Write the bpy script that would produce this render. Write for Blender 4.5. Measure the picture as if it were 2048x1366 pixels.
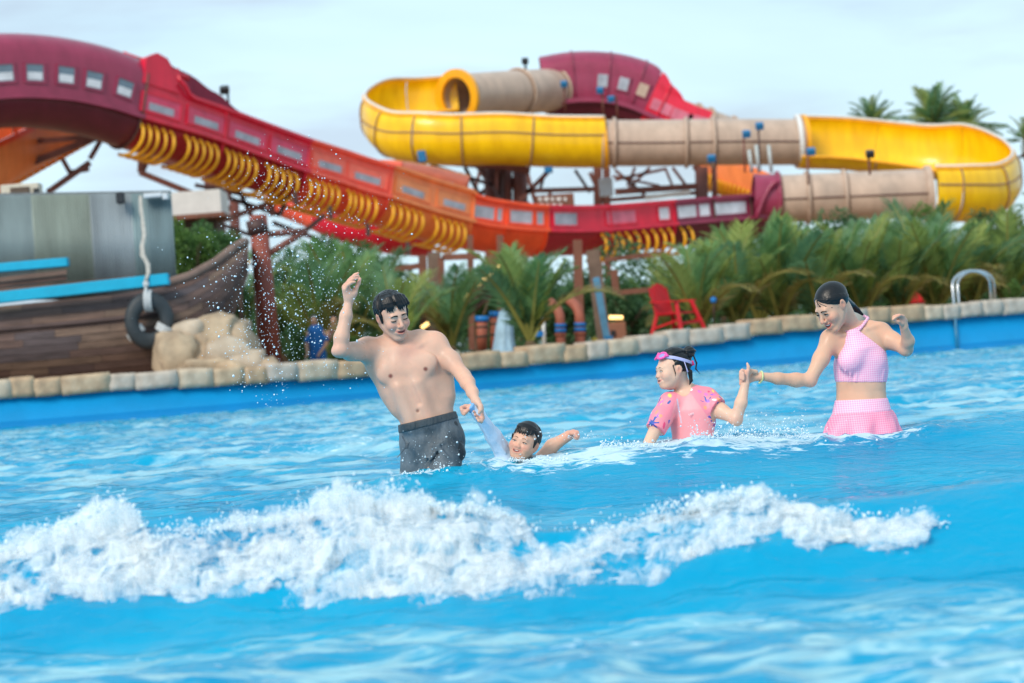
import bpy, bmesh, math, random
import numpy as np
from mathutils import Vector, Matrix, noise as mnoise

SC = bpy.context.scene
for o in list(bpy.data.objects):
    bpy.data.objects.remove(o, do_unlink=True)
COL = SC.collection

# ------------------------------------------------------------------ camera
F_PX = 5040.0                       # focal length in photograph pixels (2048 wide)
CAM_H = 0.70
ROLL = math.radians(4.4)
TILT = math.atan(32.0 / F_PX)
cam_data = bpy.data.cameras.new('camera')
cam = bpy.data.objects.new('camera', cam_data)
COL.objects.link(cam)
cam_data.sensor_width = 36.0
cam_data.lens = 36.0 * F_PX / 2048.0
cam_data.clip_start = 0.1
cam_data.clip_end = 6000.0
CAM_M = Matrix.Translation((0, 0, CAM_H)) @ Matrix.Rotation(math.pi / 2 + TILT, 4, 'X') @ Matrix.Rotation(-ROLL, 4, 'Z')
cam.matrix_world = CAM_M
cam_data.dof.use_dof = True
cam_data.dof.focus_distance = 12.0
cam_data.dof.aperture_fstop = 3.9
SC.camera = cam

# ------------------------------------------------------------------ sky
SUN_EL, SUN_AZ = math.radians(38), math.radians(212)      # azimuth clockwise from +Y: behind the camera, to its left
world = bpy.data.worlds.new('World')
SC.world = world
world.use_nodes = True
wn, wl = world.node_tree.nodes, world.node_tree.links
wn.clear()
w_out = wn.new('ShaderNodeOutputWorld')
w_bg = wn.new('ShaderNodeBackground')
w_sky = wn.new('ShaderNodeTexSky')
w_sky.sky_type = 'NISHITA'
w_sky.sun_disc = False
w_sky.sun_elevation = SUN_EL
w_sky.sun_rotation = SUN_AZ
w_sky.air_density = 1.0
w_sky.dust_density = 1.6
w_sky.ozone_density = 1.6
w_tc = wn.new('ShaderNodeTexCoord')
w_map = wn.new('ShaderNodeMapping')
w_map.inputs['Scale'].default_value = (1.0, 1.0, 4.5)
w_map.inputs['Location'].default_value = (0.37, 0.1, 0.22)
w_n1 = wn.new('ShaderNodeTexNoise')
w_n1.inputs['Scale'].default_value = 3.6
w_n1.inputs['Detail'].default_value = 7.0
w_n1.inputs['Roughness'].default_value = 0.52
w_n1.inputs['Distortion'].default_value = 0.5
w_r1 = wn.new('ShaderNodeValToRGB')
w_r1.color_ramp.elements[0].position = 0.36
w_r1.color_ramp.elements[1].position = 0.66
w_n2 = wn.new('ShaderNodeTexNoise')
w_n2.inputs['Scale'].default_value = 7.0
w_n2.inputs['Detail'].default_value = 6.0
w_r2 = wn.new('ShaderNodeValToRGB')
w_r2.color_ramp.elements[0].position = 0.46
w_r2.color_ramp.elements[1].position = 0.66
w_cloud = wn.new('ShaderNodeMix'); w_cloud.data_type = 'RGBA'      # lit cloud veil to grey cloud bellies
w_cloud.inputs[6].default_value = (6.3, 8.5, 9.7, 1)
w_cloud.inputs[7].default_value = (5.1, 6.3, 7.5, 1)
w_mix = wn.new('ShaderNodeMix'); w_mix.data_type = 'RGBA'
w_add = wn.new('ShaderNodeMath'); w_add.operation = 'MULTIPLY_ADD'
w_add.inputs[1].default_value = 0.30
w_add.inputs[2].default_value = 0.66
wl.new(w_tc.outputs['Generated'], w_map.inputs['Vector'])
wl.new(w_map.outputs[0], w_n1.inputs['Vector'])
wl.new(w_map.outputs[0], w_n2.inputs['Vector'])
wl.new(w_n1.outputs[0], w_r1.inputs[0])
wl.new(w_n2.outputs[0], w_r2.inputs[0])
wl.new(w_r2.outputs[0], w_cloud.inputs[0])
wl.new(w_r1.outputs[0], w_add.inputs[0])
wl.new(w_add.outputs[0], w_mix.inputs[0])
wl.new(w_sky.outputs[0], w_mix.inputs[6])
wl.new(w_cloud.outputs[2], w_mix.inputs[7])
wl.new(w_mix.outputs[2], w_bg.inputs['Color'])
w_bg.inputs['Strength'].default_value = 0.09
wl.new(w_bg.outputs[0], w_out.inputs['Surface'])

# ------------------------------------------------------------------ sun
sun_d = bpy.data.lights.new('sun', 'SUN')
sun_d.energy = 1.9
sun_d.angle = math.radians(20)
sun_d.color = (1.0, 0.88, 0.74)
sun = bpy.data.objects.new('sun', sun_d)
COL.objects.link(sun)
_sd = Vector((math.sin(SUN_AZ) * math.cos(SUN_EL), math.cos(SUN_AZ) * math.cos(SUN_EL), math.sin(SUN_EL)))
sun.rotation_euler = (-_sd).to_track_quat('-Z', 'Y').to_euler()
sun.location = (0, 0, 60)

# ------------------------------------------------------------------ exposure
SC.render.engine = 'CYCLES'
SC.view_settings.view_transform = 'Standard'
SC.view_settings.look = 'None'
SC.view_settings.exposure = 0.5
SC.view_settings.gamma = 1.0
SC.view_settings.use_curve_mapping = False
SC.cycles.max_bounces = 6
SC.cycles.transparent_max_bounces = 14
SC.cycles.caustics_reflective = False
SC.cycles.caustics_refractive = False
SC.cycles.use_denoising = True
SC.cycles.sample_clamp_indirect = 6.0

# ------------------------------------------------------------------ helpers
_R3 = CAM_M.to_3x3()
_CO = CAM_M.translation


def P(px, py, Y):
    """World point at depth Y that the photograph shows at pixel (px, py)."""
    d = _R3 @ Vector(((px - 1024.0) / F_PX, -(py - 683.0) / F_PX, -1.0))
    return _CO + d * (Y / d.y)


def PZ(px, py, Z):
    d = _R3 @ Vector(((px - 1024.0) / F_PX, -(py - 683.0) / F_PX, -1.0))
    return _CO + d * ((Z - CAM_H) / d.z)


def lin(c):
    def g(v):
        v /= 255.0
        return v / 12.92 if v <= 0.04045 else ((v + 0.055) / 1.055) ** 2.4
    return tuple(g(v) for v in c)


MATS = {}


def mat(name, rgb, rough=0.5, var=0.12, scale=4.0, bump=0.0, bscale=None, metallic=0.0, spec=0.5,
        coat=0.0, stretch=(1, 1, 1), rgb2=None, emit=0.0, sss=0.0, trans=0.0, ior=1.45, coords='Object'):
    if name in MATS:
        return MATS[name]
    m = bpy.data.materials.new(name)
    m.use_nodes = True
    n, l = m.node_tree.nodes, m.node_tree.links
    b = n['Principled BSDF']
    b.inputs['Roughness'].default_value = rough
    b.inputs['Metallic'].default_value = metallic
    b.inputs['Specular IOR Level'].default_value = spec
    b.inputs['Coat Weight'].default_value = coat
    b.inputs['Transmission Weight'].default_value = trans
    b.inputs['IOR'].default_value = ior
    if sss:
        b.inputs['Subsurface Weight'].default_value = sss
        b.inputs['Subsurface Radius'].default_value = (0.02, 0.008, 0.004)
    tc = n.new('ShaderNodeTexCoord')
    mp = n.new('ShaderNodeMapping')
    mp.inputs['Scale'].default_value = stretch
    l.new(tc.outputs[coords], mp.inputs[0])
    nz = n.new('ShaderNodeTexNoise')
    nz.inputs['Scale'].default_value = scale
    nz.inputs['Detail'].default_value = 6
    nz.inputs['Roughness'].default_value = 0.6
    l.new(mp.outputs[0], nz.inputs['Vector'])
    rp = n.new('ShaderNodeValToRGB')
    rp.color_ramp.elements[0].position = 0.3
    rp.color_ramp.elements[1].position = 0.7
    a = tuple(max(0, c * (1 - var)) for c in rgb)
    c2 = rgb2 if rgb2 else tuple(min(1, c * (1 + var)) for c in rgb)
    rp.color_ramp.elements[0].color = (*a, 1)
    rp.color_ramp.elements[1].color = (*c2, 1)
    l.new(nz.outputs[0], rp.inputs[0])
    l.new(rp.outputs[0], b.inputs['Base Color'])
    if emit:
        b.inputs['Emission Color'].default_value = (*rgb, 1)
        b.inputs['Emission Strength'].default_value = emit
    if bump:
        n2 = n.new('ShaderNodeTexNoise')
        n2.inputs['Scale'].default_value = bscale or scale * 6
        n2.inputs['Detail'].default_value = 5
        l.new(mp.outputs[0], n2.inputs['Vector'])
        bp = n.new('ShaderNodeBump')
        bp.inputs['Strength'].default_value = bump
        bp.inputs['Distance'].default_value = 0.02
        l.new(n2.outputs[0], bp.inputs['Height'])
        l.new(bp.outputs[0], b.inputs['Normal'])
    MATS[name] = m
    return m


def tag(o, label=None, cat=None, group=None, kind=None):
    if label: o['label'] = label
    if cat: o['category'] = cat
    if group: o['group'] = group
    if kind: o['kind'] = kind
    return o


def empty(name, loc=(0, 0, 0), label=None, cat=None, group=None, rz=0.0):
    o = bpy.data.objects.new(name, None)
    o.empty_display_size = 0.2
    COL.objects.link(o)
    o.location = loc
    o.rotation_euler = (0, 0, rz)
    return tag(o, label, cat, group)


def link(name, me, material=None, parent=None, smooth=False, world_space=True):
    """Link mesh data as one object; vertices are in world space unless world_space is False."""
    if material is not None and len(me.materials) == 0:
        me.materials.append(material)
    if smooth:
        me.polygons.foreach_set('use_smooth', [True] * len(me.polygons))
    o = bpy.data.objects.new(name, me)
    COL.objects.link(o)
    if parent is not None:
        o.parent = parent
        if world_space:
            o.matrix_parent_inverse = MW(parent).inverted()
    return o


def MW(o):
    m = o.matrix_basis.copy()
    if o.parent:
        m = MW(o.parent) @ o.matrix_parent_inverse @ m
    return m


def mesh_from(name, verts, faces):
    me = bpy.data.meshes.new(name)
    me.from_pydata([tuple(v) for v in verts], [], [tuple(f) for f in faces])
    me.update()
    return me


def np_mesh(name, V, Fq):
    """Quads (or triangles) from numpy arrays, quickly."""
    me = bpy.data.meshes.new(name)
    V = np.ascontiguousarray(V, dtype=np.float32)
    Fq = np.ascontiguousarray(Fq, dtype=np.int32)
    k = Fq.shape[1]
    me.vertices.add(len(V))
    me.vertices.foreach_set('co', V.ravel())
    me.loops.add(Fq.size)
    me.loops.foreach_set('vertex_index', Fq.ravel())
    me.polygons.add(len(Fq))
    me.polygons.foreach_set('loop_start', np.arange(0, Fq.size, k, dtype=np.int32))
    me.polygons.foreach_set('use_smooth', np.ones(len(Fq), dtype=bool))
    me.update(calc_edges=True)
    me.validate()
    return me


class MB:
    """Collects boxes, bars and tubes into one mesh."""
    def __init__(self):
        self.v, self.f = [], []

    def box(self, c, s, rot=None):
        c = Vector(c)
        i = len(self.v)
        for x in (-1, 1):
            for y in (-1, 1):
                for z in (-1, 1):
                    p = Vector((x * s[0] / 2, y * s[1] / 2, z * s[2] / 2))
                    if rot is not None: p = rot @ p
                    self.v.append(c + p)
        for f in ((0, 1, 3, 2), (4, 6, 7, 5), (0, 4, 5, 1), (2, 3, 7, 6), (0, 2, 6, 4), (1, 5, 7, 3)):
            self.f.append([i + k for k in f])
        return self

    def bar(self, a, b, w, d=None, up=(0, 0, 1)):
        a, b = Vector(a), Vector(b)
        d = d or w
        t = b - a
        L = t.length
        t.normalize()
        up = Vector(up)
        if abs(t.dot(up)) > 0.99: up = Vector((0, 1, 0))
        s = t.cross(up).normalized()
        u = s.cross(t)
        R = Matrix((t, s, u)).transposed()
        return self.box((a + b) / 2, (L, w, d), R)

    def tube(self, pts, r, seg=10, cap=True, closed=False):
        pts = [Vector(p) for p in pts]
        n = len(pts)
        rs = r if isinstance(r, (list, tuple)) else [r] * n
        base = len(self.v)
        prev = None
        for i, p in enumerate(pts):
            if closed:
                t = (pts[(i + 1) % n] - pts[i - 1]).normalized()
            else:
                t = (pts[min(i + 1, n - 1)] - pts[max(i - 1, 0)]).normalized()
            if prev is None:
                ref = Vector((0, 0, 1)) if abs(t.z) < 0.9 else Vector((1, 0, 0))
                s = t.cross(ref).normalized()
            else:
                s = (prev - t * prev.dot(t)).normalized()
            prev = s
            u = s.cross(t)
            for k in range(seg):
                a = 2 * math.pi * k / seg
                self.v.append(p + (s * math.cos(a) + u * math.sin(a)) * rs[i])
        m = n if closed else n - 1
        for i in range(m):
            j = (i + 1) % n
            for k in range(seg):
                k2 = (k + 1) % seg
                self.f.append([base + i * seg + k, base + i * seg + k2, base + j * seg + k2, base + j * seg + k])
        if cap and not closed:
            self.f.append([base + k for k in range(seg)][::-1])
            self.f.append([base + (n - 1) * seg + k for k in range(seg)])
        return self

    def poly(self, pts):
        i = len(self.v)
        self.v += [Vector(p) for p in pts]
        self.f.append(list(range(i, i + len(pts))))
        return self

    def prism(self, pts, off):
        """A polygon extruded by the vector off."""
        i = len(self.v)
        n = len(pts)
        off = Vector(off)
        self.v += [Vector(p) for p in pts] + [Vector(p) + off for p in pts]
        self.f.append([i + k for k in range(n)][::-1])
        self.f.append([i + n + k for k in range(n)])
        for k in range(n):
            k2 = (k + 1) % n
            self.f.append([i + k, i + k2, i + n + k2, i + n + k])
        return self

    def mesh(self, name='mesh'):
        return mesh_from(name, self.v, self.f)

    def build(self, name, material, parent=None, smooth=False, bevel=0.0):
        me = self.mesh(name)
        bm = bmesh.new()
        bm.from_mesh(me)
        bmesh.ops.recalc_face_normals(bm, faces=bm.faces)
        if bevel:
            bmesh.ops.bevel(bm, geom=list(bm.edges), offset=bevel, segments=1, affect='EDGES', profile=0.5)
        bm.to_mesh(me)
        bm.free()
        return link(name, me, material, parent, smooth)


def smooth_path(pts, n):
    """Catmull-Rom through the points, n samples per span."""
    pts = [Vector(p) for p in pts]
    out = []
    for i in range(len(pts) - 1):
        p0 = pts[max(i - 1, 0)]; p1 = pts[i]; p2 = pts[i + 1]; p3 = pts[min(i + 2, len(pts) - 1)]
        for k in range(n):
            t = k / n
            out.append(0.5 * ((2 * p1) + (p2 - p0) * t + (2 * p0 - 5 * p1 + 4 * p2 - p3) * t * t + (3 * p1 - p0 - 3 * p2 + p3) * t ** 3))
    out.append(pts[-1])
    return out

# ------------------------------------------------------------------ vector noise
_rng = np.random.RandomState(7)
_PERM = np.concatenate([_rng.permutation(256)] * 3).astype(np.int32)
_G3 = _rng.normal(size=(256, 3)).astype(np.float32)
_G3 /= np.linalg.norm(_G3, axis=1, keepdims=True)


def pn(x, y, z=0.0):
    """Gradient noise on numpy arrays, about -0.7..0.7."""
    x = np.asarray(x, dtype=np.float32); y = np.asarray(y, dtype=np.float32)
    z = np.zeros_like(x) + np.float32(z) if np.isscalar(z) else np.asarray(z, dtype=np.float32)
    xi, yi, zi = np.floor(x), np.floor(y), np.floor(z)
    xf, yf, zf = x - xi, y - yi, z - zi
    xi = xi.astype(np.int32) & 255; yi = yi.astype(np.int32) & 255; zi = zi.astype(np.int32) & 255
    u = xf ** 3 * (xf * (xf * 6 - 15) + 10)
    v = yf ** 3 * (yf * (yf * 6 - 15) + 10)
    w = zf ** 3 * (zf * (zf * 6 - 15) + 10)
    r = 0
    for dx in (0, 1):
        for dy in (0, 1):
            for dz in (0, 1):
                g = _G3[_PERM[_PERM[_PERM[xi + dx] + yi + dy] + zi + dz]]
                d = g[..., 0] * (xf - dx) + g[..., 1] * (yf - dy) + g[..., 2] * (zf - dz)
                r = r + d * (u if dx else 1 - u) * (v if dy else 1 - v) * (w if dz else 1 - w)
    return r


def fbm(x, y, z=0.0, o=4, g=0.5):
    a, s, t = 1.0, 1.0, 0
    for i in range(o):
        t = t + a * pn(x * s + 11.3 * i, y * s + 5.7 * i, z * s if not np.isscalar(z) else z + i * 3.1)
        a *= g; s *= 2.03
    return t


def sst(a, b, x):
    t = np.clip((x - a) / (b - a), 0, 1)
    return t * t * (3 - 2 * t)


# ------------------------------------------------------------------ water surface
def crest_y(x):
    return 7.35 - 0.10 * np.sin(x * 1.7 + 0.6) - 0.22 * sst(0.7, 1.9, x)


CRX = [-9.0, -4.0, -2.2, -1.5, -1.15, -0.85, -0.45, -0.2, 0.05, 0.3, 0.6, 0.9, 1.2, 1.6, 2.4, 5.0, 9.0]
CRH = [0.10, 0.14, 0.20, 0.22, 0.275, 0.225, 0.285, 0.245, 0.175, 0.165, 0.205, 0.205, 0.225, 0.245, 0.22, 0.16, 0.10]


def crest_h(x):
    return np.interp(x, CRX, CRH).astype(np.float32)


def water_h(x, y, chop=True):
    x = np.asarray(x, dtype=np.float32); y = np.asarray(y, dtype=np.float32)
    near = sst(6.2, 5.2, y)
    h = 0.035 * near
    # breaking wave
    d = y - crest_y(x)
    wf = 0.42 + 0.04 * sst(0.6, 1.6, x)
    prof = np.where(d < 0, np.exp(-(d / wf) ** 2 * 1.25), 1.0 / (1.0 + (d / 0.75) ** 2))
    h = h + crest_h(x) * prof
    # swell the bathers stand in
    yc = 12.0 + 0.14 * x
    d2 = y - yc
    prof2 = np.where(d2 < 0, np.exp(-(np.abs(d2) / 1.0) ** 2.4), np.exp(-(d2 / 1.9) ** 2))
    a2 = np.interp(x, [-9, -1.8, -1.0, -0.45, 0.05, 0.45, 0.85, 1.25, 1.7, 2.4, 9], [0.06, 0.08, 0.12, 0.165, 0.195, 0.225, 0.232, 0.205, 0.180, 0.21, 0.2]).astype(np.float32)
    h = h + a2 * prof2
    # a low swell further out
    h = h + 0.07 * np.exp(-((y - 24 - 0.3 * x) / 3.0) ** 2) + 0.06 * np.exp(-((y - 37 + 0.3 * x) / 4.0) ** 2)
    if not chop: return h
    # chop
    face = np.exp(-((y - crest_y(x) + 0.25) / 0.38) ** 2) * sst(0.75, 1.2, x)       # the glassy unbroken face
    calm = 1 - 0.93 * face
    fs = np.exp(-((d2 + 0.75) / 0.65) ** 2) * sst(-0.6, 0.5, x)                      # the smooth front of the swell
    calm = calm * (1 - 0.72 * fs)
    far = sst(13, 28, y)
    wx = x + 0.35 * pn(x * 0.6, y * 0.6, 2.0); wy = y + 0.35 * pn(x * 0.6, y * 0.6, 5.0)
    big = 1 - np.abs(fbm(wx * 0.75 + 0.18 * wy, wy * 1.05, 1.0, 3) * 1.6)
    c = (0.050 + 0.150 * far) * (big - 0.6)
    c = c + (0.032 - 0.004 * far) * (1 - np.abs(fbm(wx * 1.7, wy * 2.6, 4.0, 3) * 1.7) - 0.6)
    c = c + (0.014 - 0.006 * far) * fbm(wx * 4.2, wy * 6.0, 9.0, 2)
    c = c + 0.0030 * (1 - far) * fbm(x * 13, y * 16, 3.0, 2)
    # churned water along the swell's crest and round the bathers
    turb = np.exp(-((d2 + 0.30) / 0.30) ** 2) * sst(-0.7, 0.0, x) * (0.5 + 0.9 * np.clip(fbm(x * 1.5, y * 1.2, 6.0, 2) + 0.3, 0, 1))
    turb = turb + 0.8 * np.exp(-(((x + 0.38) / 0.35) ** 2 + ((y - 11.8) / 0.35) ** 2))
    c = c + 0.030 * turb * (1 - 2.2 * np.abs(fbm(x * 6.0, y * 5.0, 2.5, 4))) + 0.012 * turb * fbm(x * 22, y * 16, 1.5, 2)
    h = h + c * np.maximum(calm, np.minimum(turb, 1)) * (1 + 0.35 * near)
    return h


ny, nx = 880, 560
yy = 3.4 * np.exp(np.linspace(0, math.log(72 / 3.4), ny))
# finer rows through the breaking wave
uu = np.linspace(-1, 1, nx)
Yg = np.repeat(yy[:, None], nx, 1)
Xg = uu[None, :] * (0.27 * Yg + 0.9)
Zg = water_h(Xg, Yg)
Vw = np.stack([Xg, Yg, Zg], -1).reshape(-1, 3)
ii = np.arange((ny - 1) * (nx - 1))
r_, c_ = ii // (nx - 1), ii % (nx - 1)
q0 = r_ * nx + c_
Fw = np.stack([q0, q0 + 1, q0 + nx + 1, q0 + nx], 1)
me_w = np_mesh('water', Vw, Fw)

# where foam lies on the water: in front of the breaker, round the bathers, behind the crest
fo = np.zeros_like(Zg)
d = Yg - crest_y(Xg)
fo += 0.50 * sst(-0.62, -1.0, d) * (0.75 + 0.5 * fbm(Xg * 0.7, Yg * 0.9, 3.3, 2))
fo += 0.35 * np.exp(-((d - 0.5) / 0.7) ** 2) * sst(0.9, 0.3, Xg)
for (bx, by, br, ba) in ((-0.36, 11.8, 0.28, 0.5), (0.07, 11.65, 0.35, 0.36), (0.30, 11.75, 0.3, 0.3), (0.80, 11.75, 0.35, 0.3),
                         (1.16, 11.85, 0.35, 0.55), (1.60, 12.0, 0.4, 0.3), (0.5, 11.8, 0.4, 0.3)):
    fo += ba * np.exp(-(((Xg - bx) / br) ** 2 + ((Yg - by) / 0.42) ** 2))
crest2 = np.exp(-((Yg - (12.0 + 0.14 * Xg) + 0.35) / 0.26) ** 2) * sst(-0.4, 0.2, Xg)
for (bx, by, rx, ry) in ((-0.43, 11.95, 0.19, 0.22), (1.65, 12.12, 0.24, 0.24), (0.82, 12.0, 0.15, 0.16), (0.03, 11.82, 0.13, 0.16), (0.26, 11.95, 0.10, 0.14)):
    rr0 = np.sqrt(((Xg - bx) / rx) ** 2 + ((Yg - by) / ry) ** 2)
    fo += 0.55 * np.exp(-((rr0 - 1.0) / 0.35) ** 2)
fo += 0.34 * crest2 * (0.6 + 0.8 * fbm(Xg * 1.6, Yg * 1.6, 8.0, 2))
fo += 0.46 * sst(12.5, 18, Yg) * (0.6 + 1.1 * fbm(Xg * 0.35, Yg * 0.22, 2.2, 3))  # pale far streaks: part froth, part sky reflection put in as colour
at = me_w.attributes.new('foam', 'FLOAT', 'POINT')
at.data.foreach_set('value', np.clip(fo, 0, 1.2).astype(np.float32).ravel())

sa = me_w.attributes.new('soft', 'FLOAT', 'POINT')
sa.data.foreach_set('value', np.clip(sst(-0.60, -1.05, d), 0, 1).astype(np.float32).ravel())
ff_ = sst(12.8, 17, Yg) * np.clip(0.75 + 0.9 * fbm(Xg * 0.16, Yg * 0.10, 6.2, 2), 0, 1) + 0.45 * np.exp(-((Yg - 9.6) / 1.0) ** 2) * sst(0.6, -0.4, Xg)
fa2 = me_w.attributes.new('farf', 'FLOAT', 'POINT'); fa2.data.foreach_set('value', np.clip(ff_, 0, 1).astype(np.float32).ravel())
m = bpy.data.materials.new('pool_water')
m.use_nodes = True
n, l = m.node_tree.nodes, m.node_tree.links
b = n['Principled BSDF']
geo = n.new('ShaderNodeNewGeometry')
mp = n.new('ShaderNodeMapping'); mp.inputs['Scale'].default_value = (1.0, 1.5, 1.0)
l.new(geo.outputs['Position'], mp.inputs[0])
nb1 = n.new('ShaderNodeTexNoise'); nb1.inputs['Scale'].default_value = 9; nb1.inputs['Detail'].default_value = 4; nb1.inputs['Distortion'].default_value = 0.6
nb2 = n.new('ShaderNodeTexNoise'); nb2.inputs['Scale'].default_value = 32; nb2.inputs['Detail'].default_value = 3
l.new(mp.outputs[0], nb1.inputs[0]); l.new(mp.outputs[0], nb2.inputs[0])
bp1 = n.new('ShaderNodeBump'); bp1.inputs['Strength'].default_value = 0.42; bp1.inputs['Distance'].default_value = 0.03
bp2 = n.new('ShaderNodeBump'); bp2.inputs['Strength'].default_value = 0.18; bp2.inputs['Distance'].default_value = 0.01
l.new(nb1.outputs[0], bp1.inputs['Height']); l.new(nb2.outputs[0], bp2.inputs['Height'])
l.new(bp1.outputs[0], bp2.inputs['Normal'])
# slow variation of the pool's blue
nc = n.new('ShaderNodeTexNoise'); nc.inputs['Scale'].default_value = 0.7; nc.inputs['Detail'].default_value = 3
l.new(mp.outputs[0], nc.inputs[0])
rc = n.new('ShaderNodeValToRGB')
rc.color_ramp.elements[0].position = 0.35; rc.color_ramp.elements[0].color = (0.000, 0.305, 0.565, 1)
rc.color_ramp.elements[1].position = 0.68; rc.color_ramp.elements[1].color = (0.000, 0.405, 0.66, 1)
l.new(nc.outputs[0], rc.inputs[0])
# foam: attribute against a lacy noise
fa = n.new('ShaderNodeAttribute'); fa.attribute_name = 'foam'
nf = n.new('ShaderNodeTexNoise'); nf.inputs['Scale'].default_value = 11; nf.inputs['Detail'].default_value = 9; nf.inputs['Roughness'].default_value = 0.62; nf.inputs['Distortion'].default_value = 1.2
mpf = n.new('ShaderNodeMapping'); mpf.inputs['Scale'].default_value = (0.75, 1.25, 1.0)
l.new(geo.outputs['Position'], mpf.inputs[0]); l.new(mpf.outputs[0], nf.inputs[0])
ma = n.new('ShaderNodeMath'); ma.operation = 'MULTIPLY_ADD'; ma.inputs[1].default_value = 0.42; ma.inputs[2].default_value = -0.27
l.new(fa.outputs['Fac'], ma.inputs[0])
ad = n.new('ShaderNodeMath'); ad.operation = 'ADD'
l.new(ma.outputs[0], ad.inputs[0]); l.new(nf.outputs[0], ad.inputs[1])
rf = n.new('ShaderNodeValToRGB')
rf.color_ramp.elements[0].position = 0.50; rf.color_ramp.elements[1].position = 0.62
l.new(ad.outputs[0], rf.inputs[0])
b.inputs['Specular IOR Level'].default_value = 0.0
b.inputs['Roughness'].default_value = 0.7
l.new(rc.outputs[0], b.inputs['Base Color'])
l.new(bp2.outputs[0], b.inputs['Normal'])
gl = n.new('ShaderNodeBsdfGlossy'); gl.inputs['Roughness'].default_value = 0.06
l.new(bp2.outputs[0], gl.inputs['Normal'])
frn = n.new('ShaderNodeFresnel'); frn.inputs['IOR'].default_value = 1.33
l.new(bp2.outputs[0], frn.inputs['Normal'])
cap = n.new('ShaderNodeMath'); cap.operation = 'MULTIPLY'; cap.inputs[1].default_value = 0.52      # a polariser takes part of the glare
l.new(frn.outputs[0], cap.inputs[0])
ms1 = n.new('ShaderNodeMixShader'); l.new(cap.outputs[0], ms1.inputs[0]); l.new(b.outputs[0], ms1.inputs[1]); l.new(gl.outputs[0], ms1.inputs[2])
# thin aerated froth that pales the run-out in front of the wave
sat = n.new('ShaderNodeAttribute'); sat.attribute_name = 'soft'
ns = n.new('ShaderNodeTexNoise'); ns.inputs['Scale'].default_value = 6.0; ns.inputs['Detail'].default_value = 7; ns.inputs['Roughness'].default_value = 0.6; ns.inputs['Distortion'].default_value = 0.8
mps = n.new('ShaderNodeMapping'); mps.inputs['Scale'].default_value = (0.7, 1.5, 1.0)
l.new(geo.outputs['Position'], mps.inputs[0]); l.new(mps.outputs[0], ns.inputs[0])
rs_ = n.new('ShaderNodeMapRange'); rs_.interpolation_type = 'SMOOTHSTEP'; rs_.inputs['From Min'].default_value = 0.40; rs_.inputs['From Max'].default_value = 0.66; rs_.inputs['To Max'].default_value = 0.9
l.new(ns.outputs[0], rs_.inputs[0])
sm_ = n.new('ShaderNodeMath'); sm_.operation = 'MULTIPLY'; l.new(rs_.outputs[0], sm_.inputs[0]); l.new(sat.outputs['Fac'], sm_.inputs[1])
mxs = n.new('ShaderNodeMix'); mxs.data_type = 'RGBA'; l.new(sm_.outputs[0], mxs.inputs[0]); l.new(rc.outputs[0], mxs.inputs[6]); mxs.inputs[7].default_value = (0.42, 0.72, 0.78, 1)
# pale streaks across the middle of the pool: aerated froth plus painted sky reflections
fat = n.new('ShaderNodeAttribute'); fat.attribute_name = 'farf'
nfs = n.new('ShaderNodeTexNoise'); nfs.inputs['Scale'].default_value = 1.5; nfs.inputs['Detail'].default_value = 6; nfs.inputs['Roughness'].default_value = 0.58; nfs.inputs['Distortion'].default_value = 0.7
mpq = n.new('ShaderNodeMapping'); mpq.inputs['Scale'].default_value = (0.75, 1.0, 1.0); mpq.inputs['Rotation'].default_value = (0, 0, 0.15)
l.new(geo.outputs['Position'], mpq.inputs[0]); l.new(mpq.outputs[0], nfs.inputs[0])
rq = n.new('ShaderNodeMapRange'); rq.interpolation_type = 'SMOOTHSTEP'; rq.inputs['From Min'].default_value = 0.44; rq.inputs['From Max'].default_value = 0.60; rq.inputs['To Max'].default_value = 0.85
l.new(nfs.outputs[0], rq.inputs[0])
qm = n.new('ShaderNodeMath'); qm.operation = 'MULTIPLY'; l.new(rq.outputs[0], qm.inputs[0]); l.new(fat.outputs['Fac'], qm.inputs[1])
mxq = n.new('ShaderNodeMix'); mxq.data_type = 'RGBA'; l.new(qm.outputs[0], mxq.inputs[0]); l.new(mxs.outputs[2], mxq.inputs[6]); mxq.inputs[7].default_value = (0.42, 0.74, 0.84, 1)
l.new(mxq.outputs[2], b.inputs['Base Color'])
fd = n.new('ShaderNodeBsdfDiffuse'); fd.inputs['Color'].default_value = (0.62, 0.80, 0.88, 1)
l.new(bp1.outputs[0], fd.inputs['Normal'])
mf = n.new('ShaderNodeMath'); mf.operation = 'MULTIPLY'; mf.inputs[1].default_value = 0.85
l.new(rf.outputs[0], mf.inputs[0])
tpn = n.new('ShaderNodeBsdfTransparent'); tpn.inputs['Color'].default_value = (0.55, 0.88, 0.97, 1)      # a little of what lies below shows through
msb = n.new('ShaderNodeMixShader'); msb.inputs[0].default_value = 0.16; l.new(b.outputs[0], msb.inputs[1]); l.new(tpn.outputs[0], msb.inputs[2])
l.new(msb.outputs[0], ms1.inputs[1])
ms2 = n.new('ShaderNodeMixShader'); l.new(mf.outputs[0], ms2.inputs[0]); l.new(ms1.outputs[0], ms2.inputs[1]); l.new(fd.outputs[0], ms2.inputs[2])
wo = [q for q in n if q.type == 'OUTPUT_MATERIAL'][0]
l.new(ms2.outputs[0], wo.inputs['Surface'])
WATER_MAT = m
water = link('water', me_w, m, None, True)
tag(water, 'bright blue wave pool water with a breaking wave', 'water', kind='structure')

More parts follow.
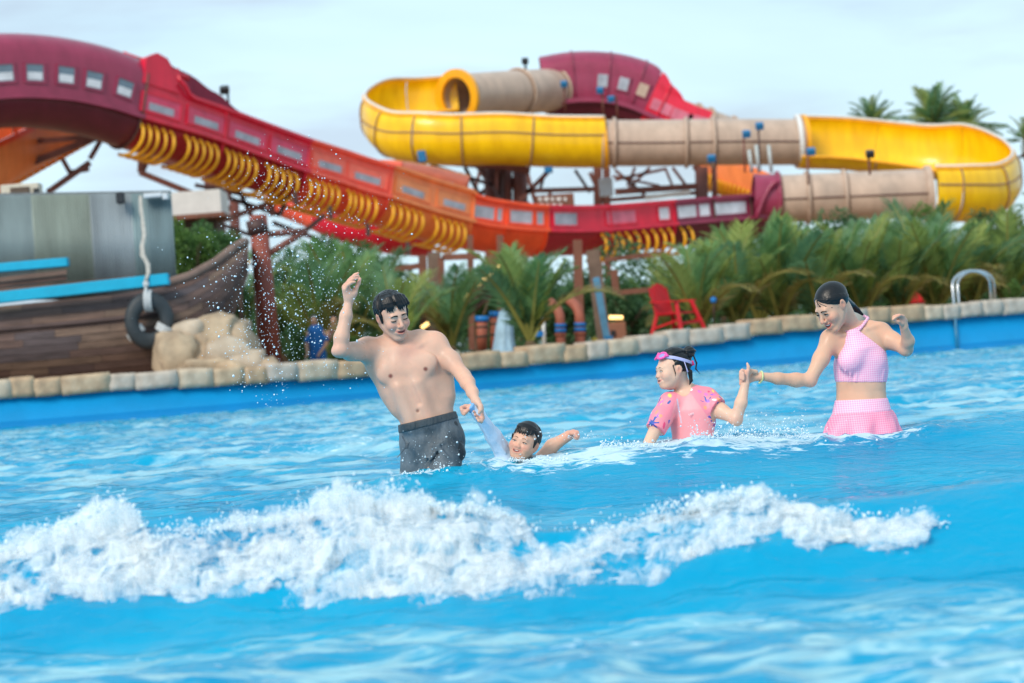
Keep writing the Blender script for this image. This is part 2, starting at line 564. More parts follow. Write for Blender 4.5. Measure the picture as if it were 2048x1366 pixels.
# ------------------------------------------------------------------ ground
M_ground = mat('deck_sand', lin((150, 120, 92)), 0.9, 0.25, 0.8, 0.4, 8)
EDGE = [(-260, 812), (-120, 804), (0, 797), (120, 789), (245, 781), (360, 775), (480, 768), (600, 761), (690, 755), (810, 748), (940, 740),
        (1050, 731), (1160, 720), (1260, 709), (1360, 695), (1460, 680), (1560, 665), (1650, 656), (1750, 648), (1900, 637), (2048, 627), (2300, 608)]


def wall_depth(px):
    return 51.0 + 10.0 * max(0.0, (px - 400) / 1650.0) ** 1.1 if px > 400 else 51.0 - 1.0 * (400 - px) / 400


EDGE_W = [P(x, y, wall_depth(x)) for x, y in EDGE]
top_line = smooth_path(EDGE_W, 8)
gv, gf = [], []
for i, p in enumerate(top_line):
    gv.append((p.x, p.y + 0.25, 0.62))
    gv.append((p.x * 3.2, 300.0, 0.55))
for i in range(len(top_line) - 1):
    gf.append((2 * i, 2 * i + 2, 2 * i + 3, 2 * i + 1))
k = len(gv)
x0, x1 = gv[0], gv[-2]
gv += [(-1500, 300, 0.55), (1500, 300, 0.55), (-2500, 3500, 0.5), (2500, 3500, 0.5), (-90, 50, 0.62), (90, 62, 0.62)]
gf += [(k, k + 1, k + 3, k + 2), (k + 4, 0, 1, k), (len(top_line) * 2 - 2, k + 5, k + 1, len(top_line) * 2 - 1)]
ground = link('ground', mesh_from('ground', gv, gf), M_ground)
tag(ground, 'sandy brown deck and ground behind the pool', 'ground', kind='structure')

# ------------------------------------------------------------------ pool wall with stone coping
M_poolblue = mat('pool_blue_paint', (0.0, 0.27, 0.60), 0.45, 0.12, 0.8, 0.1, 10)
pw = empty('pool_wall', (0, 55, 0), 'long blue pool wall topped with rough tan coping stones', 'wall')
vv, ff = [], []
for p in top_line:
    vv += [(p.x, p.y, -1.2), (p.x, p.y, p.z), (p.x, p.y + 0.5, p.z), (p.x, p.y + 0.5, -1.2)]
for i in range(len(top_line) - 1):
    a = 4 * i
    for j in range(3):
        ff.append((a + j, a + j + 4, a + j + 5, a + j + 1))
link('painted_wall', mesh_from('painted_wall', vv, ff), M_poolblue, pw, True)
# darker painted step band just over the water
vv, ff = [], []
for p in top_line:
    q = p.z
    vv += [(p.x, p.y - 0.03, -0.6), (p.x, p.y - 0.03, 0.20), (p.x, p.y + 0.1, 0.20)]
for i in range(len(top_line) - 1):
    a = 3 * i
    for j in range(2):
        ff.append((a + j, a + j + 3, a + j + 4, a + j + 1))
link('lower_band', mesh_from('lower_band', vv, ff), mat('pool_blue_dark', (0.0, 0.21, 0.52), 0.4, 0.1, 0.8), pw, True)

M_stone = [mat('coping_stone_%d' % i, lin(c), 0.85, 0.28, 2.6, 0.7, 9, rgb2=lin(c2)) for i, (c, c2) in enumerate((
    ((184, 162, 138), (214, 196, 172)), ((168, 140, 114), (206, 176, 142)), ((178, 162, 146), (204, 192, 178)), ((176, 146, 116), (208, 184, 154))))]
rs = random.Random(5)


def along(line, s):
    acc = 0
    for i in range(len(line) - 1):
        d = (line[i + 1] - line[i]).length
        if acc + d >= s:
            return line[i].lerp(line[i + 1], (s - acc) / d), (line[i + 1] - line[i]).normalized()
        acc += d
    return line[-1].copy(), (line[-1] - line[-2]).normalized()


def rock_mesh(name, sx, sy, sz, seed, rough=0.1, sub=2, power=0.62):
    """A rough block: subdivided box pushed towards a superellipsoid with noise."""
    bm = bmesh.new()
    bmesh.ops.create_cube(bm, size=2.0)
    bmesh.ops.subdivide_edges(bm, edges=list(bm.edges), cuts=sub, use_grid_fill=True)
    for v in bm.verts:
        c = v.co.copy()
        ln = c.length
        v.co = c.lerp(c / ln * 1.25, 1 - power)
        nn = mnoise.noise(c * 0.9 + Vector((seed * 3.7, seed * 1.3, 0))) * rough * 2 + mnoise.noise(c * 2.3 + Vector((0, seed * 2.7, 4))) * rough
        v.co *= 1 + nn
        v.co = Vector((v.co.x * sx / 2, v.co.y * sy / 2, v.co.z * sz / 2))
    me = bpy.data.meshes.new(name)
    bm.to_mesh(me)
    bm.free()
    return me


total = sum((top_line[i + 1] - top_line[i]).length for i in range(len(top_line) - 1))
s, k = 0.0, 0
while s < total:
    w = rs.uniform(0.45, 1.0)
    p, t = along(top_line, s + w / 2)
    hgt = rs.uniform(0.32, 0.39)
    me = rock_mesh('stone', w * 1.01, 0.62, hgt * 1.05, k, 0.035, 3, 0.955)
    o = link('stone', me, M_stone[rs.randrange(4)], pw, True, False)
    o.location = p + Vector((0, 0.22, hgt / 2 + rs.uniform(-0.02, 0.02))) - pw.location
    o.rotation_euler = (rs.uniform(-.04, .04), rs.uniform(-.03, .03), math.atan2(t.y, t.x))
    s += w * 0.99
    k += 1

# ladder rails over the wall
M_steel = mat('polished_steel', (0.62, 0.64, 0.66), 0.22, 0.05, 6, metallic=1.0)
Yl = wall_depth(1955)
lad = empty('pool_ladder', P(1955, 610, Yl), 'pair of arched stainless steel ladder rails over the pool wall', 'ladder')
for (xa, xb, yo) in ((1914, 1982, -0.0), (1924, 1990, 0.45)):
    a, bb = P(xa, 690, Yl - 0.35 + yo), P(xb, 600, Yl + 0.35 + yo)
    zt = P(1950, 541, Yl).z
    wv = bb.x - a.x
    pts = [Vector((a.x, a.y, -0.4)), Vector((a.x, a.y, zt - 0.36))]
    for i in range(1, 10):
        th = math.pi * i / 10
        pts.append(Vector((a.x + wv * (0.5 - 0.5 * math.cos(th)), a.y + 0.7 * i / 10, zt - 0.36 + 0.36 * math.sin(th))))
    pts += [Vector((bb.x, bb.y, zt - 0.36)), Vector((bb.x, bb.y, 0.6))]
    MB().tube(pts, 0.032, 10).build('rail', M_steel, lad, True)

# pool floor under the water
pf = link('pool_floor', mesh_from('pool_floor', [(-40, 1, -1.0), (40, 1, -1.0), (40, 80, -1.0), (-40, 80, -1.0)], [(0, 1, 2, 3)]), mat('pool_floor_paint', (0.02, 0.34, 0.62), 0.6, 0.1, 0.5))
tag(pf, 'pale blue painted pool floor under the water', 'floor', kind='structure')

# ------------------------------------------------------------------ wooden ship on the deck
M_plank = [mat('ship_plank_%d' % i, lin(c), 0.75, 0.35, 1.6, 0.6, 14, stretch=(1, 1, 7)) for i, c in enumerate((
    (98, 78, 72), (86, 70, 68), (106, 84, 74), (82, 72, 74), (110, 90, 78), (90, 70, 64)))]
M_cyan = mat('cyan_painted_timber', (0.0, 0.36, 0.56), 0.5, 0.12, 2.0, 0.2, 12)
YS = 53.5
ship = empty('wooden_ship', P(150, 745, YS), 'dark planked wooden ship prow with bright blue rails', 'ship')
rs = random.Random(11)
# hull outline: (px, top y, bottom y); planks follow the sheer
HULL = [(-120, 640, 792), (0, 612, 770), (120, 600, 762), (230, 589, 752), (330, 573, 742), (380, 557, 722), (430, 530, 690), (465, 502, 640), (488, 486, 575), (497, 487, 548)]


def hull_at(px):
    for i in range(len(HULL) - 1):
        a, c = HULL[i], HULL[i + 1]
        if a[0] <= px <= c[0]:
            t = (px - a[0]) / (c[0] - a[0])
            return a[1] + (c[1] - a[1]) * t, a[2] + (c[2] - a[2]) * t
    return HULL[-1][1:]


def hull_pt(px, v, out=0.0):
    top, bot = hull_at(px)
    # the hull bellies out towards the camera and its prow swings away
    depth = YS - 0.5 * math.sin(math.pi * min(1, v * 0.9 + 0.05)) + 1.6 * max(0, (px - 300) / 200.0) ** 2 - out
    return P(px, top + (bot - top) * v, depth)


NROW = 11
for r in range(NROW):
    v0, v1 = r / NROW, (r + 1) / NROW
    x = -120 + rs.uniform(0, 60)
    xs = [-120.0]
    while x < 497:
        xs.append(x); x += rs.uniform(70, 190)
    xs.append(497.0)
    for i in range(len(xs) - 1):
        a, c = xs[i], xs[i + 1]
        if c - a < 6: continue
        n = max(2, int((c - a) / 14))
        out = rs.uniform(0.0, 0.012)
        V, F = [], []
        for j in range(n + 1):
            px = a + 0.35 + (c - a - 0.7) * j / n
            for (vv_, oo) in ((v0 + 0.003, out), (v1 - 0.003, out), (v1 - 0.003, out - 0.09), (v0 + 0.003, out - 0.09)):
                V.append(hull_pt(px, vv_, oo))
        for j in range(n):
            for q in range(4):
                F.append((4 * j + q, 4 * j + (q + 1) % 4, 4 * j + 4 + (q + 1) % 4, 4 * j + 4 + q))
        F.append((0, 3, 2, 1)); F.append((4 * n, 4 * n + 1, 4 * n + 2, 4 * n + 3))
        link('plank', mesh_from('plank', V, F), M_plank[rs.randrange(6)], ship)
# hull backing and prow rim
V, F = [], []
xs = [-120 + 617 * i / 40 for i in range(41)]
for px in xs:
    for vv_, oo in ((0.0, -0.05), (0.25, -0.05), (0.5, -0.05), (0.75, -0.05), (1.0, -0.05), (1.0, -2.2), (0.0, -2.2)):
        V.append(hull_pt(px, vv_, oo))
for i in range(40):
    for q in range(7):
        F.append((7 * i + q, 7 * i + (q + 1) % 7, 7 * i + 7 + (q + 1) % 7, 7 * i + 7 + q))
F.append(tuple(range(6, -1, -1))); F.append(tuple(280 + k for k in range(7)))
link('hull', mesh_from('hull', V, F), mat('hull_dark_timber', lin((52, 44, 44)), 0.8, 0.3, 2.0, 0.5, 12), ship)
MB().tube([hull_pt(px, -0.03, 0.02) for px in range(330, 498, 6)], 0.10, 8).build('gunwale', mat('gunwale_timber', lin((120, 98, 88)), 0.7, 0.25, 3, 0.4, 20), ship, True)
MB().tube([hull_pt(px, 0.30, 0.06) for px in range(-120, 330, 10)], 0.05, 6).build('rubbing_strake', M_plank[1], ship, True)
# blue rails
MB().bar(P(-60, 602, YS - 0.62), P(338, 558, YS - 0.62), 0.30, 0.24).build('rail', M_cyan, ship, bevel=0.015)
MB().bar(P(-60, 541, YS + 0.2), P(137, 524, YS + 0.2), 0.30, 0.19).build('rail', M_cyan, ship, bevel=0.015)
# raised deck planks between the rails
for (xa, ya, xb, yb, w) in ((-60, 566, 134, 544, 0.2), (-60, 588, 270, 556, 0.22)):
    for k in range(2):
        MB().bar(P(xa, ya + 11 * k, YS + 0.05 * k), P(xb, yb + 11 * k, YS + 0.05 * k), 0.07, 0.10).build('plank', M_plank[(k * 3 + 2) % 6], ship)

# ------------------------------------------------------------------ corrugated sheets behind the ship
shed = empty('corrugated_screen', P(170, 560, 54.8), 'weathered grey green corrugated metal screen standing behind the ship', 'screen')
cols = [(132, 146, 148), (140, 150, 142), (148, 158, 164), (126, 146, 150), (118, 138, 144)]
bounds = [-110, 62, 178, 262, 290, 342]
for i in range(5):
    a, c = bounds[i], bounds[i + 1]
    top_a, bot_a = P(a, 391 - (a * 0.015), 54.8), P(a + 14, 600, 54.8)
    top_c, bot_c = P(c, 391 - (c * 0.015), 54.8), P(c + 14, 600, 54.8)
    n = int((c - a) / 6.3) * 6
    V, F = [], []
    for j in range(n + 1):
        t = j / n
        off = Vector((0, 0.022 * math.sin(2 * math.pi * j / 6) - 0.004 * i, 0))
        V += [top_a.lerp(top_c, t) + off, bot_a.lerp(bot_c, t) + off, bot_a.lerp(bot_c, t) + off + Vector((0, .05, 0)), top_a.lerp(top_c, t) + off + Vector((0, .05, 0))]
    for j in range(n):
        for q in range(4):
            F.append((4 * j + q, 4 * j + (q + 1) % 4, 4 * j + 4 + (q + 1) % 4, 4 * j + 4 + q))
    F.append((0, 3, 2, 1)); F.append((4 * n, 4 * n + 1, 4 * n + 2, 4 * n + 3))
    link('sheet', mesh_from('sheet', V, F), mat('corrugated_%d' % i, lin(cols[i]), 0.5, 0.22, 0.9, 0.15, 6, metallic=0.25, stretch=(2.5, 1, 0.4)), shed, True)
MB().bar(P(-110, 393, 54.95), P(342, 386, 54.95), 0.12, 0.1).build('top_rail', mat('grey_steel', (0.18, 0.2, 0.21), 0.5, 0.2, 4, metallic=0.5), shed)

# speaker and floodlight on the screen
M_black = mat('black_plastic', (0.018, 0.02, 0.024), 0.45, 0.2, 8)
sp = empty('outdoor_speaker', P(241, 400, 54.5), 'small black box speaker fixed to the top of the metal screen', 'speaker')
MB().box(P(241, 396, 54.5), (0.17, 0.18, 0.24)).build('cabinet', M_black, sp, bevel=0.02)
MB().bar(P(241, 408, 54.6), P(241, 384, 54.75), 0.04).build('bracket', M_black, sp)
tag(MB().box(P(306, 391, 54.6), (0.40, 0.2, 0.10)).box(P(331, 393, 54.6), (0.12, .2, .14)).build('floodlight', mat('white_housing', (0.6, 0.63, 0.66), 0.4, 0.1, 6), None, bevel=0.015),
    'small white floodlight on top corner of the metal screen', 'floodlight')

# air conditioner units peeping over the screen
ac = empty('air_conditioner', P(50, 385, 56), 'cream air conditioning unit peeping over the metal screen', 'air conditioner')
M_cream = mat('cream_metal', (0.62, 0.56, 0.46), 0.5, 0.1, 5)
MB().box(P(44, 385, 56), (0.85, 0.5, 0.36)).build('casing', M_cream, ac, bevel=0.02)
MB().box(P(40, 386, 55.73), (0.42, 0.04, 0.26)).build('grille', mat('brown_grille', (0.10, 0.07, 0.05), 0.6, 0.2, 8), ac)
MB().box(P(73, 384, 55.73), (0.13, 0.04, 0.17)).build('vent', M_black, ac)

# hanging tyre with its rope
tyre = empty('hanging_tyre', P(299, 680, YS - 1.0), 'black rubber tyre with white rope lashings hung against the hull', 'tyre')
M_rub = mat('old_rubber', (0.028, 0.036, 0.042), 0.55, 0.3, 3, 0.5, 14)
bm = bmesh.new()
C0 = P(299, 642, YS - 0.85)
R0, r0 = 0.375, 0.155
nu, nv = 48, 14
V, F = [], []
for i in range(nu):
    a = 2 * math.pi * i / nu
    for j in range(nv):
        t = 2 * math.pi * j / nv
        ct, st_ = math.cos(t), math.sin(t)
        sq = lambda q: math.copysign(abs(q) ** 0.75, q)
        rr_ = R0 + r0 * sq(ct) + (0.012 if (ct > 0.75 and i % 2) else 0)
        V.append(C0 + Vector((rr_ * math.cos(a) * 0.94, -0.16 * sq(st_) + 0.10 * math.cos(a), rr_ * math.sin(a) * 1.13)))
for i in range(nu):
    for j in range(nv):
        F.append((i * nv + j, ((i + 1) % nu) * nv + j, ((i + 1) % nu) * nv + (j + 1) % nv, i * nv + (j + 1) % nv))
link('tread', mesh_from('tread', V, F), M_rub, tyre, True)
M_rope = mat('white_rope', (0.55, 0.57, 0.58), 0.85, 0.25, 30, 0.8, 60)
for a in (math.radians(88), math.radians(212), math.radians(-28)):
    ring = []
    for j in range(18):
        t = 2 * math.pi * j / 18
        rr_ = R0 + 0.19 * math.cos(t)
        ring.append(C0 + Vector((rr_ * math.cos(a) * 0.94, -0.2 * math.sin(t), rr_ * math.sin(a) * 1.13)))
    off = Vector((-math.sin(a) * .04, 0, math.cos(a) * .04))
    mb = MB()
    for k in (-1.5, -0.5, 0.5, 1.5):
        mb.tube([p + off * k for p in ring], 0.024, 6, closed=True)
    mb.build('lashing', M_rope, tyre, True)
tyre_top = P(295, 606, YS - 0.95)
rp = empty('frayed_rope', P(290, 420, YS - 0.9), 'frayed white rope hanging down the metal screen to the tyre', 'rope')
mb = MB().tube([P(297, 602, YS - 1.0), P(293, 585, YS - 1.0), P(290, 566, YS - 0.95)], 0.03, 7)
mb.build('cord', M_rope, rp, True)
M_fray = mat('frayed_fibre', (0.45, 0.43, 0.39), 0.9, 0.3, 20, 0.5, 40)
mb = MB()
cx = [(290, 566), (297, 545), (296, 528), (285, 510), (284, 492), (289, 470), (286, 448), (283, 425), (281, 392)]
for k in range(14):
    ph = rs.uniform(0, 6)
    mb.tube([P(x + rs.uniform(-3.5, 3.5) * (0.4 + 0.6 * math.sin(math.pi * i / 8)), y, YS - 0.85 + 0.1 * i) for i, (x, y) in enumerate(cx)], 0.028 if k < 8 else 0.016, 5)
mb.build('fibre', M_fray, rp, True)
MB().box(P(292, 568, YS - 0.98), (0.12, 0.08, 0.10)).build('knot', M_rope, rp, bevel=0.02)

# boulders at the prow
M_rock = [mat('boulder_%d' % i, lin(c), 0.9, 0.3, 1.4, 0.8, 6, rgb2=lin(c2)) for i, (c, c2) in enumerate((
    ((160, 140, 118), (200, 178, 150)), ((172, 154, 134), (200, 184, 164)), ((146, 128, 110), (190, 168, 142))))]
ROCKS = [(352, 712, 58, 70), (388, 676, 52, 46), (402, 706, 50, 62), (436, 670, 66, 64), (452, 712, 62, 52), (478, 684, 50, 64), (418, 738, 70, 30),
         (492, 722, 52, 40), (362, 742, 60, 26), (470, 742, 60, 30), (380, 690, 40, 40), (512, 736, 60, 28)]
names = ['broad tan boulder at the foot of the ship', 'pointed tan boulder high on the rock pile', 'tan boulder in the middle of the rock pile',
         'tall pale boulder at the top of the rock pile', 'squarish boulder low in the rock pile', 'pale upright boulder nearest the red post',
         'flat boulder just above the coping stones', 'low boulder beside the brown post', 'low slab wedged under the ship hull',
         'low slab between boulders and coping', 'small stone wedged against the ship hull', 'flat end stone of the rock pile by the post']
for i, (x, y, w, h) in enumerate(ROCKS):
    Yr = 52.3 + 0.02 * (742 - y) * 0.35 + (i % 3) * 0.1
    sx = w * Yr / F_PX
    me = rock_mesh('boulder', sx * 1.3, 0.8, h * Yr / F_PX * 1.3, i + 20, 0.16, 5, 0.52)
    o = link('boulder', me, M_rock[i % 3], None, True)
    o.location = P(x, y, Yr)
    o.rotation_euler = (0, rs.uniform(-0.25, 0.25), rs.uniform(-0.4, 0.4))
    tag(o, names[i], 'boulder', 'rock pile beside the ship')

# ------------------------------------------------------------------ water slide
def frames(path):
    out = []
    n = len(path)
    for i, p in enumerate(path):
        t = (path[min(i + 1, n - 1)] - path[max(i - 1, 0)]).normalized()
        s = t.cross(Vector((0, 0, 1))).normalized()
        u = s.cross(t)
        out.append((p, t, s, u))
    return out


def sweep(name, path, profile, material, parent, thick=0.12, smooth=True):
    """profile(i) -> list of (side, up); an open band with real thickness."""
    fr = frames(path)
    V, F = [], []
    m_ = None
    for i, (p, t, s, u) in enumerate(fr):
        pr = profile(i) if callable(profile) else profile
        m_ = len(pr)
        nrm = []
        for k in range(m_):
            a, c = pr[max(k - 1, 0)], pr[min(k + 1, m_ - 1)]
            dx, dy = c[0] - a[0], c[1] - a[1]
            L = math.hypot(dx, dy) or 1
            nrm.append((-dy / L, dx / L))
        outer = [p + s * a + u * c for a, c in pr]
        inner = [p + s * (a + nx_ * thick) + u * (c + ny_ * thick) for (a, c), (nx_, ny_) in zip(pr, nrm)]
        V += outer + inner[::-1]
    M2 = 2 * m_
    for i in range(len(fr) - 1):
        for k in range(M2):
            k2 = (k + 1) % M2
            F.append((i * M2 + k, i * M2 + k2, (i + 1) * M2 + k2, (i + 1) * M2 + k))
    e = (len(fr) - 1) * M2
    for k in range(m_ - 1):                         # end rims
        F.append((k, M2 - 1 - k, M2 - 2 - k, k + 1))
        F.append((e + k, e + k + 1, e + M2 - 2 - k, e + M2 - 1 - k))
    me = mesh_from(name, V, F)
    bm = bmesh.new(); bm.from_mesh(me)
    bmesh.ops.recalc_face_normals(bm, faces=bm.faces)
    bm.to_mesh(me); bm.free()
    o = link(name, me, material, parent, smooth)
    if smooth:
        me.set_sharp_from_angle(angle=math.radians(40))
    return o


def paint(nm, rgb, rough=0.34):
    return mat(nm, rgb, rough, 0.17, 0.8, 0.06, 3, coat=0.12, stretch=(1.6, 1.6, 0.45))


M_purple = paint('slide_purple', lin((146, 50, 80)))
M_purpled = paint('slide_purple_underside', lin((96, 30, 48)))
M_crim = paint('slide_crimson', lin((216, 34, 64)))
M_coral = paint('slide_coral', lin((250, 92, 70)))
M_apric = paint('slide_apricot', lin((244, 136, 76)))
M_orange = paint('slide_orange', lin((246, 84, 40)))
M_yellow = paint('slide_yellow', lin((250, 192, 8)), 0.3)
M_ylip = paint('slide_yellow_lip', lin((246, 170, 30)), 0.35)
M_tan = paint('slide_tan', lin((188, 164, 146)), 0.42)
M_tand = mat('slide_tan_joint', lin((150, 118, 98)), 0.5, 0.15, 3)
M_seam = mat('slide_seam', lin((96, 66, 58)), 0.5, 0.2, 3)
M_rib = mat('slide_rib_yellow', lin((244, 178, 40)), 0.4, 0.1, 2)
M_winp = mat('window_glaze', (0.34, 0.36, 0.42), 0.12, 0.3, 1.2, spec=0.8)
M_winr = mat('window_panel_pink', lin((205, 110, 132)), 0.3, 0.2, 1.5)
M_steelb = mat('brown_steel', lin((112, 66, 56)), 0.55, 0.25, 1.2, 0.2, 10)
M_steeld = mat('dark_brown_steel', lin((72, 48, 46)), 0.55, 0.25, 1.2, 0.2, 10)
M_white = mat('white_trim', (0.72, 0.72, 0.70), 0.4, 0.08, 4)
M_teal = mat('teal_fitting', lin((30, 110, 160)), 0.45, 0.2, 4)

# --- raft flume: hump on the left, long drop, valley, run to the right-hand tube
LIP = [(-150, 222, 130), (-80, 205, 131), (0, 196, 132), (70, 198, 133), (130, 206, 134), (190, 220, 135), (240, 238, 136), (320, 262, 138), (400, 288, 140.5),
       (485, 318, 143), (570, 347, 145.5), (655, 372, 148), (740, 397, 150), (825, 424, 152.5), (910, 446, 155), (985, 457, 156.5), (1065, 463, 158),
       (1120, 464, 159.5), (1190, 461, 161.5), (1320, 450, 165), (1400, 443, 167), (1480, 437, 169), (1560, 430, 170)]
lip_w = [P(x, y, Y) for x, y, Y in LIP]
K = 8
flume_line = smooth_path(lip_w, K)
fl_px = []
for i in range(len(LIP) - 1):
    for k in range(K):
        fl_px.append(LIP[i][0] + (LIP[i + 1][0] - LIP[i][0]) * k / K)
fl_px.append(LIP[-1][0])
W2 = 1.55
flume_line = [p + Vector((-0.0, W2 * 0.8, 0)) for p in flume_line]


def interp(tbl, x):
    if x <= tbl[0][0]: return tbl[0][1]
    for i in range(len(tbl) - 1):
        if x <= tbl[i + 1][0]:
            t = (x - tbl[i][0]) / (tbl[i + 1][0] - tbl[i][0])
            t = t * t * (3 - 2 * t)
            return tbl[i][1] + (tbl[i + 1][1] - tbl[i][1]) * t
    return tbl[-1][1]


NEAR_H = [(-200, 5.4), (244, 5.4), (262, 4.6), (285, 4.4), (305, 2.6), (325, 1.85), (900, 1.85), (915, 1.6), (1060, 1.5), (1560, 1.5)]
FAR_H = [(-200, 5.4), (330, 5.2), (380, 4.9), (470, 4.1), (560, 3.1), (640, 2.0), (900, 1.85), (1560, 1.6)]


FAR_T = [(240, 3.6), (320, 4.5), (380, 4.25), (440, 3.75), (500, 3.2), (560, 2.65), (640, 1.95), (900, 1.85), (1560, 1.6)]


def side_curve(L, sgn, n=9):
    """Points up the side wall: straight for 2.3 m, then arching over to the middle (for the roofed hump)."""
    pts = []
    for k in range(n + 1):
        a = L * k / n
        if a <= 2.3:
            pts.append((sgn * (W2 + 0.12), a))
        else:
            th = (a - 2.3) / 2.0
            th = min(th, 1.5)
            pts.append((sgn * ((W2 + 0.12) * math.cos(th)), 2.3 + 1.25 * math.sin(th)))
    return pts


def flume_profile(px, what):
    if what == 'under':
        pr = []
        for k in range(15):
            a = math.pi * k / 14
            pr.append((W2 * math.cos(a), -1.45 * math.sin(a) - 0.02))
        return pr[::-1]
    if what == 'near':
        return side_curve(interp(NEAR_H, px), 1)
    if px > 300:
        hh = interp(FAR_T, px)
        return [(-(W2 + 0.12) + 0.25 * max(0, k / 9 * hh - 2.0), hh * k / 9) for k in range(10)][::-1]
    return side_curve(interp(FAR_H, px), -1)[::-1]


raft = empty('raft_flume', P(600, 700, 146), 'long raft flume dropping in purple, crimson, coral, apricot and orange sections', 'water slide')
SECT = [(-150, 240, M_purple, 'purple'), (240, 400, M_crim, 'red'), (400, 570, M_crim, 'red'), (570, 740, M_coral, 'coral'), (740, 910, M_apric, 'apricot'),
        (910, 985, M_orange, 'orange'), (985, 1065, M_orange, 'orange'), (1065, 1190, M_crim, 'red'), (1190, 1320, M_crim, 'red'), (1320, 1400, M_purple, 'purple'), (1400, 1480, M_purple, 'p'), (1480, 1560, M_purple, 'p')]


def pxi(px):
    return min(range(len(fl_px)), key=lambda i: abs(fl_px[i] - px))


def flume_frame(px):
    i = pxi(px)
    a, c = flume_line[max(i - 1, 0)], flume_line[min(i + 1, len(flume_line) - 1)]
    # exact point by interpolation
    for j in range(len(fl_px) - 1):
        if fl_px[j] <= px <= fl_px[j + 1]:
            t_ = (px - fl_px[j]) / (fl_px[j + 1] - fl_px[j])
            p = flume_line[j].lerp(flume_line[j + 1], t_)
            break
    else:
        p = flume_line[i]
    t = (c - a).normalized()
    s = t.cross(Vector((0, 0, 1))).normalized()
    return p, t, s, s.cross(t)


for (xa, xb, mm, nm) in SECT:
    ia, ib = pxi(xa), pxi(xb)
    sub = flume_line[ia:ib + 1]
    pxs = fl_px[ia:ib + 1]
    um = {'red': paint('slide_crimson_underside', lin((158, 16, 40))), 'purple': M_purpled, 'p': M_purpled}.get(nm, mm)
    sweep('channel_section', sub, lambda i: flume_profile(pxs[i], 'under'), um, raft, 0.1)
    sweep('near_wall', sub, lambda i: flume_profile(pxs[i], 'near'), mm, raft, 0.1)
    far_m = M_purple if xa < 500 else mm
    sweep('far_wall', sub, lambda i: flume_profile(pxs[i], 'far'), far_m, raft, 0.1)
    # lip ledge along the foot of the wall and coping along the top
    sweep('ledge', sub, [(W2 + 0.26, 0.10), (W2 + 0.26, -0.12)], mm, raft, 0.24)
    if xa >= 240:
        sweep('top_rim', sub, lambda i: (lambda c: [(c[0] + 0.12, c[1] + 0.08), (c[0] + 0.12, c[1] - 0.10)])(flume_profile(pxs[i], 'near')[-1]), mm, raft, 0.22)
    # joint flange at the section end
    p, t, s, u = flume_frame(xb)
    fl = [(s * c[0] + u * c[1]) for c in [(q[0] + 0.05, q[1]) for q in flume_profile(xb - 1, 'near')[::-1]]]
    fl += [s * (W2 + 0.08) * math.cos(a) - u * 1.53 * math.sin(a) for a in [math.pi * k / 14 for k in range(15)]]
    MB().tube([p + q for q in fl], 0.075, 6).build('flange', M_seam if nm in ('purple', 'p') else mm, raft, True)

M_pane_bright = mat('pane_bright', (0.62, 0.66, 0.72), 0.08, 0.25, 0.8, spec=0.8)
M_mull = mat('window_frame_red', lin((150, 40, 66)), 0.4, 0.1, 3)


def flume_window(px, w, z0, z1, frame_m, pane_m, glass_frac=None):
    """A framed recessed window on the near wall: an object for the frame, its pane a sub-part."""
    p, t, s, u = flume_frame(px)
    side = W2 + 0.13
    c = p + s * (side) + u * ((z0 + z1) / 2)
    R = Matrix((t, s, u)).transposed()
    h = z1 - z0
    fw = 0.11
    mb = MB()
    mb.box(c + u * (h / 2 + fw / 2), (w + 2 * fw, 0.14, fw), R)
    mb.box(c - u * (h / 2 + fw / 2), (w + 2 * fw, 0.14, fw), R)
    mb.box(c + t * (w / 2 + fw / 2), (fw, 0.13, h), R)
    mb.box(c - t * (w / 2 + fw / 2), (fw, 0.13, h), R)
    fo_ = mb.build('window', frame_m, raft)
    MB().box(c, (w, 0.06, h), R).build('pane', pane_m, fo_)
    if glass_frac:
        MB().box(c - u * (h * 0.20) + s * 0.02, (w * glass_frac, 0.06, h * 0.46), R).build('glazing', M_pane_bright if w < 1 else M_winp, fo_)  # small windows: sky seen through is painted as a bright lower pane


M_pane_bright = mat('pane_bright', (0.62, 0.66, 0.72), 0.08, 0.25, 0.8, spec=0.8)
for px in (-14, 38, 94, 148, 202):
    flume_window(px, 0.95, 0.80, 1.70, M_purple, mat('pane_dusk_blue', (0.13, 0.19, 0.25), 0.1, 0.2, 0.8, spec=0.8), 0.86)
M_pp = mat('panel_red_pale', lin((214, 70, 104)), 0.35, 0.15, 1.5)
M_pc = mat('panel_coral_pale', lin((246, 112, 92)), 0.35, 0.15, 1.5)
M_pa = mat('panel_apricot_pale', lin((244, 148, 92)), 0.35, 0.15, 1.5)
M_po = mat('panel_orange_pale', lin((250, 116, 74)), 0.35, 0.15, 1.5)
for (px, w, fm, pm) in ((276, 2.6, M_crim, M_pp), (360, 2.9, M_crim, M_pp), (445, 2.9, M_crim, M_pp), (530, 2.9, M_crim, M_pp),
                        (614, 2.8, M_coral, M_pc), (696, 2.8, M_coral, M_pc), (782, 2.8, M_apric, M_pa), (866, 2.8, M_apric, M_pa)):
    flume_window(px, w, 0.45, 1.35, fm, pm, 0.66)
for (px, w, fm, pm) in ((936, 1.5, M_orange, M_winp), (970, 0.35, M_orange, M_winp), (1014, 1.6, M_orange, M_winp), (1050, 0.5, M_orange, M_winp),
                        (1096, 2.0, M_crim, M_winp), (1214, 2.5, M_crim, M_winr), (1296, 0.9, M_crim, M_pane_bright),
                        (1342, 1.6, M_purple, M_pane_bright), (1380, 0.9, M_purple, M_pane_bright), (1434, 3.0, M_purple, M_pane_bright)):
    flume_window(px, w, 0.35, 1.12, fm, pm)
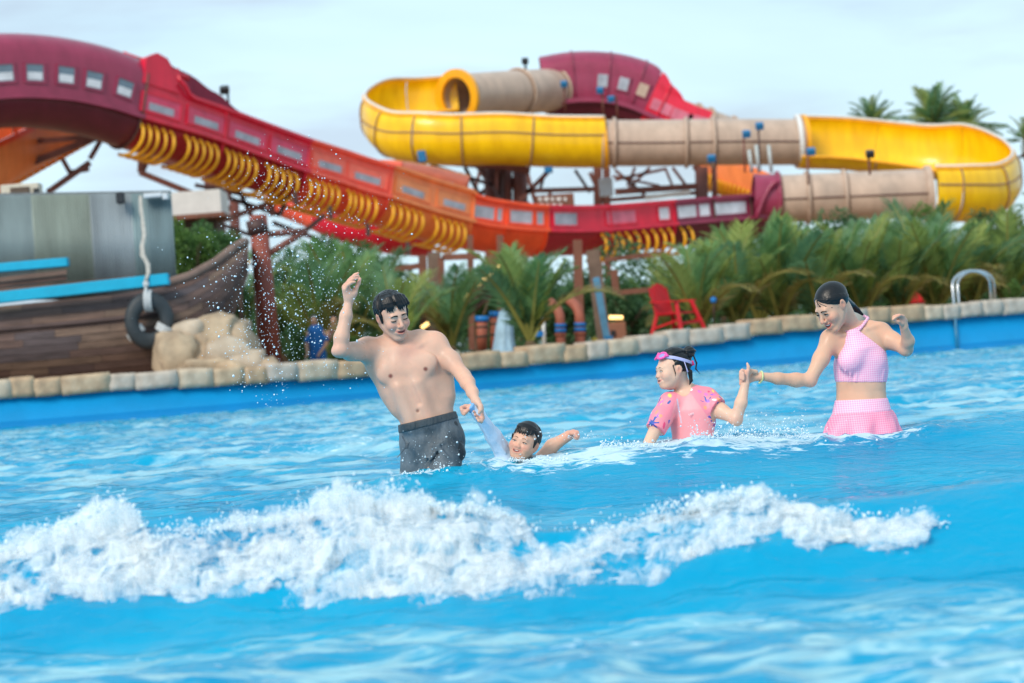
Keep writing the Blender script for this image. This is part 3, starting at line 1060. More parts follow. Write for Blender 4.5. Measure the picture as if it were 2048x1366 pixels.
# windows in the tall far wall, seen past the roof's cut edge
for px in (352, 386, 420, 452):
    p, t, s, u = flume_frame(px)
    R = Matrix((t, s, u)).transposed()
    c = p - s * (W2 - 0.02) + u * (interp(FAR_T, px) - 1.15) + t * 0.3
    MB().box(c, (1.0, 0.12, 0.8), R).build('window', M_winp, raft)

# yellow hoops round the underside
def hoop(px, parent, r=0.105):
    p, t, s, u = flume_frame(px)
    pts = []
    for k in range(15):
        a = math.radians(-72 + 190 * k / 14)
        pts.append(p + s * (0.52 + 1.38 * math.cos(a)) - u * (0.98 + 0.98 * math.sin(a)))
    return MB().tube(pts, r, 6).build('hoop', M_rib, parent, True)


for (a, c) in ((243, 300), (326, 383), (408, 465), (492, 549), (576, 633), (660, 717), (746, 803), (832, 889)):
    for k in range(5):
        hoop(a + (c - a) * k / 4.0, raft)
for k in range(9):
    hoop(1176 + 16.2 * k, raft)
for px in (1330, 1346):
    hoop(px, raft)

# --- crimson ragged crest where the roof of the hump ends
p, t, s, u = flume_frame(262)
V = []
ridge = [(-0.9, 3.3), (-0.2, 3.75), (0.5, 3.62), (1.0, 3.15), (1.35, 3.3), (1.5, 2.7), (1.25, 2.2), (1.6, 1.9), (-0.9, 1.9)]
MB().prism([p + t * a + u * c + s * (W2 - 0.35) for a, c in ridge], s * 0.55).build('crest_ornament', M_crim, raft)
MB().tube([flume_frame(x)[0] + flume_frame(x)[3] * 4.0 - flume_frame(x)[2] * 1.2 for x in range(250, 400, 10)], 0.22, 8).build('roof_ridge', M_crim, raft, True)

# --- orange feeder flume behind the hump, dropping to the left edge
feed = empty('orange_feeder_flume', P(80, 700, 140), 'orange flume with yellow hoops dropping away under the purple hump', 'water slide')
fpath = smooth_path([P(235, 196, 152), P(190, 225, 147), P(120, 262, 143), P(50, 300, 140), P(-20, 338, 137), P(-110, 385, 134)], 6)
fprof = [(-1.3 * math.cos(math.pi * k / 10), -1.25 * math.sin(math.pi * k / 10)) for k in range(11)]
fprof = [(-1.35, 1.3)] + fprof + [(1.35, 1.3)]
sweep('channel_section', fpath[:13], fprof, M_coral, feed, 0.1)
sweep('channel_section', fpath[12:], fprof, M_apric, feed, 0.1)
for sgn in (-1, 1):
    sweep('side_rail', fpath, [(sgn * 1.45, 1.5), (sgn * 1.45, 1.2)], M_orange, feed, 0.2)
fr = frames(fpath)
for i in range(3, 29, 1):
    p, t, s, u = fr[i]
    for h_ in (0.0,):
        pts = [p + s * 1.42 * math.cos(a) - u * 1.4 * math.sin(a) for a in [math.pi * (0.03 + 0.6 * k / 10) for k in range(11)]]
        MB().tube(pts, 0.085, 5).build('hoop', M_rib, feed, True)
for i in (6, 10, 14, 18, 22):
    p, t, s, u = fr[i]
    MB().bar(p - s * 1.45 + u * 1.4, p - s * 1.45 + u * 2.9, 0.14).build('guard_post', M_orange, feed)
MB().tube([q[0] - q[2] * 1.45 + q[3] * 2.9 for q in fr[3:26]], 0.13, 6).build('guard_rail', M_orange, feed, True)

# --- closed tan tubes
def tube_section(parent, pts, R, seg_m, name='tube_section', n=6, joints=(), seam=True, closed_end=False):
    path = smooth_path(pts, n)
    prof = [(R * math.cos(2 * math.pi * k / 28 - 1.2), R * math.sin(2 * math.pi * k / 28 - 1.2)) for k in range(29)]
    o = sweep(name, path, prof, seg_m, parent, 0.12)
    fr_ = frames(path)
    for j in joints:
        i = int(j * (len(fr_) - 1))
        p, t, s, u = fr_[i]
        MB().tube([p + s * (R + 0.10) * math.cos(a) + u * (R + 0.10) * math.sin(a) for a in [2 * math.pi * k / 28 for k in range(28)]], 0.13, 6, closed=True).build('joint_ring', seg_m if seg_m is M_purple else M_tan, parent, True)
        MB().tube([p + t * 0.16 + s * (R + 0.06) * math.cos(a) + u * (R + 0.06) * math.sin(a) for a in [2 * math.pi * k / 28 for k in range(28)]], 0.05, 5, closed=True).build('joint_line', M_tand, parent, True)
    if seam:
        MB().tube([q[0] + q[2] * (R + 0.03) * 0.995 - q[3] * 0.12 for q in fr_], 0.055, 5).build('seam', M_seam, parent, True)
    return path


TR = 1.62
low = empty('tan_tube_slide', P(1700, 700, 170), 'tan tube joining the lower end of the right yellow loop to the purple flume', 'water slide')
tube_section(low, [P(1556, 398, 170), P(1630, 395, 170), P(1750, 390, 170), P(1852, 386, 170)], TR, M_tan, joints=(0.0, 0.31, 0.52, 1.0))
# purple flared mouth where the flume enters the tube
mouth = tube_section(low, [P(1505, 398, 170), P(1530, 399, 170), P(1556, 398, 170)], TR + 0.08, M_purple, 'flared_mouth', 4, joints=(1.0,), seam=False)
MB().tube([P(1512 + 45 * k / 8, 436 - 46 * math.sin(math.pi * 0.5 * k / 8) * 1.6 + 0, 168.2) for k in range(9)], 0.16, 7).build('mouth_rim', M_purple, low, True)

mid = empty('tan_tube_slide', P(1400, 700, 183), 'long level tan tube linking the two yellow loops', 'water slide')
tube_section(mid, [P(1206, 286, 183), P(1300, 286, 183), P(1450, 284, 183), P(1596, 284, 184)], TR + 0.06, M_tan, joints=(0.0, 0.16, 0.55, 0.66, 1.0))
up = empty('tan_tube_slide', P(1050, 700, 197), 'upper tan tube leading from the purple hump into the left yellow loop', 'water slide')
tube_section(up, [P(1118, 180, 203), P(1060, 183, 199.5), P(985, 188, 196), P(915, 194, 193)], TR + 0.12, M_tan, joints=(0.12, 0.45, 0.97))
bk = empty('ribbed_tan_tube', P(1390, 700, 208), 'ribbed tan tube sloping down behind the purple hump', 'water slide')
tube_section(bk, [P(1290, 220, 208), P(1350, 238, 208), P(1420, 262, 209), P(1480, 285, 210)], TR + 0.1, M_tan, joints=(0.15, 0.32, 0.5, 0.66, 0.85))

# --- yellow open loops
def loop_profile(side, top=1.55, R=1.8):
    """Three-quarter pipe; side=+1 puts the tall outer wall on the +side."""
    pr = []
    for k in range(17):                          # low inner lip, under the pipe, up to the outer side
        a = -math.pi * 0.78 + math.pi * 0.80 * k / 16
        pr.append((side * R * math.cos(a), R * math.sin(a)))
    for du, dx in ((0.33, 0.0), (0.62, -0.04), (0.85, -0.14), (1.0, -0.32)):
        pr.append((side * (R + dx), 0.1 + du * top))
    return pr


def yellow_loop(name, label, pts, side, tops, R=1.8, n=8, step=11):
    root = empty(name, (pts[0].x, pts[0].y, 0.6), label, 'water slide')
    path = smooth_path(pts, n)
    NP = len(path) - 1
    profs = [loop_profile(side, interp(tops, i / NP), R) for i in range(NP + 1)]
    idx = list(range(0, len(path) - 1, step))
    for i in idx:
        j = min(i + step, len(path) - 1)
        sweep('channel_section', path[i:j + 1], (lambda q, i=i: profs[min(i + q, NP)]), M_yellow, root, 0.10 * (1 if side > 0 else -1))
    fr_ = frames(path)
    rim = [q[0] + q[2] * (profs[i][-1][0] - side * 0.02) + q[3] * (profs[i][-1][1] + 0.06) for i, q in enumerate(fr_)]
    inn = [q[0] + q[2] * profs[i][0][0] + q[3] * (profs[i][0][1] + 0.05) for i, q in enumerate(fr_)]
    sh = [q[0] + q[2] * side * (R + 0.06) + q[3] * 0.42 for q in fr_]
    MB().tube(rim, 0.14, 7).build('outer_rim', M_ylip, root, True)
    MB().tube(inn, 0.12, 7).build('inner_rim', M_ylip, root, True)
    MB().tube(sh, 0.05, 5).build('seam', M_tand, root, True)
    mbw = MB().tube([q[0] + q[2] * (profs[i][-1][0] - side * 0.12) + q[3] * (profs[i][-1][1] + 0.24) for i, q in enumerate(fr_)], 0.10, 6)
    mbw.build('water_pipe', M_white, root, True)
    for i in idx[1:]:
        p, t, s, u = fr_[i]
        MB().tube([p + s * a * 1.035 + u * c * 1.035 for a, c in profs[i]], 0.06, 5).build('joint_line', M_tand, root, True)
    return root


rl = 6.6
cR = P(1800, 340, 177)
ptsR = [P(1596, 284, 184), P(1700, 288, 184.2)]
cx_, cy_ = P(1812, 340, 177).x, 177.2
for k in range(0, 9):
    th = math.pi / 2 - math.pi * k / 8
    X_, Y_ = cx_ + 5.9 * math.cos(th), cy_ + 7.0 * math.sin(th)
    zc = P(1024 + X_ / Y_ * F_PX, interp([(0, 298), (2, 306), (4, 352), (6, 384), (8, 386)], k), Y_).z
    ptsR.append(Vector((X_, Y_, zc)))
ptsR[2:3] = []
ptsR = ptsR[:-1] + [P(1852, 386, 170)]
yellow_loop('yellow_loop', 'right-hand yellow open loop banking round behind the palms', ptsR, -1, [(0, 1.75), (0.45, 1.75), (0.7, 1.5), (1, 1.35)], 1.95)
ptsL = [P(915, 194, 193)]
cx_, cy_ = P(905, 230, 188).x, 188.0
for k in range(1, 9):
    th = math.pi / 2 + math.pi * k / 8
    X_, Y_ = cx_ + 5.0 * math.cos(th), cy_ + 5.3 * math.sin(th)
    zc = P(1024 + X_ / Y_ * F_PX, interp([(0, 194), (2, 200), (4, 238), (6, 272), (8, 280)], k), Y_).z
    ptsL.append(Vector((X_, Y_, zc)))
ptsL += [P(1000, 280, 182.6), P(1100, 285, 182.8), P(1206, 286, 183)]
loopL = yellow_loop('yellow_loop', 'left-hand yellow open loop high over the orange flume', ptsL, 1, [(0, 1.55), (0.35, 1.6), (0.6, 1.5), (1, 1.45)])
# flange plates where tubes enter the loops
def flange_plate(parent, c, axis, r_out, r_in, mat_, thick=0.3):
    axis = Vector(axis).normalized()
    s = axis.cross(Vector((0, 0, 1))).normalized(); u = s.cross(axis)
    V, F = [], []
    n_ = 32
    for k in range(n_):
        a = 2 * math.pi * k / n_
        dirv = s * math.cos(a) + u * math.sin(a)
        ro = r_out
        V += [c + dirv * ro, c + dirv * r_in, c + dirv * r_in + axis * thick, c + dirv * ro + axis * thick]
    for k in range(n_):
        k2 = (k + 1) % n_
        for q in range(4):
            F.append((4 * k + q, 4 * k + (q + 1) % 4, 4 * k2 + (q + 1) % 4, 4 * k2 + q))
    me = mesh_from('end_flange', V, F)
    bm = bmesh.new(); bm.from_mesh(me); bmesh.ops.recalc_face_normals(bm, faces=bm.faces); bm.to_mesh(me); bm.free()
    return link('end_flange', me, mat_, parent, False)


flange_plate(up, P(912, 194, 192.9), P(985, 188, 196) - P(915, 194, 193), 2.15, 1.5, M_ylip)
flange_plate(mid, P(1594, 284, 184), (1, 0, 0), 1.95, 1.55, M_white)
flange_plate(mid, P(1604, 284, 184), (1, 0.1, 0), 2.0, 1.6, M_ylip)
flange_plate(low, P(1853, 386, 170), (1, 0, 0), 1.85, 1.55, M_tan)
flange_plate(mid, P(1205, 286, 183), (1, 0, 0), 1.9, 1.55, M_ylip)

# --- purple roofed hump behind the left loop
hump = empty('purple_hump_flume', P(1200, 700, 203), 'roofed purple hump with small windows behind the yellow loop', 'water slide')
hp = smooth_path([P(1096, 214, 203), P(1150, 205, 203), P(1210, 206, 203), P(1260, 218, 203), P(1310, 240, 203), P(1360, 262, 203), P(1410, 275, 203)], 6)
hfr = frames(hp)
def hump_prof(i, what):
    px = 1096 + 314 * i / (len(hp) - 1)
    L = interp([(1096, 6.2), (1150, 6.6), (1230, 6.4), (1262, 5.0), (1285, 4.0), (1310, 3.0), (1345, 2.2), (1410, 2.0)], px)
    pts = []
    for k in range(12):
        a = L * k / 11
        if a < 2.4: pts.append((1.75 + 0.15 * math.sin(a * 1.3), a))
        else:
            th = min((a - 2.4) / 2.2, 1.52)
            pts.append((1.9 * math.cos(th), 2.4 + 1.7 * math.sin(th)))
    if what == 'far':
        return [(-x, y) for x, y in pts][::-1]
    return pts
under = [(-1.75 * math.cos(math.pi * k / 12), -1.5 * math.sin(math.pi * k / 12)) for k in range(13)]
sweep('channel_section', hp[:22], under, M_purpled, hump, 0.1)
sweep('channel_section', hp[21:], under, M_crim, hump, 0.1)
sweep('roofed_wall', hp[:22], lambda i: hump_prof(i, 'near'), M_purple, hump, 0.1)
sweep('near_wall', hp[21:], lambda i: hump_prof(i + 21, 'near'), M_crim, hump, 0.1)
sweep('far_wall', hp, lambda i: hump_prof(i, 'far'), M_purple, hump, 0.1)
for i in (11, 15, 19):
    p, t, s, u = hfr[i]
    R = Matrix((t, s, u)).transposed()
    MB().box(p + s * 1.92 + u * 1.55, (1.15, 0.2, 1.35), R).build('window', M_purple, hump, bevel=0.05)
    MB().box(p + s * 2.02 + u * 1.55, (0.8, 0.1, 1.0), R).build('pane', M_winp if i < 19 else M_tan, hump)
for i in (6, 12, 18, 24):
    p, t, s, u = hfr[i]
    pr = hump_prof(i, 'near')
    MB().tube([p + s * (a + 0.06) + u * (c + 0.03) for a, c in pr], 0.09, 6).build('rib', M_purple if i < 22 else M_crim, hump, True)
sweep('ledge', hp, [(1.95, 0.15), (1.95, -0.2)], M_purple, hump, 0.25)
for i in (24, 29, 33):
    p, t, s, u = hfr[i]
    R = Matrix((t, s, u)).transposed()
    MB().box(p + s * 1.86 + u * 0.95, (1.7, 0.14, 0.9), R).build('panel', M_winr, hump)

# --- steel supports
def beam(parent, x1, y1, x2, y2, wpx, Y, m_=None, Y2=None, name='beam', round_=False):
    a, c = P(x1, y1, Y), P(x2, y2, Y2 or Y)
    w = wpx * Y / F_PX
    mb = MB()
    if round_:
        mb.tube([a, c], w / 2, 12)
    else:
        mb.bar(a, c, w)
    return mb.build(name, m_ or M_steelb, parent, round_)


tw = empty('support_tower', P(440, 690, 147), 'brown steel support tower under the crimson drop', 'support')
beam(tw, 424, 335, 452, 705, 36, 148, name='column', round_=True)
beam(tw, 468, 400, 480, 700, 20, 152, name='column', round_=True)
for (a, b_, c, d_, w) in ((285, 310, 455, 360, 12), (280, 345, 460, 418, 12), (285, 285, 282, 345, 13), (455, 395, 560, 430, 9), (390, 370, 500, 392, 8),
                          (460, 340, 455, 400, 12), (560, 398, 450, 440, 10), (470, 362, 520, 470, 9), (500, 470, 420, 440, 8), (590, 350, 560, 430, 9), (540, 372, 545, 432, 12), (545, 445, 640, 480, 9), (650, 430, 600, 470, 9)):
    beam(tw, a, b_, c, d_, w, 146, M_steelb if w > 9 else M_steeld)
for (a, b_) in ((283, 292), (462, 350), (590, 392), (660, 420), (735, 455), (815, 492)):
    beam(tw, a, b_ - 8, a + 2, b_ + 18, 9, 144.5, M_steeld, name='hanger')

sw = empty('support_bracket', P(200, 690, 140), 'brown steel arms and bracket carrying the purple hump', 'support')
for (a, b_, c, d_, w) in ((0, 350, 210, 268, 13), (-20, 290, 205, 272, 10), (212, 262, 180, 318, 9), (180, 325, 95, 385, 11), (125, 318, 140, 345, 9), (140, 345, 178, 338, 9),
                          (208, 262, 300, 305, 11), (200, 245, 208, 275, 16), (300, 308, 285, 342, 10), (20, 170, 30, 330, 3)):
    beam(sw, a, b_, c, d_, w, 139, M_steelb)

t2 = empty('support_tower', P(1020, 690, 186), 'clustered brown columns and struts carrying the left yellow loop', 'support')
for (x, w) in ((985, 34), (1012, 24), (1040, 30)):
    beam(t2, x, 335, x + 4, 700, w, 186, name='column', round_=True)
for (a, b_, c, d_, w) in ((770, 290, 1060, 342, 15), (800, 315, 985, 330, 16), (860, 335, 980, 425, 11), (930, 335, 985, 440, 8), (790, 300, 860, 345, 12), (1095, 345, 1040, 400, 9), (860, 330, 985, 370, 7),
                          (1050, 382, 1190, 378, 9), (1060, 405, 1030, 450, 8), (1090, 345, 1080, 380, 6), (1150, 340, 1180, 385, 6), (960, 330, 1000, 400, 7), (780, 285, 800, 320, 12)):
    beam(t2, a, b_, c, d_, w, 185, M_steelb if w > 8 else M_steeld)
for (x, y) in ((843, 308), (845, 318), (1097, 340)):
    MB().box(P(x, y, 181), (0.6, 0.6, 0.45)).build('clamp', M_teal, t2, bevel=0.05)

rb_ = random.Random(6)
for i in range(16):
    x1_, y1_ = rb_.uniform(800, 1060), rb_.uniform(330, 350)
    beam(t2, x1_, y1_, x1_ + rb_.uniform(-70, 70), rb_.uniform(380, 440), rb_.uniform(6, 11), 185 + rb_.uniform(0, 5), M_steelb if i % 2 else M_steeld)
t3 = empty('support_tower', P(1220, 690, 187), 'brown steel frame with cross braces under the middle tan tube', 'support')
for (x, w) in ((1195, 16), (1213, 14), (1403, 26), (1428, 10)):
    beam(t3, x, 334, x + 4, 700, w, 188, name='column', round_=w > 20)
for (a, b_, c, d_, w) in ((1180, 345, 1215, 420, 8), (1230, 340, 1290, 390, 6), (1300, 335, 1250, 385, 6), (1230, 384, 1400, 372, 12), (1330, 335, 1345, 372, 5), (1345, 335, 1375, 375, 6), (1220, 400, 1400, 385, 8), (1100, 380, 1100, 410, 8),
                          (1230, 360, 1330, 338, 6), (1390, 330, 1410, 360, 14), (1270, 335, 1255, 372, 6), (1320, 372, 1225, 352, 5)):
    beam(t3, a, b_, c, d_, w, 188, M_steelb)
tag(MB().box(P(1212, 375, 186), (1.0, 0.9, 1.35)).build('electrical_cabinet', mat('pale_cabinet', (0.52, 0.6, 0.66), 0.4, 0.1, 4), None, bevel=0.06), 'pale grey electrical cabinet on the steel frame below the tan tube', 'cabinet')

# second, far run of hoops seen under the middle tube
far = empty('distant_hooped_flume', P(1460, 700, 200), 'small orange hooped flume seen in the gap under the middle tan tube', 'water slide')
dpath = smooth_path([P(1400, 345, 200), P(1440, 352, 200), P(1480, 364, 199), P(1525, 382, 198)], 6)
sweep('channel_section', dpath, fprof, M_apric, far, 0.1)
dfr = frames(dpath)
for i in range(0, len(dfr)):
    p, t, s, u = dfr[i]
    MB().tube([p + s * 1.42 * math.cos(a) - u * 1.4 * math.sin(a) for a in [math.pi * (0.03 + 0.6 * k / 10) for k in range(11)]], 0.1, 5).build('hoop', M_rib, far, True)
rd = empty('red_lower_flume', P(620, 700, 160), 'red and orange flume crossing low behind the support tower', 'water slide')
rpath = smooth_path([P(560, 396, 162), P(620, 420, 160), P(680, 446, 158), P(760, 470, 158), P(850, 480, 160)], 5)
sweep('channel_section', rpath[:9], [(-1.2, 0.6)] + [(-1.2 * math.cos(math.pi * k / 10), -1.1 * math.sin(math.pi * k / 10)) for k in range(11)] + [(1.2, 0.6)], M_coral, rd, 0.1)
sweep('channel_section', rpath[8:], [(-1.2, 0.6)] + [(-1.2 * math.cos(math.pi * k / 10), -1.1 * math.sin(math.pi * k / 10)) for k in range(11)] + [(1.2, 0.6)], M_crim, rd, 0.1)
of = empty('orange_roofed_flume', P(800, 700, 170), 'orange flume with a windowed roof passing behind the apricot section', 'water slide')
opath = smooth_path([P(690, 372, 172), P(770, 362, 172), P(850, 372, 172), P(930, 392, 172)], 5)
oprof = [(1.5, -1.2), (1.6, 0.0), (1.5, 0.8), (0.9, 1.25), (0, 1.45), (-0.9, 1.25), (-1.5, 0.8), (-1.6, 0), (-1.5, -1.2)]
M_rust = paint('slide_rust', lin((178, 84, 52)))
sweep('roofed_section', opath[:8], oprof, M_orange, of, 0.1)
sweep('roofed_section', opath[7:], oprof, M_rust, of, 0.1)
for i in (3, 6, 9, 12):
    p, t, s, u = frames(opath)[i]
    MB().box(p + s * 1.6 + u * 0.2, (1.3, 0.12, 0.7), Matrix((t, s, u)).transposed()).build('window', M_winp, of)
for i in range(1, 15):
    p, t, s, u = frames(opath)[i]
    MB().tube([p + s * 1.6 * math.cos(a) - u * (1.2 + 0.9 * math.sin(a)) for a in [math.pi * (0.0 + 0.6 * k / 8) for k in range(9)]], 0.1, 5).build('hoop', M_rib, of, True)

# ------------------------------------------------------------------ palms and shrubs
def leafmat(nm, rgb, rough=0.45, var=0.35, sc=3.0, rgb2=None):
    m_ = mat(nm, rgb, rough, var, sc, rgb2=rgb2, spec=0.35)
    nt = m_.node_tree
    bs = nt.nodes['Principled BSDF']
    out = [x for x in nt.nodes if x.type == 'OUTPUT_MATERIAL'][0]
    tr = nt.nodes.new('ShaderNodeBsdfTranslucent')
    mx = nt.nodes.new('ShaderNodeMixShader'); mx.inputs[0].default_value = 0.5
    nt.links.new(bs.inputs['Base Color'].links[0].from_socket, tr.inputs['Color'])
    nt.links.new(bs.outputs[0], mx.inputs[1]); nt.links.new(tr.outputs[0], mx.inputs[2])
    nt.links.new(mx.outputs[0], out.inputs['Surface'])
    return m_


M_frond = [leafmat('palm_frond_%d' % i, c, rgb2=c2) for i, (c, c2) in enumerate((
    ((0.15, 0.32, 0.12), (0.27, 0.46, 0.17)), ((0.125, 0.28, 0.15), (0.22, 0.41, 0.19)), ((0.28, 0.40, 0.10), (0.46, 0.54, 0.16)), ((0.28, 0.26, 0.08), (0.40, 0.32, 0.10))))]
M_ptrunk = mat('palm_trunk', lin((104, 88, 66)), 0.9, 0.35, 5, 0.8, 14)
M_stalk = mat('palm_stalk', lin((128, 128, 62)), 0.6, 0.25, 4)


def frond_mesh(name, L, bend, seed, leaf=0.42, pairs=34, width=0.030):
    """One feather frond along +X rising from the origin, arching over by bend (radians)."""
    r = random.Random(seed)
    V, F, mi = [], [], []
    pts = []
    ang = math.radians(6)
    p = Vector((0, 0, 0))
    N = 16
    dirs = []
    for i in range(N + 1):
        t = i / N
        a = -bend * t ** 1.6
        d = Vector((math.cos(a), 0, math.sin(a)))
        pts.append(p.copy()); dirs.append(d)
        p = p + d * (L / N)
    # rachis: thin three-sided tube
    for i, q in enumerate(pts):
        w = 0.022 * (1 - 0.8 * i / N) + 0.003
        up = Vector((-dirs[i].z, 0, dirs[i].x))
        V += [q + up * w, q + Vector((0, w, 0)) - up * w * .6, q + Vector((0, -w, 0)) - up * w * .6]
    for i in range(N):
        for k in range(3):
            F.append((3 * i + k, 3 * i + (k + 1) % 3, 3 * i + 3 + (k + 1) % 3, 3 * i + 3 + k)); mi.append(1)
    for i in range(pairs):
        t = 0.14 + 0.86 * (i + 0.5) / pairs
        j = min(int(t * N), N - 1)
        q = pts[j].lerp(pts[j + 1], t * N - j)
        d = dirs[j]
        up = Vector((-d.z, 0, d.x))
        ll = leaf * (math.sin(math.pi * (0.12 + 0.80 * t)) ** 0.7) * r.uniform(0.85, 1.1)
        for sgn in (-1, 1):
            fwd = 0.75 + 0.5 * t
            ld = (Vector((0, sgn, 0)) + d * fwd + up * r.uniform(0.05, 0.35)).normalized()
            tip = q + ld * ll - Vector((0, 0, 1)) * ll * r.uniform(0.05, 0.32)
            midp = q + ld * ll * 0.5 + up * 0.01
            wv = (d - ld * d.dot(ld)).normalized() * width * r.uniform(0.8, 1.2)
            b0 = len(V)
            V += [q - wv * 0.4, q + wv * 0.4, midp + wv * 0.55, tip, midp - wv * 0.55]
            F.append((b0, b0 + 1, b0 + 2, b0 + 3, b0 + 4)); mi.append(0)
    me = mesh_from(name, V, F)
    me.materials.append(M_frond[seed % 3]); me.materials.append(M_stalk)
    me.polygons.foreach_set('material_index', mi)
    return me


FRONDS = [frond_mesh('frond', 1.0, 0.30 + 0.20 * (i % 5), i, leaf=0.30, pairs=46, width=0.0125) for i in range(9)]
FRONDS_DRY = [frond_mesh('frond', 1.0, 1.5 + 0.2 * i, 40 + 3 * i, leaf=0.24, pairs=40, width=0.012) for i in range(2)]
for me in FRONDS_DRY:
    me.materials[0] = M_frond[3]
rp_ = random.Random(21)


def palm(px, py_base, Y, L, trunk_h, nf, label, spread=(0.25, 1.25), grp='palms behind the pool wall', zbase=None, lean=0.0, dry=1, name='palm_tree'):
    base = P(px, py_base, Y)
    if zbase is not None: base.z = zbase
    root = empty(name, base, label, 'palm', grp)
    top = base + Vector((lean, 0, trunk_h))
    mb = MB()
    r0_ = 0.11 if trunk_h < 1.2 else 0.17
    npt = 6
    mb.tube([base.lerp(top, k / npt) + Vector((0, 0, -0.05 if k == 0 else 0)) for k in range(npt + 1)], [r0_ * (1.25 - 0.45 * k / npt) for k in range(npt + 1)], 9)
    for k in range(1, npt):
        q = base.lerp(top, k / npt)
        mb.tube([q - Vector((0, 0, .03)), q + Vector((0, 0, .03))], r0_ * 1.22, 9)
    mb.build('trunk', M_ptrunk, root, True)
    for k in range(nf):
        az = 2 * math.pi * (k * 0.382) + rp_.uniform(-0.25, 0.25)
        el = spread[1] - (spread[1] - spread[0]) * (k / max(1, nf - 1)) + rp_.uniform(-0.1, 0.1)
        isdry = k >= nf - dry
        me = (FRONDS_DRY if isdry else FRONDS)[rp_.randrange(2 if isdry else 9)]
        o = bpy.data.objects.new('frond', me)
        COL.objects.link(o)
        o.parent = root
        s_ = L * rp_.uniform(0.82, 1.12)
        o.scale = (s_, s_, s_)
        o.location = (lean, 0, trunk_h - 0.02)
        o.rotation_euler = (rp_.uniform(-0.5, 0.5), -el, az)
    return root


PALMS = [  # px, base y, Y, frond length, trunk, fronds, label
    (1395, 640, 62, 2.5, 0.35, 15, 'palm beside the red lifeguard chair, just right of it'),
    (1475, 640, 63.5, 2.6, 0.4, 15, 'palm two along from the red lifeguard chair'),
    (1560, 630, 64, 2.7, 0.4, 15, 'palm left of the person in gingham, above the outstretched arm'),
    (1640, 620, 64, 2.6, 0.35, 15, 'palm directly behind the person in pink gingham'),
    (1725, 618, 65, 2.6, 0.4, 15, 'palm just right of the person in pink gingham'),
    (1800, 612, 66, 2.6, 0.4, 15, 'palm in front of the half hidden red chair'),
    (1872, 610, 67, 2.6, 0.4, 14, 'palm left of the steel ladder rails'),
    (1945, 606, 68, 2.5, 0.4, 14, 'palm behind the steel ladder rails'),
    (2020, 602, 69, 2.5, 0.4, 14, 'palm at the far right end of the row'),
    (1520, 640, 68, 3.0, 0.5, 12, 'taller palm set back behind the row, above the person in goggles'),
    (1690, 620, 70, 3.0, 0.5, 12, 'taller palm set back behind the person in pink gingham'),
    (1850, 610, 72, 3.1, 0.5, 12, 'taller palm set back near the ladder rails'),
    (1062, 695, 57, 2.3, 0.45, 17, 'young palm standing alone in front of the slide steps'),
    (800, 725, 58, 2.3, 0.3, 9, 'palm behind the head of the shirtless person'),
    (905, 715, 62, 2.3, 0.5, 7, 'palm half hidden behind the brown steps post'),
    (640, 735, 62, 2.6, 0.6, 14, 'palm behind the person in blue'),
    (712, 735, 65, 3.0, 0.8, 13, 'palm behind the raised arm of the shirtless person'),
    (560, 735, 66, 2.8, 0.6, 12, 'palm right of the round brown post'),
    (470, 735, 64, 2.8, 1.0, 11, 'palm left of the round brown post, behind the rock pile'),
    (400, 735, 68, 2.6, 1.6, 12, 'palm rising behind the ship prow'),
    (1345, 690, 70, 2.0, 0.4, 11, 'palm in the shade behind the red lifeguard chair'),
]
for (x, y, Y, L, th, nf, lb) in PALMS:
    palm(x, y, Y, L * 1.0, th, max(8, nf - 3), lb, spread=(0.90, 1.50), zbase=0.6, dry=2 if x > 1300 else 1)
# tall palms beyond the yellow loop
palm(1745, 260, 215, 2.7, 17.5, 24, 'distant palm crown above the yellow loop, the lower one', spread=(-0.2, 1.45), grp='distant palms beyond the slide', zbase=0.6)
palm(1868, 250, 210, 3.6, 16.6, 34, 'distant palm crown above the yellow loop, the taller bushy one', spread=(-0.2, 1.5), grp='distant palms beyond the slide', zbase=0.6)
palm(1915, 250, 214, 3.3, 16.2, 30, 'distant palm crown leaning right above the yellow loop', spread=(-0.2, 1.45), grp='distant palms beyond the slide', zbase=0.6, lean=0.6)
palm(2052, 300, 205, 2.6, 14.5, 12, 'distant palm cut by the frame at the end of the loop', spread=(-0.2, 1.45), grp='distant palms beyond the slide', zbase=0.6)

# leafy shrubs and trees
M_leaf = [leafmat('shrub_leaf_%d' % i, c, rgb2=c2) for i, (c, c2) in enumerate((
    ((0.065, 0.16, 0.06), (0.13, 0.27, 0.09)), ((0.10, 0.23, 0.065), (0.21, 0.36, 0.09)), ((0.075, 0.17, 0.08), (0.13, 0.27, 0.11)), ((0.13, 0.18, 0.05), (0.24, 0.28, 0.08))))]
M_bark = mat('bark', lin((96, 78, 62)), 0.9, 0.35, 5, 0.7, 16)


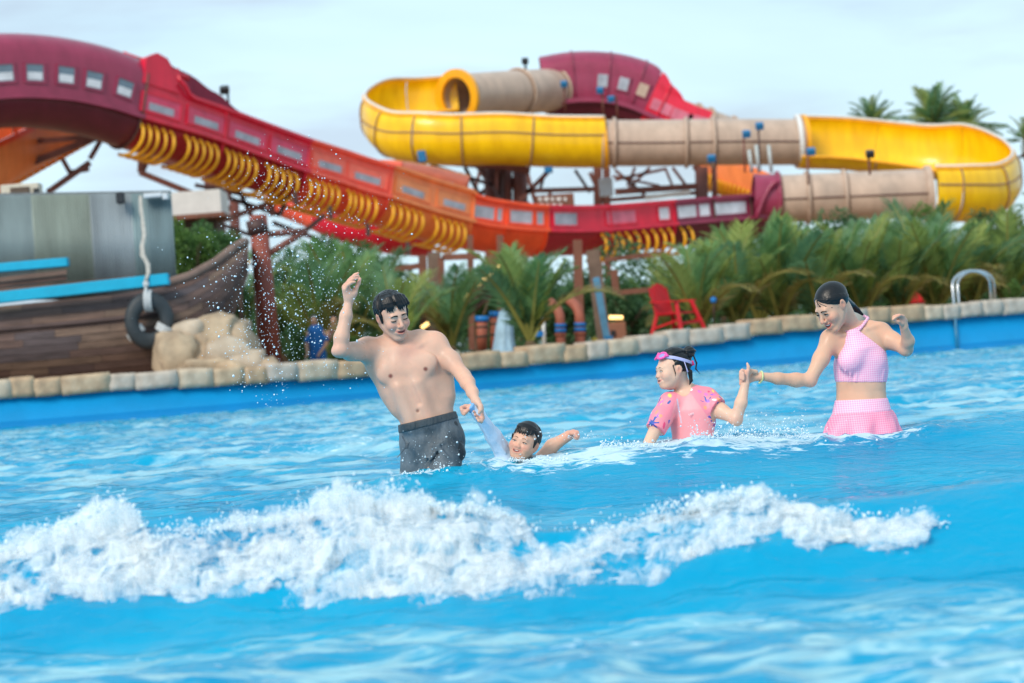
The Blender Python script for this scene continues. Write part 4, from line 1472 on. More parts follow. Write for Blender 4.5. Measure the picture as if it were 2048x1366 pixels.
def leaf_cloud(center, rad, n, size, seed, lumps=9):
    r = np.random.RandomState(seed)
    lc = r.normal(size=(lumps, 3)); lc /= np.linalg.norm(lc, axis=1, keepdims=True)
    lc *= r.uniform(0.25, 0.75, (lumps, 1))
    lr = r.uniform(0.32, 0.55, lumps)
    w = lr ** 2; w /= w.sum()
    idx = r.choice(lumps, n, p=w)
    d = r.normal(size=(n, 3)); d /= np.linalg.norm(d, axis=1, keepdims=True)
    p = lc[idx] + d * (lr[idx] * r.uniform(0.55, 1.05, n))[:, None]
    p = p * np.array(rad) + np.array(center)
    a = r.normal(size=(n, 3)); a[:, 2] += 0.5; a /= np.linalg.norm(a, axis=1, keepdims=True)
    t = np.cross(a, r.normal(size=(n, 3))); t /= np.linalg.norm(t, axis=1, keepdims=True)
    b_ = np.cross(a, t)
    s_ = size * r.uniform(0.6, 1.3, (n, 1))
    V = np.stack([p - t * s_, p + b_ * s_ * 0.38, p + t * s_ * 1.0 - a * s_ * 0.25, p - b_ * s_ * 0.38], 1).reshape(-1, 3)
    Fq = np.arange(4 * n).reshape(-1, 4)
    return V, Fq


def shrub(name, px, py, Y, rad, n, size, mi, label, cat='shrub', grp=None, trunk=True, z=0.6, seed=1):
    c = P(px, py, Y)
    root = empty(name, (c.x, c.y, z), label, cat, grp)
    V, Fq = leaf_cloud((c.x, c.y, c.z), rad, n, size, seed)
    link('crown', np_mesh('crown', V, Fq), M_leaf[mi], root, False)
    mb = MB()
    r = random.Random(seed)
    mb.tube([(c.x, c.y, z - 0.05), (c.x + 0.05, c.y, (z + c.z) / 2), (c.x, c.y, c.z)], [rad[0] * 0.09 + .03, rad[0] * 0.06 + .02, 0.02], 7)
    for k in range(5):
        a = r.uniform(0, 6.28)
        mb.tube([(c.x, c.y, z + (c.z - z) * 0.5), (c.x + math.cos(a) * rad[0] * .5, c.y + math.sin(a) * rad[1] * .5, c.z + r.uniform(-.1, .5) * rad[2])], [rad[0] * 0.04 + .012, 0.008], 5)
    mb.build('trunk', M_bark, root, True)
    return root


SH = [  # px, py, Y, rx, ry, rz, n, leaf size, material, label
    (380, 520, 58.5, 0.75, 0.7, 1.0, 5000, 0.06, 1, 'dense green bush filling the gap between metal screen and prow'),
    (430, 505, 60, 0.7, 0.7, 1.0, 4500, 0.06, 0, 'dark green bush above the ship prow'),
    (660, 560, 70, 1.4, 1.0, 1.6, 7000, 0.09, 0, 'dark leafy tree behind the splash of droplets'),
    (560, 600, 70, 1.2, 1.0, 1.5, 6000, 0.09, 2, 'shaded leafy tree right of the round brown post'),
    (760, 570, 72, 1.3, 1.0, 1.5, 6500, 0.09, 2, 'leafy tree behind the shirtless person, under the apricot flume'),
    (690, 690, 60, 0.6, 0.5, 0.6, 3000, 0.05, 1, 'low green shrub right of the person in blue'),
    (595, 690, 60, 0.5, 0.5, 0.6, 3000, 0.05, 2, 'low dark shrub left of the person in blue'),
    (860, 640, 75, 1.0, 0.9, 1.5, 5000, 0.09, 2, 'shaded shrub behind the slide steps'),
    (950, 600, 80, 1.6, 1.0, 1.25, 6000, 0.1, 0, 'tree behind the lit handrail of the steps'),
    (1130, 625, 80, 1.6, 1.0, 1.4, 6500, 0.1, 2, 'dark tree behind the lone young palm'),
    (1250, 620, 78, 1.5, 1.0, 1.4, 6000, 0.09, 2, 'dark shrub behind the teal pole'),
    (1300, 625, 84, 1.6, 1.0, 1.4, 6000, 0.1, 0, 'tree behind the red lifeguard chair'),
    (1440, 560, 76, 1.6, 1.0, 1.9, 7000, 0.09, 2, 'leafy mass behind the palms, above the person in goggles'),
    (1560, 545, 78, 1.6, 1.0, 1.9, 7000, 0.09, 0, 'leafy mass behind the palms, left of the person in gingham'),
    (1690, 540, 80, 1.7, 1.0, 1.9, 7000, 0.09, 2, 'leafy mass behind the palms and the person in pink gingham'),
    (1820, 530, 82, 1.7, 1.0, 2.0, 7000, 0.09, 1, 'leafy mass behind the palms, right of the person in gingham'),
    (1950, 525, 84, 1.8, 1.0, 2.0, 7000, 0.09, 2, 'leafy mass behind the ladder rails'),
    (2070, 540, 88, 1.3, 1.0, 1.9, 5000, 0.09, 3, 'olive green tree at the right edge of the frame'),
    (2025, 590, 66, 0.35, 0.3, 0.42, 2500, 0.035, 1, 'small bright green bush right of the ladder rails'),
    (2022, 500, 100, 0.9, 0.8, 1.5, 2500, 0.09, 3, 'thin yellowish tree under the end of the yellow loop'),
    (470, 610, 63, 0.5, 0.5, 1.0, 3000, 0.05, 2, 'dark shrub behind the pale boulder'),
]
for i, (x, y, Y, rx, ry, rz_, n_, sz, mi, lb) in enumerate(SH):
    shrub('leafy_tree' if rz_ > 1.2 else 'shrub', x, y, Y, (rx, ry, rz_), n_, sz, mi, lb, 'tree' if rz_ > 1.2 else 'shrub', 'planting behind the pool', seed=60 + i)
# far wood closing the view under the slide
V, Fs, off = [], [], 0
rw = np.random.RandomState(3)
for i in range(46):
    px = -150 + i * 52 + rw.uniform(-15, 15)
    Yf = rw.uniform(95, 125)
    c = P(px, 640 - 0.077 * (px - 1024) + 40, Yf)
    hh = rw.uniform(2.2, 3.6) if px > 640 else rw.uniform(2.0, 3.0)
    v_, f_ = leaf_cloud((c.x, c.y, 0.6 + hh * 0.55), (2.2, 1.5, hh * 0.75), 1500, 0.16, 200 + i)
    V.append(v_); Fs.append(f_ + off); off += len(v_)
wood = link('far_greenery', np_mesh('far_greenery', np.concatenate(V), np.concatenate(Fs)), M_leaf[2], None, False)
tag(wood, 'mass of dark greenery far behind under the slides', 'greenery', kind='stuff')

# ------------------------------------------------------------------ things between the plants and the pool wall
M_red = mat('red_painted_wood', lin((196, 24, 36)), 0.5, 0.15, 3, 0.2, 16)
M_terra = mat('terracotta_pipe', lin((164, 92, 72)), 0.6, 0.25, 2.0, 0.3, 10)
M_bband = mat('blue_band', lin((20, 112, 186)), 0.45, 0.15, 4)
M_wood2 = mat('brown_timber', lin((118, 74, 58)), 0.7, 0.28, 2.0, 0.4, 14)
M_dark2 = mat('dark_timber', lin((76, 62, 54)), 0.8, 0.3, 2.0, 0.4, 14)


def guard_chair(px, py, Y, H, label, w=0.62):
    """Tall slatted lifeguard chair: splayed legs, seat, slatted back, arm rests, rungs."""
    b0 = P(px, py, Y); b0.z = 0.62
    root = empty('lifeguard_chair', b0, label, 'chair', 'red lifeguard chairs')
    sz = H * 0.52
    legs = {}
    for sx in (-1, 1):
        for sy in (-1, 1):
            a = b0 + Vector((sx * w * (0.62 if sx < 0 else 0.95), sy * 0.55, 0)); c = b0 + Vector((sx * w * 0.42, sy * 0.30, sz + (0.28 if sy < 0 else 0.0)))
            legs[(sx, sy)] = (a, c)
            MB().bar(a, c, 0.09).build('leg', M_red, root, bevel=0.008)
    for k in range(5):
        MB().box(b0 + Vector((0, -0.28 + 0.14 * k, sz)), (w * 1.0, 0.125, 0.04)).build('seat_slat', M_red, root)
    for k in range(5):
        x = (-0.4 + 0.2 * k) * w
        hh = H * (0.40 + 0.06 * math.cos((k - 2) * 0.8))
        MB().bar(b0 + Vector((x, 0.30, sz - 0.05)), b0 + Vector((x * 0.96, 0.46, sz + hh)), 0.03, 0.115 if w < 0.7 else 0.13, (1, 0, 0)).build('back_slat', M_red, root)
    MB().box(b0 + Vector((0, 0.44, sz + H * 0.30)), (w * 0.95, 0.04, 0.10)).build('back_rail', M_red, root)
    for sx in (-1, 1):
        MB().bar(b0 + Vector((sx * w * 0.52, -0.36, sz + 0.28)), b0 + Vector((sx * w * 0.52, 0.40, sz + 0.30)), 0.12, 0.035).build('arm_rest', M_red, root)
    for zf in (0.28, 0.6):
        for sx in (-1, 1):
            a, c = legs[(sx, -1)]; d_, e = legs[(sx, 1)]
            MB().bar(a.lerp(c, zf), d_.lerp(e, zf), 0.05).build('rung', M_red, root)
    for zf in (0.15, 0.34, 0.53):
        MB().bar(legs[(-1, -1)][0].lerp(legs[(-1, -1)][1], zf), legs[(1, -1)][0].lerp(legs[(1, -1)][1], zf), 0.07, 0.05).build('step', M_red, root)
    return root


guard_chair(1352, 665, 60.5, 1.62, 'bright red slatted lifeguard chair on the pool edge', 0.70).rotation_euler = (0, 0, math.radians(48))
guard_chair(1822, 610, 70, 1.45, 'red lifeguard chair half hidden among the palms', 0.8)

# big round post by the rock pile
post = empty('round_post', P(535, 720, 57), 'tall round rust brown post with a side strut beside the rock pile', 'post')
MB().tube([P(543, 745, 57), P(530, 600, 57), P(516, 430, 57)], [0.27, 0.235, 0.20], 16).build('shaft', mat('rust_post', lin((134, 66, 52)), 0.55, 0.25, 1.5, 0.25, 8), post, True)
MB().tube([P(530, 512, 57), P(612, 462, 57.5)], 0.075, 8).build('strut', M_steelb, post, True)
MB().tube([P(520, 470, 57), P(610, 462, 57.5)], 0.075, 8).build('strut', M_steelb, post, True)
MB().tube([P(512, 440, 57), P(518, 468, 57)], 0.24, 14).build('collar', M_steeld, post, True)
# lamp glowing on the left of the post
lp = empty('wall_lamp', P(494, 525, 57.2), 'small round glowing lamp left of the round brown post', 'lamp')
MB().bar(P(506, 530, 57.2), P(495, 524, 57.2), 0.04).build('bracket', M_black, lp)
M_glow = mat('warm_lamp_glow', (1.0, 0.62, 0.22), 0.4, 0.02, 3, emit=1.6)
bm = bmesh.new(); bmesh.ops.create_uvsphere(bm, u_segments=14, v_segments=10, radius=0.055); me = bpy.data.meshes.new('globe'); bm.to_mesh(me); bm.free()
o = link('globe', me, M_glow, lp, True, False); o.location = (0, 0, 0)
# slim sign post with a blue board
sgp = empty('sign_post', P(487, 700, 58), 'slim brown post with a small blue board at the rock pile', 'sign')
MB().tube([P(480, 560, 58), P(488, 720, 58)], 0.05, 8).build('pole', M_dark2, sgp, True)
MB().box(P(487, 648, 57.9), (0.16, 0.04, 0.2)).build('board', M_bband, sgp, bevel=0.01)

# steps up to the slide
st = empty('slide_steps', P(900, 690, 66), 'brown timber steps and landing frame below the slide', 'stairs')
for (a, b_, c, d_, w, Y) in ((868, 505, 872, 715, 26, 66), (845, 510, 850, 715, 16, 67), (882, 515, 884, 580, 12, 65.5), (884, 580, 950, 578, 13, 65.5), (884, 515, 960, 512, 12, 65.5),
                             (780, 540, 850, 530, 11, 67), (1000, 470, 1004, 700, 14, 70), (1155, 480, 1160, 700, 18, 70), (1185, 500, 1210, 700, 26, 74), (1210, 520, 1330, 505, 9, 70), (1228, 540, 1232, 590, 14, 68), (1228, 586, 1320, 578, 10, 68), (940, 470, 944, 700, 12, 70)):
    beam(st, a, b_, c, d_, w, Y, M_wood2 if w < 24 else mat('grey_brown_post', lin((112, 92, 80)), 0.8, 0.3, 2, 0.4, 10), name='frame_post')
beam(st, 870, 672, 1010, 548, 34, 66.5, M_wood2, name='stringer')
beam(st, 872, 676, 1012, 560, 12, 65.6, M_dark2, name='stringer')
for k in range(12):
    x, y = 884 + 11 * k, 655 - 9.6 * k
    MB().box(P(x, y, 66), (0.24, 1.3, 0.05)).build('tread', M_dark2, st)
for (xa, ya, xb, yb) in ((760, 620, 845, 560), (775, 640, 850, 590)):
    beam(st, xa, ya, xb, yb, 4, 66, M_steeld, name='handrail', round_=True)
ls = empty('step_lights', P(935, 590, 65), 'glowing orange strip lights running up the slide steps', 'light')
for (xa, ya, xb, yb, w) in ((893, 621, 938, 588, 8.5), (843, 656, 857, 646, 8), (953, 571, 973, 556, 7), (976, 553, 985, 546, 6)):
    beam(ls, xa, ya, xb, yb, w, 64.8, M_glow, name='strip', round_=True)
for (x, y) in ((998, 534), (1004, 531), (1012, 526)):
    o = link('bulb', me, M_glow, ls, True, False); o.location = P(x, y, 64.8) - ls.location

# barrel posts and bent pipes with blue bands
def banded_pipe(px, Y, w, ytop, yband, ybot, label, bent=True):
    root = empty('banded_pipe', P(px, ybot, Y), label, 'pipe', 'terracotta pipes with blue bands')
    r_ = w * Y / F_PX / 2
    pts = [P(px, ybot, Y), P(px - 1, yband, Y), P(px - 2, (ytop + yband) / 2, Y)]
    if bent:
        pts += [P(px - 8, ytop + 6, Y + 0.1), P(px - 22, ytop - 8, Y + 0.3)]
    else:
        pts += [P(px - 2, ytop, Y)]
    MB().tube(smooth_path(pts, 4), r_, 14).build('pipe', M_terra, root, True)
    for dy in (-5, 5):
        MB().tube([P(px - 1, yband + dy - 3.6, Y), P(px - 1, yband + dy + 3.6, Y)], r_ * 1.22, 14).build('band', M_bband, root, True)
    MB().tube([P(px - 1, yband + 11, Y), P(px - 1, yband + 15, Y)], r_ * 1.3, 14).build('collar', M_terra, root, True)


banded_pipe(1122, 60, 19, 612, 656, 695, 'bent terracotta pipe with blue bands, the left of the pair')
banded_pipe(1161, 60.5, 20, 608, 654, 692, 'bent terracotta pipe with blue bands, the right of the pair')
def barrel(px, Y, w, ytop, ybot, label):
    root = empty('blue_lidded_bin', P(px, ybot, Y), label, 'bin', 'terracotta bins with blue lids')
    r_ = w * Y / F_PX / 2
    MB().tube([P(px, ybot, Y), P(px, (ytop + ybot) / 2, Y), P(px, ytop + 6, Y)], [r_ * .82, r_ * .95, r_], 14).build('body', M_terra, root, True)
    MB().tube([P(px, ytop + 6, Y), P(px, ytop - 5, Y)], r_ * 1.18, 14).build('lid', M_bband, root, True)
    for k in (0.3, 0.6):
        q = P(px, ytop + (ybot - ytop) * k, Y)
        MB().tube([q, q + Vector((0, 0, .05))], r_ * 1.03, 14).build('hoop', M_dark2, root, True)


barrel(964, 61, 24, 637, 700, 'blue lidded terracotta bin nearer the slide steps')
barrel(990, 62.5, 22, 628, 700, 'taller blue lidded terracotta bin beside the folded parasol')
tp = empty('teal_pole', P(1212, 690, 61), 'leaning teal painted pole behind the pool wall', 'pole')
MB().bar(P(1192, 555, 61), P(1216, 690, 61), 0.17).build('shaft', mat('teal_paint', lin((78, 128, 158)), 0.5, 0.2, 3), tp, bevel=0.01)
MB().bar(P(1216, 672, 61), P(1219, 694, 61), 0.22, 0.22).build('foot', M_teal, tp, bevel=0.01)
par = empty('folded_parasol', P(1010, 700, 60), 'pale blue folded parasol standing by the pool wall', 'parasol')
pts = [P(1012, 612, 60), P(1011, 625, 60), P(1009, 650, 60), P(1008, 680, 60), P(1008, 704, 60)]
V, F = [], []
rad = [0.03, 0.13, 0.17, 0.20, 0.24]
for i, q in enumerate(pts):
    for k in range(24):
        a = 2 * math.pi * k / 24
        r_ = rad[i] * (1 + (0.22 if k % 3 == 0 else -0.08))
        V.append(q + Vector((r_ * math.cos(a), r_ * math.sin(a), 0)))
for i in range(4):
    for k in range(24):
        F.append((i * 24 + k, i * 24 + (k + 1) % 24, i * 24 + 24 + (k + 1) % 24, i * 24 + 24 + k))
F.append(tuple(range(24))); F.append(tuple(96 + k for k in range(24))[::-1])
link('canopy', mesh_from('canopy', V, F), mat('pale_blue_canvas', lin((158, 190, 212)), 0.8, 0.2, 6, 0.4, 30), par, True)
MB().tube([P(1008, 706, 60), P(1013, 604, 60)], 0.025, 8).build('pole', M_white, par, True)
pw2 = empty('white_post', P(1088, 690, 60), 'slim pale post with a small blue box beside the lone palm', 'post')
MB().tube([P(1086, 625, 60), P(1089, 698, 60)], 0.05, 8).build('pole', M_white, pw2, True)
MB().box(P(1079, 668, 60), (0.2, 0.1, 0.13)).build('box', M_bband, pw2, bevel=0.01)
ky = empty('kiosk_lamp', P(1232, 680, 66), 'small kiosk box with a glowing lamp bar on top', 'kiosk')
MB().box(P(1233, 662, 66), (0.5, 0.4, 0.45)).build('box', mat('kiosk_brown', lin((138, 92, 72)), 0.6, 0.2, 3), ky, bevel=0.02)
MB().box(P(1233, 683, 66), (0.54, 0.44, 0.14)).build('plinth', M_dark2, ky, bevel=0.02)
MB().box(P(1226, 666, 65.77), (0.12, 0.05, 0.14)).build('opening', M_black, ky)
beam(ky, 1218, 635, 1246, 635, 8, 65.8, M_glow, name='lamp_bar', round_=True)
fl_ = empty('flower_tuft', P(1190, 688, 58.5), 'small tuft of yellow flowers above the coping', 'flowers')
V, Fq = leaf_cloud(tuple(P(1190, 683, 58.5)), (0.11, 0.1, 0.09), 260, 0.035, 5)
link('blossoms', np_mesh('blossoms', V, Fq), mat('yellow_blossom', lin((226, 196, 40)), 0.6, 0.3, 10), fl_, False)
MB().tube([P(1190, 700, 58.5), P(1190, 684, 58.5)], 0.012, 5).build('stem', M_stalk, fl_, True)
bl = empty('marker_ball', P(1427, 600, 61), 'small blue ball marker in front of the palms', 'marker')
o = link('ball', me.copy(), M_bband, bl, True, False); o.data.materials[0] = M_bband; o.scale = (1.5, 1.5, 1.5)
MB().tube([P(1427, 604, 61), P(1429, 650, 61)], 0.018, 6).build('rod', M_steeld, bl, True)

# poles with floodlights round the loops
def lamp_pole(px, ytop, ybot, Y, label, head=(-6, 3), m_=None, w=4):
    root = empty('lamp_pole', P(px, ybot, Y), label, 'lamp', 'slim lamp poles round the loops')
    beam(root, px, ytop, px + 3, ybot, w, Y, m_ or M_steelb, name='pole', round_=True)
    R = Matrix.Rotation(0.4, 3, 'X')
    MB().box(P(px + head[0], ytop + head[1], Y - 0.3), (0.55, 0.5, 0.45), R).build('lamp_head', M_teal if w < 5 else M_black, root, bevel=0.05)
    MB().bar(P(px, ytop, Y), P(px + head[0], ytop + head[1], Y - 0.2), 0.1).build('arm', M_black, root)


lamp_pole(1614, 302, 370, 166, 'lamp pole against the yellow inner wall, nearer the tan tube', (8, 1), None, 4)
lamp_pole(1737, 310, 350, 166, 'lamp pole against the middle of the yellow inner wall', (3, -2), None, 5)
lamp_pole(1487, 268, 345, 172, 'lamp pole in front of the middle tan tube, left of the pair', (6, 0), None, 4)
lamp_pole(1517, 250, 345, 172, 'taller lamp pole in front of the middle tan tube', (2, 2), M_steeld, 4)
lamp_pole(1431, 318, 400, 172, 'short lamp pole at the foot of the tan tube', (-8, -1), None, 4)
lamp_pole(1128, 168, 222, 198, 'lamp pole left of the purple hump windows', (0, 0), None, 4)
lamp_pole(1204, 185, 232, 198, 'lamp pole under the middle window of the purple hump', (-4, -4), None, 4)
lamp_pole(1232, 192, 235, 198, 'lamp pole right of the purple hump windows', (-10, 6), None, 4)
lamp_pole(1050, 118, 160, 204, 'dark floodlight mast standing above the upper tan tube', (0, 4), M_black, 5)
lamp_pole(455, 178, 230, 150, 'dark floodlight mast on the edge of the crimson drop', (-6, 2), M_black, 5)
for (x, y0, y1, lb) in ((1498, 300, 345, 'pale curved stub pipe left of three by the tan tube'), (1512, 290, 345, 'pale curved stub pipe in the middle of three'), (1537, 290, 345, 'pale curved stub pipe right of three by the flange')):
    r_ = beam(None, x, y0, x + 6, y1, 7, 171, mat('pale_grey_pipe', (0.45, 0.5, 0.5), 0.4, 0.15, 4), name='stub_pipe', round_=True)
    tag(r_, lb, 'pipe', 'stub pipes beside the slide')
# pale flat-roofed building behind the screen
bd = empty('low_building', P(390, 480, 110), 'pale flat roofed building behind the metal screen and support tower', 'building')
MB().box(P(390, 412, 110), (2.6, 3, 1.1)).build('wall', mat('pale_render', (0.62, 0.60, 0.57), 0.8, 0.1, 2), bd)
MB().box(P(390, 437, 109), (2.9, 3.4, 0.18)).build('canopy_edge', M_wood2, bd)
MB().box(P(390, 480, 110.3), (2.3, 2.6, 2.0)).build('lower_wall', M_dark2, bd)
hb = empty('thatched_hut', P(2045, 320, 150), 'dark roofed hut at the right edge beyond the yellow loop', 'hut')
c = P(2090, 300, 150)
MB().prism([c + Vector((-1.2, 0, -0.2)), c + Vector((1.6, 0, -0.2)), c + Vector((1.6, 0, .7)), c + Vector((-.2, 0, .6))], (0, 2.5, 0)).build('roof', M_dark2, hb)
MB().box(c + Vector((.5, 1.2, -1.6)), (2.0, 2.0, 2.8)).build('wall', M_wood2, hb)
# sign boards below the middle tube (white on brown, too small to read)
sb = empty('notice_board', P(1120, 405, 178), 'brown notice board with white marks under the yellow loop', 'sign')
MB().box(P(1110, 403, 178), (2.7, 0.12, 1.0)).build('board', M_wood2, sb)
for k in range(9):
    MB().box(P(1080 + 6.6 * (k % 5) * 1.9 + (3 if k > 4 else 0), 398 if k < 5 else 410, 177.9), (0.30 if k % 2 else 0.2, 0.05, 0.22)).build('mark', M_white, sb)
wr = beam(None, 1290, 396, 1380, 384, 9, 186, M_white, name='white_parapet')
tag(wr, 'white parapet strip seen below the middle tan tube', 'parapet')

# people far behind the wall are built with the other figures

# ------------------------------------------------------------------ figures: one continuous surface from blended solids
def _v(a):
    return np.array(a, dtype=np.float32)


class Blob:
    """Signed-distance solids blended on a grid and meshed as one smooth closed surface."""
    def __init__(self, lo, hi, h):
        self.h = h
        self.lo = _v(lo)
        self.n = np.ceil((_v(hi) - self.lo) / h).astype(int) + 1
        self.ax = [self.lo[i] + h * np.arange(self.n[i], dtype=np.float32) for i in range(3)]
        self.D = np.full(self.n, 1.0, dtype=np.float32)

    def _sl(self, lo, hi):
        s = []
        for i in range(3):
            a = int(max(0, math.floor((lo[i] - self.lo[i]) / self.h)))
            b_ = int(min(self.n[i], math.ceil((hi[i] - self.lo[i]) / self.h) + 1))
            if b_ <= a: return None, None
            s.append(slice(a, b_))
        g = np.stack(np.meshgrid(self.ax[0][s[0]], self.ax[1][s[1]], self.ax[2][s[2]], indexing='ij'), -1)
        return tuple(s), g

    def _mix(self, s, d, k, op):
        D = self.D[s]
        if op > 0:
            hh = np.maximum(k - np.abs(D - d), 0) / k
            self.D[s] = np.minimum(D, d) - hh * hh * k * 0.25
        else:
            d = -d
            hh = np.maximum(k - np.abs(D - d), 0) / k
            self.D[s] = np.maximum(D, d) + hh * hh * k * 0.25

    def cone(self, a, b_, ra, rb, k=0.01, op=1, flat=None, grow=0.0):
        a, b_ = _v(a), _v(b_)
        ra += grow; rb += grow
        m_ = max(ra, rb) + k + 3 * self.h
        s, g = self._sl(np.minimum(a, b_) - m_, np.maximum(a, b_) + m_)
        if s is None: return self
        ab = b_ - a
        L2 = float(ab @ ab) + 1e-9
        w = g - a
        t = np.clip((w @ ab) / L2, 0, 1)
        w = w - t[..., None] * ab
        f = 1.0
        if flat is not None:
            nn, q = flat
            if grow:
                q = (q * (ra - grow) + 0) and (ra / ((ra - grow) / q + grow))
            nn = _v(nn) / np.linalg.norm(nn)
            c = w @ nn
            w = w + (c * (q - 1))[..., None] * nn
            f = 1.0 / (0.5 + 0.5 * q)
        d = (np.sqrt((w * w).sum(-1)) - (ra + t * (rb - ra))) * f
        self._mix(s, d, k, op)
        return self

    def ell(self, c, rad, R=None, k=0.01, op=1, grow=0.0):
        c = _v(c); rad = _v(rad) + grow
        m_ = float(max(rad)) + k + 3 * self.h
        s, g = self._sl(c - m_, c + m_)
        if s is None: return self
        w = g - c
        if R is not None: w = w @ _v(R)          # columns of R are the axes
        q = w / rad
        k0 = np.sqrt((q * q).sum(-1)) + 1e-9
        q2 = q / rad
        k1 = np.sqrt((q2 * q2).sum(-1)) + 1e-9
        d = k0 * (k0 - 1) / k1
        self._mix(s, d.astype(np.float32), k, op)
        return self

    def chain(self, pts, rs, k=0.01, op=1, grow=0.0, flat=None):
        for i in range(len(pts) - 1):
            self.cone(pts[i], pts[i + 1], rs[i], rs[i + 1], k, op, flat, grow)
        return self

    def cut(self, p, nrm, k=0.004):
        """Remove what lies on the +nrm side of the plane through p."""
        p, nrm = _v(p), _v(nrm)
        nrm = nrm / np.linalg.norm(nrm)
        d = (self.ax[0][:, None, None] - p[0]) * nrm[0] + (self.ax[1][None, :, None] - p[1]) * nrm[1] + (self.ax[2][None, None, :] - p[2]) * nrm[2]
        hh = np.maximum(k - np.abs(self.D - d), 0) / k
        self.D = (np.maximum(self.D, d) + hh * hh * k * 0.25).astype(np.float32)
        return self

    def twin(self):
        T = Blob.__new__(Blob)
        T.h, T.lo, T.n, T.ax = self.h, self.lo, self.n, self.ax
        T.D = np.full(self.n, 1.0, dtype=np.float32)
        return T

    def merge(self, other, k=0.012):
        D, d = self.D, other.D
        hh = np.maximum(k - np.abs(D - d), 0) / k
        self.D = np.minimum(D, d) - hh * hh * k * 0.25
        return self

    def mesh(self, relax=1):
        D = self.D
        S = D < 0
        c8 = [S[i:S.shape[0] - 1 + i, j:S.shape[1] - 1 + j, q:S.shape[2] - 1 + q] for i in (0, 1) for j in (0, 1) for q in (0, 1)]
        cnt = np.zeros(c8[0].shape, dtype=np.int8)
        for c in c8: cnt += c
        act = (cnt > 0) & (cnt < 8)
        I = np.argwhere(act)
        idx = np.full(act.shape, -1, dtype=np.int32)
        idx[act] = np.arange(len(I))
        corners = np.array([(i, j, q) for i in (0, 1) for j in (0, 1) for q in (0, 1)])
        vals = np.stack([D[I[:, 0] + c[0], I[:, 1] + c[1], I[:, 2] + c[2]] for c in corners], 1)
        acc = np.zeros((len(I), 3), dtype=np.float32); num = np.zeros(len(I), dtype=np.float32)
        for a in range(8):
            for b_ in range(a + 1, 8):
                if np.abs(corners[a] - corners[b_]).sum() != 1: continue
                va, vb = vals[:, a], vals[:, b_]
                m_ = (va < 0) != (vb < 0)
                t = np.where(m_, va / np.where(m_, va - vb, 1), 0)[:, None]
                pt = corners[a] + t * (corners[b_] - corners[a])
                acc += np.where(m_[:, None], pt, 0); num += m_
        V = (I + acc / num[:, None]) * self.h + self.lo
        F = []
        for axn in range(3):
            o1, o2 = (axn + 1) % 3, (axn + 2) % 3
            a_sl = [slice(None)] * 3; b_sl = [slice(None)] * 3
            a_sl[axn] = slice(0, -1); b_sl[axn] = slice(1, None)
            A, B_ = S[tuple(a_sl)], S[tuple(b_sl)]
            E = np.argwhere(A != B_)
            ok = (E[:, o1] > 0) & (E[:, o2] > 0) & (E[:, o1] < D.shape[o1] - 1) & (E[:, o2] < D.shape[o2] - 1)
            E = E[ok]
            if not len(E): continue
            sgn = A[E[:, 0], E[:, 1], E[:, 2]]
            e1 = np.zeros(3, int); e1[o1] = 1
            e2 = np.zeros(3, int); e2[o2] = 1
            q = [E - e1 - e2, E - e2, E, E - e1]
            ids = np.stack([idx[x[:, 0], x[:, 1], x[:, 2]] for x in q], 1)
            ids[~sgn] = ids[~sgn][:, ::-1]
            F.append(ids)
        F = np.concatenate(F)
        for _ in range(relax):
            s_ = np.zeros_like(V); n_ = np.zeros(len(V), dtype=np.float32)
            for a in range(4):
                b_ = (a + 1) % 4
                np.add.at(s_, F[:, a], V[F[:, b_]]); np.add.at(n_, F[:, a], 1)
                np.add.at(s_, F[:, b_], V[F[:, a]]); np.add.at(n_, F[:, b_], 1)
            V = V * 0.45 + (s_ / n_[:, None]) * 0.55
        return V.astype(np.float32), F


def rotm(yaw, pitch, roll):
    """Head/hand frame. Columns: right (viewer's), forward, up. yaw>0 turns to the viewer's right, pitch>0 looks down, roll>0 leans the top to the viewer's left."""
    B0 = Matrix(((1, 0, 0), (0, -1, 0), (0, 0, 1))).transposed()      # right=+X forward=-Y up=+Z
    B0 = Matrix(((1, 0, 0), (0, -1, 0), (0, 0, 1)))
    Rz = Matrix.Rotation(math.radians(yaw), 3, 'Z')
    right = Rz @ Vector((1, 0, 0)); fwd = Rz @ Vector((0, -1, 0)); upv = Vector((0, 0, 1))
    Rp = Matrix.Rotation(math.radians(pitch), 3, right)
    fwd = Rp @ fwd; upv = Rp @ upv
    Rr = Matrix.Rotation(math.radians(-roll), 3, Vector((0, 1, 0)))
    right, fwd, upv = Rr @ right, Rr @ fwd, Rr @ upv
    return np.array([[right.x, fwd.x, upv.x], [right.y, fwd.y, upv.y], [right.z, fwd.z, upv.z]], dtype=np.float32)


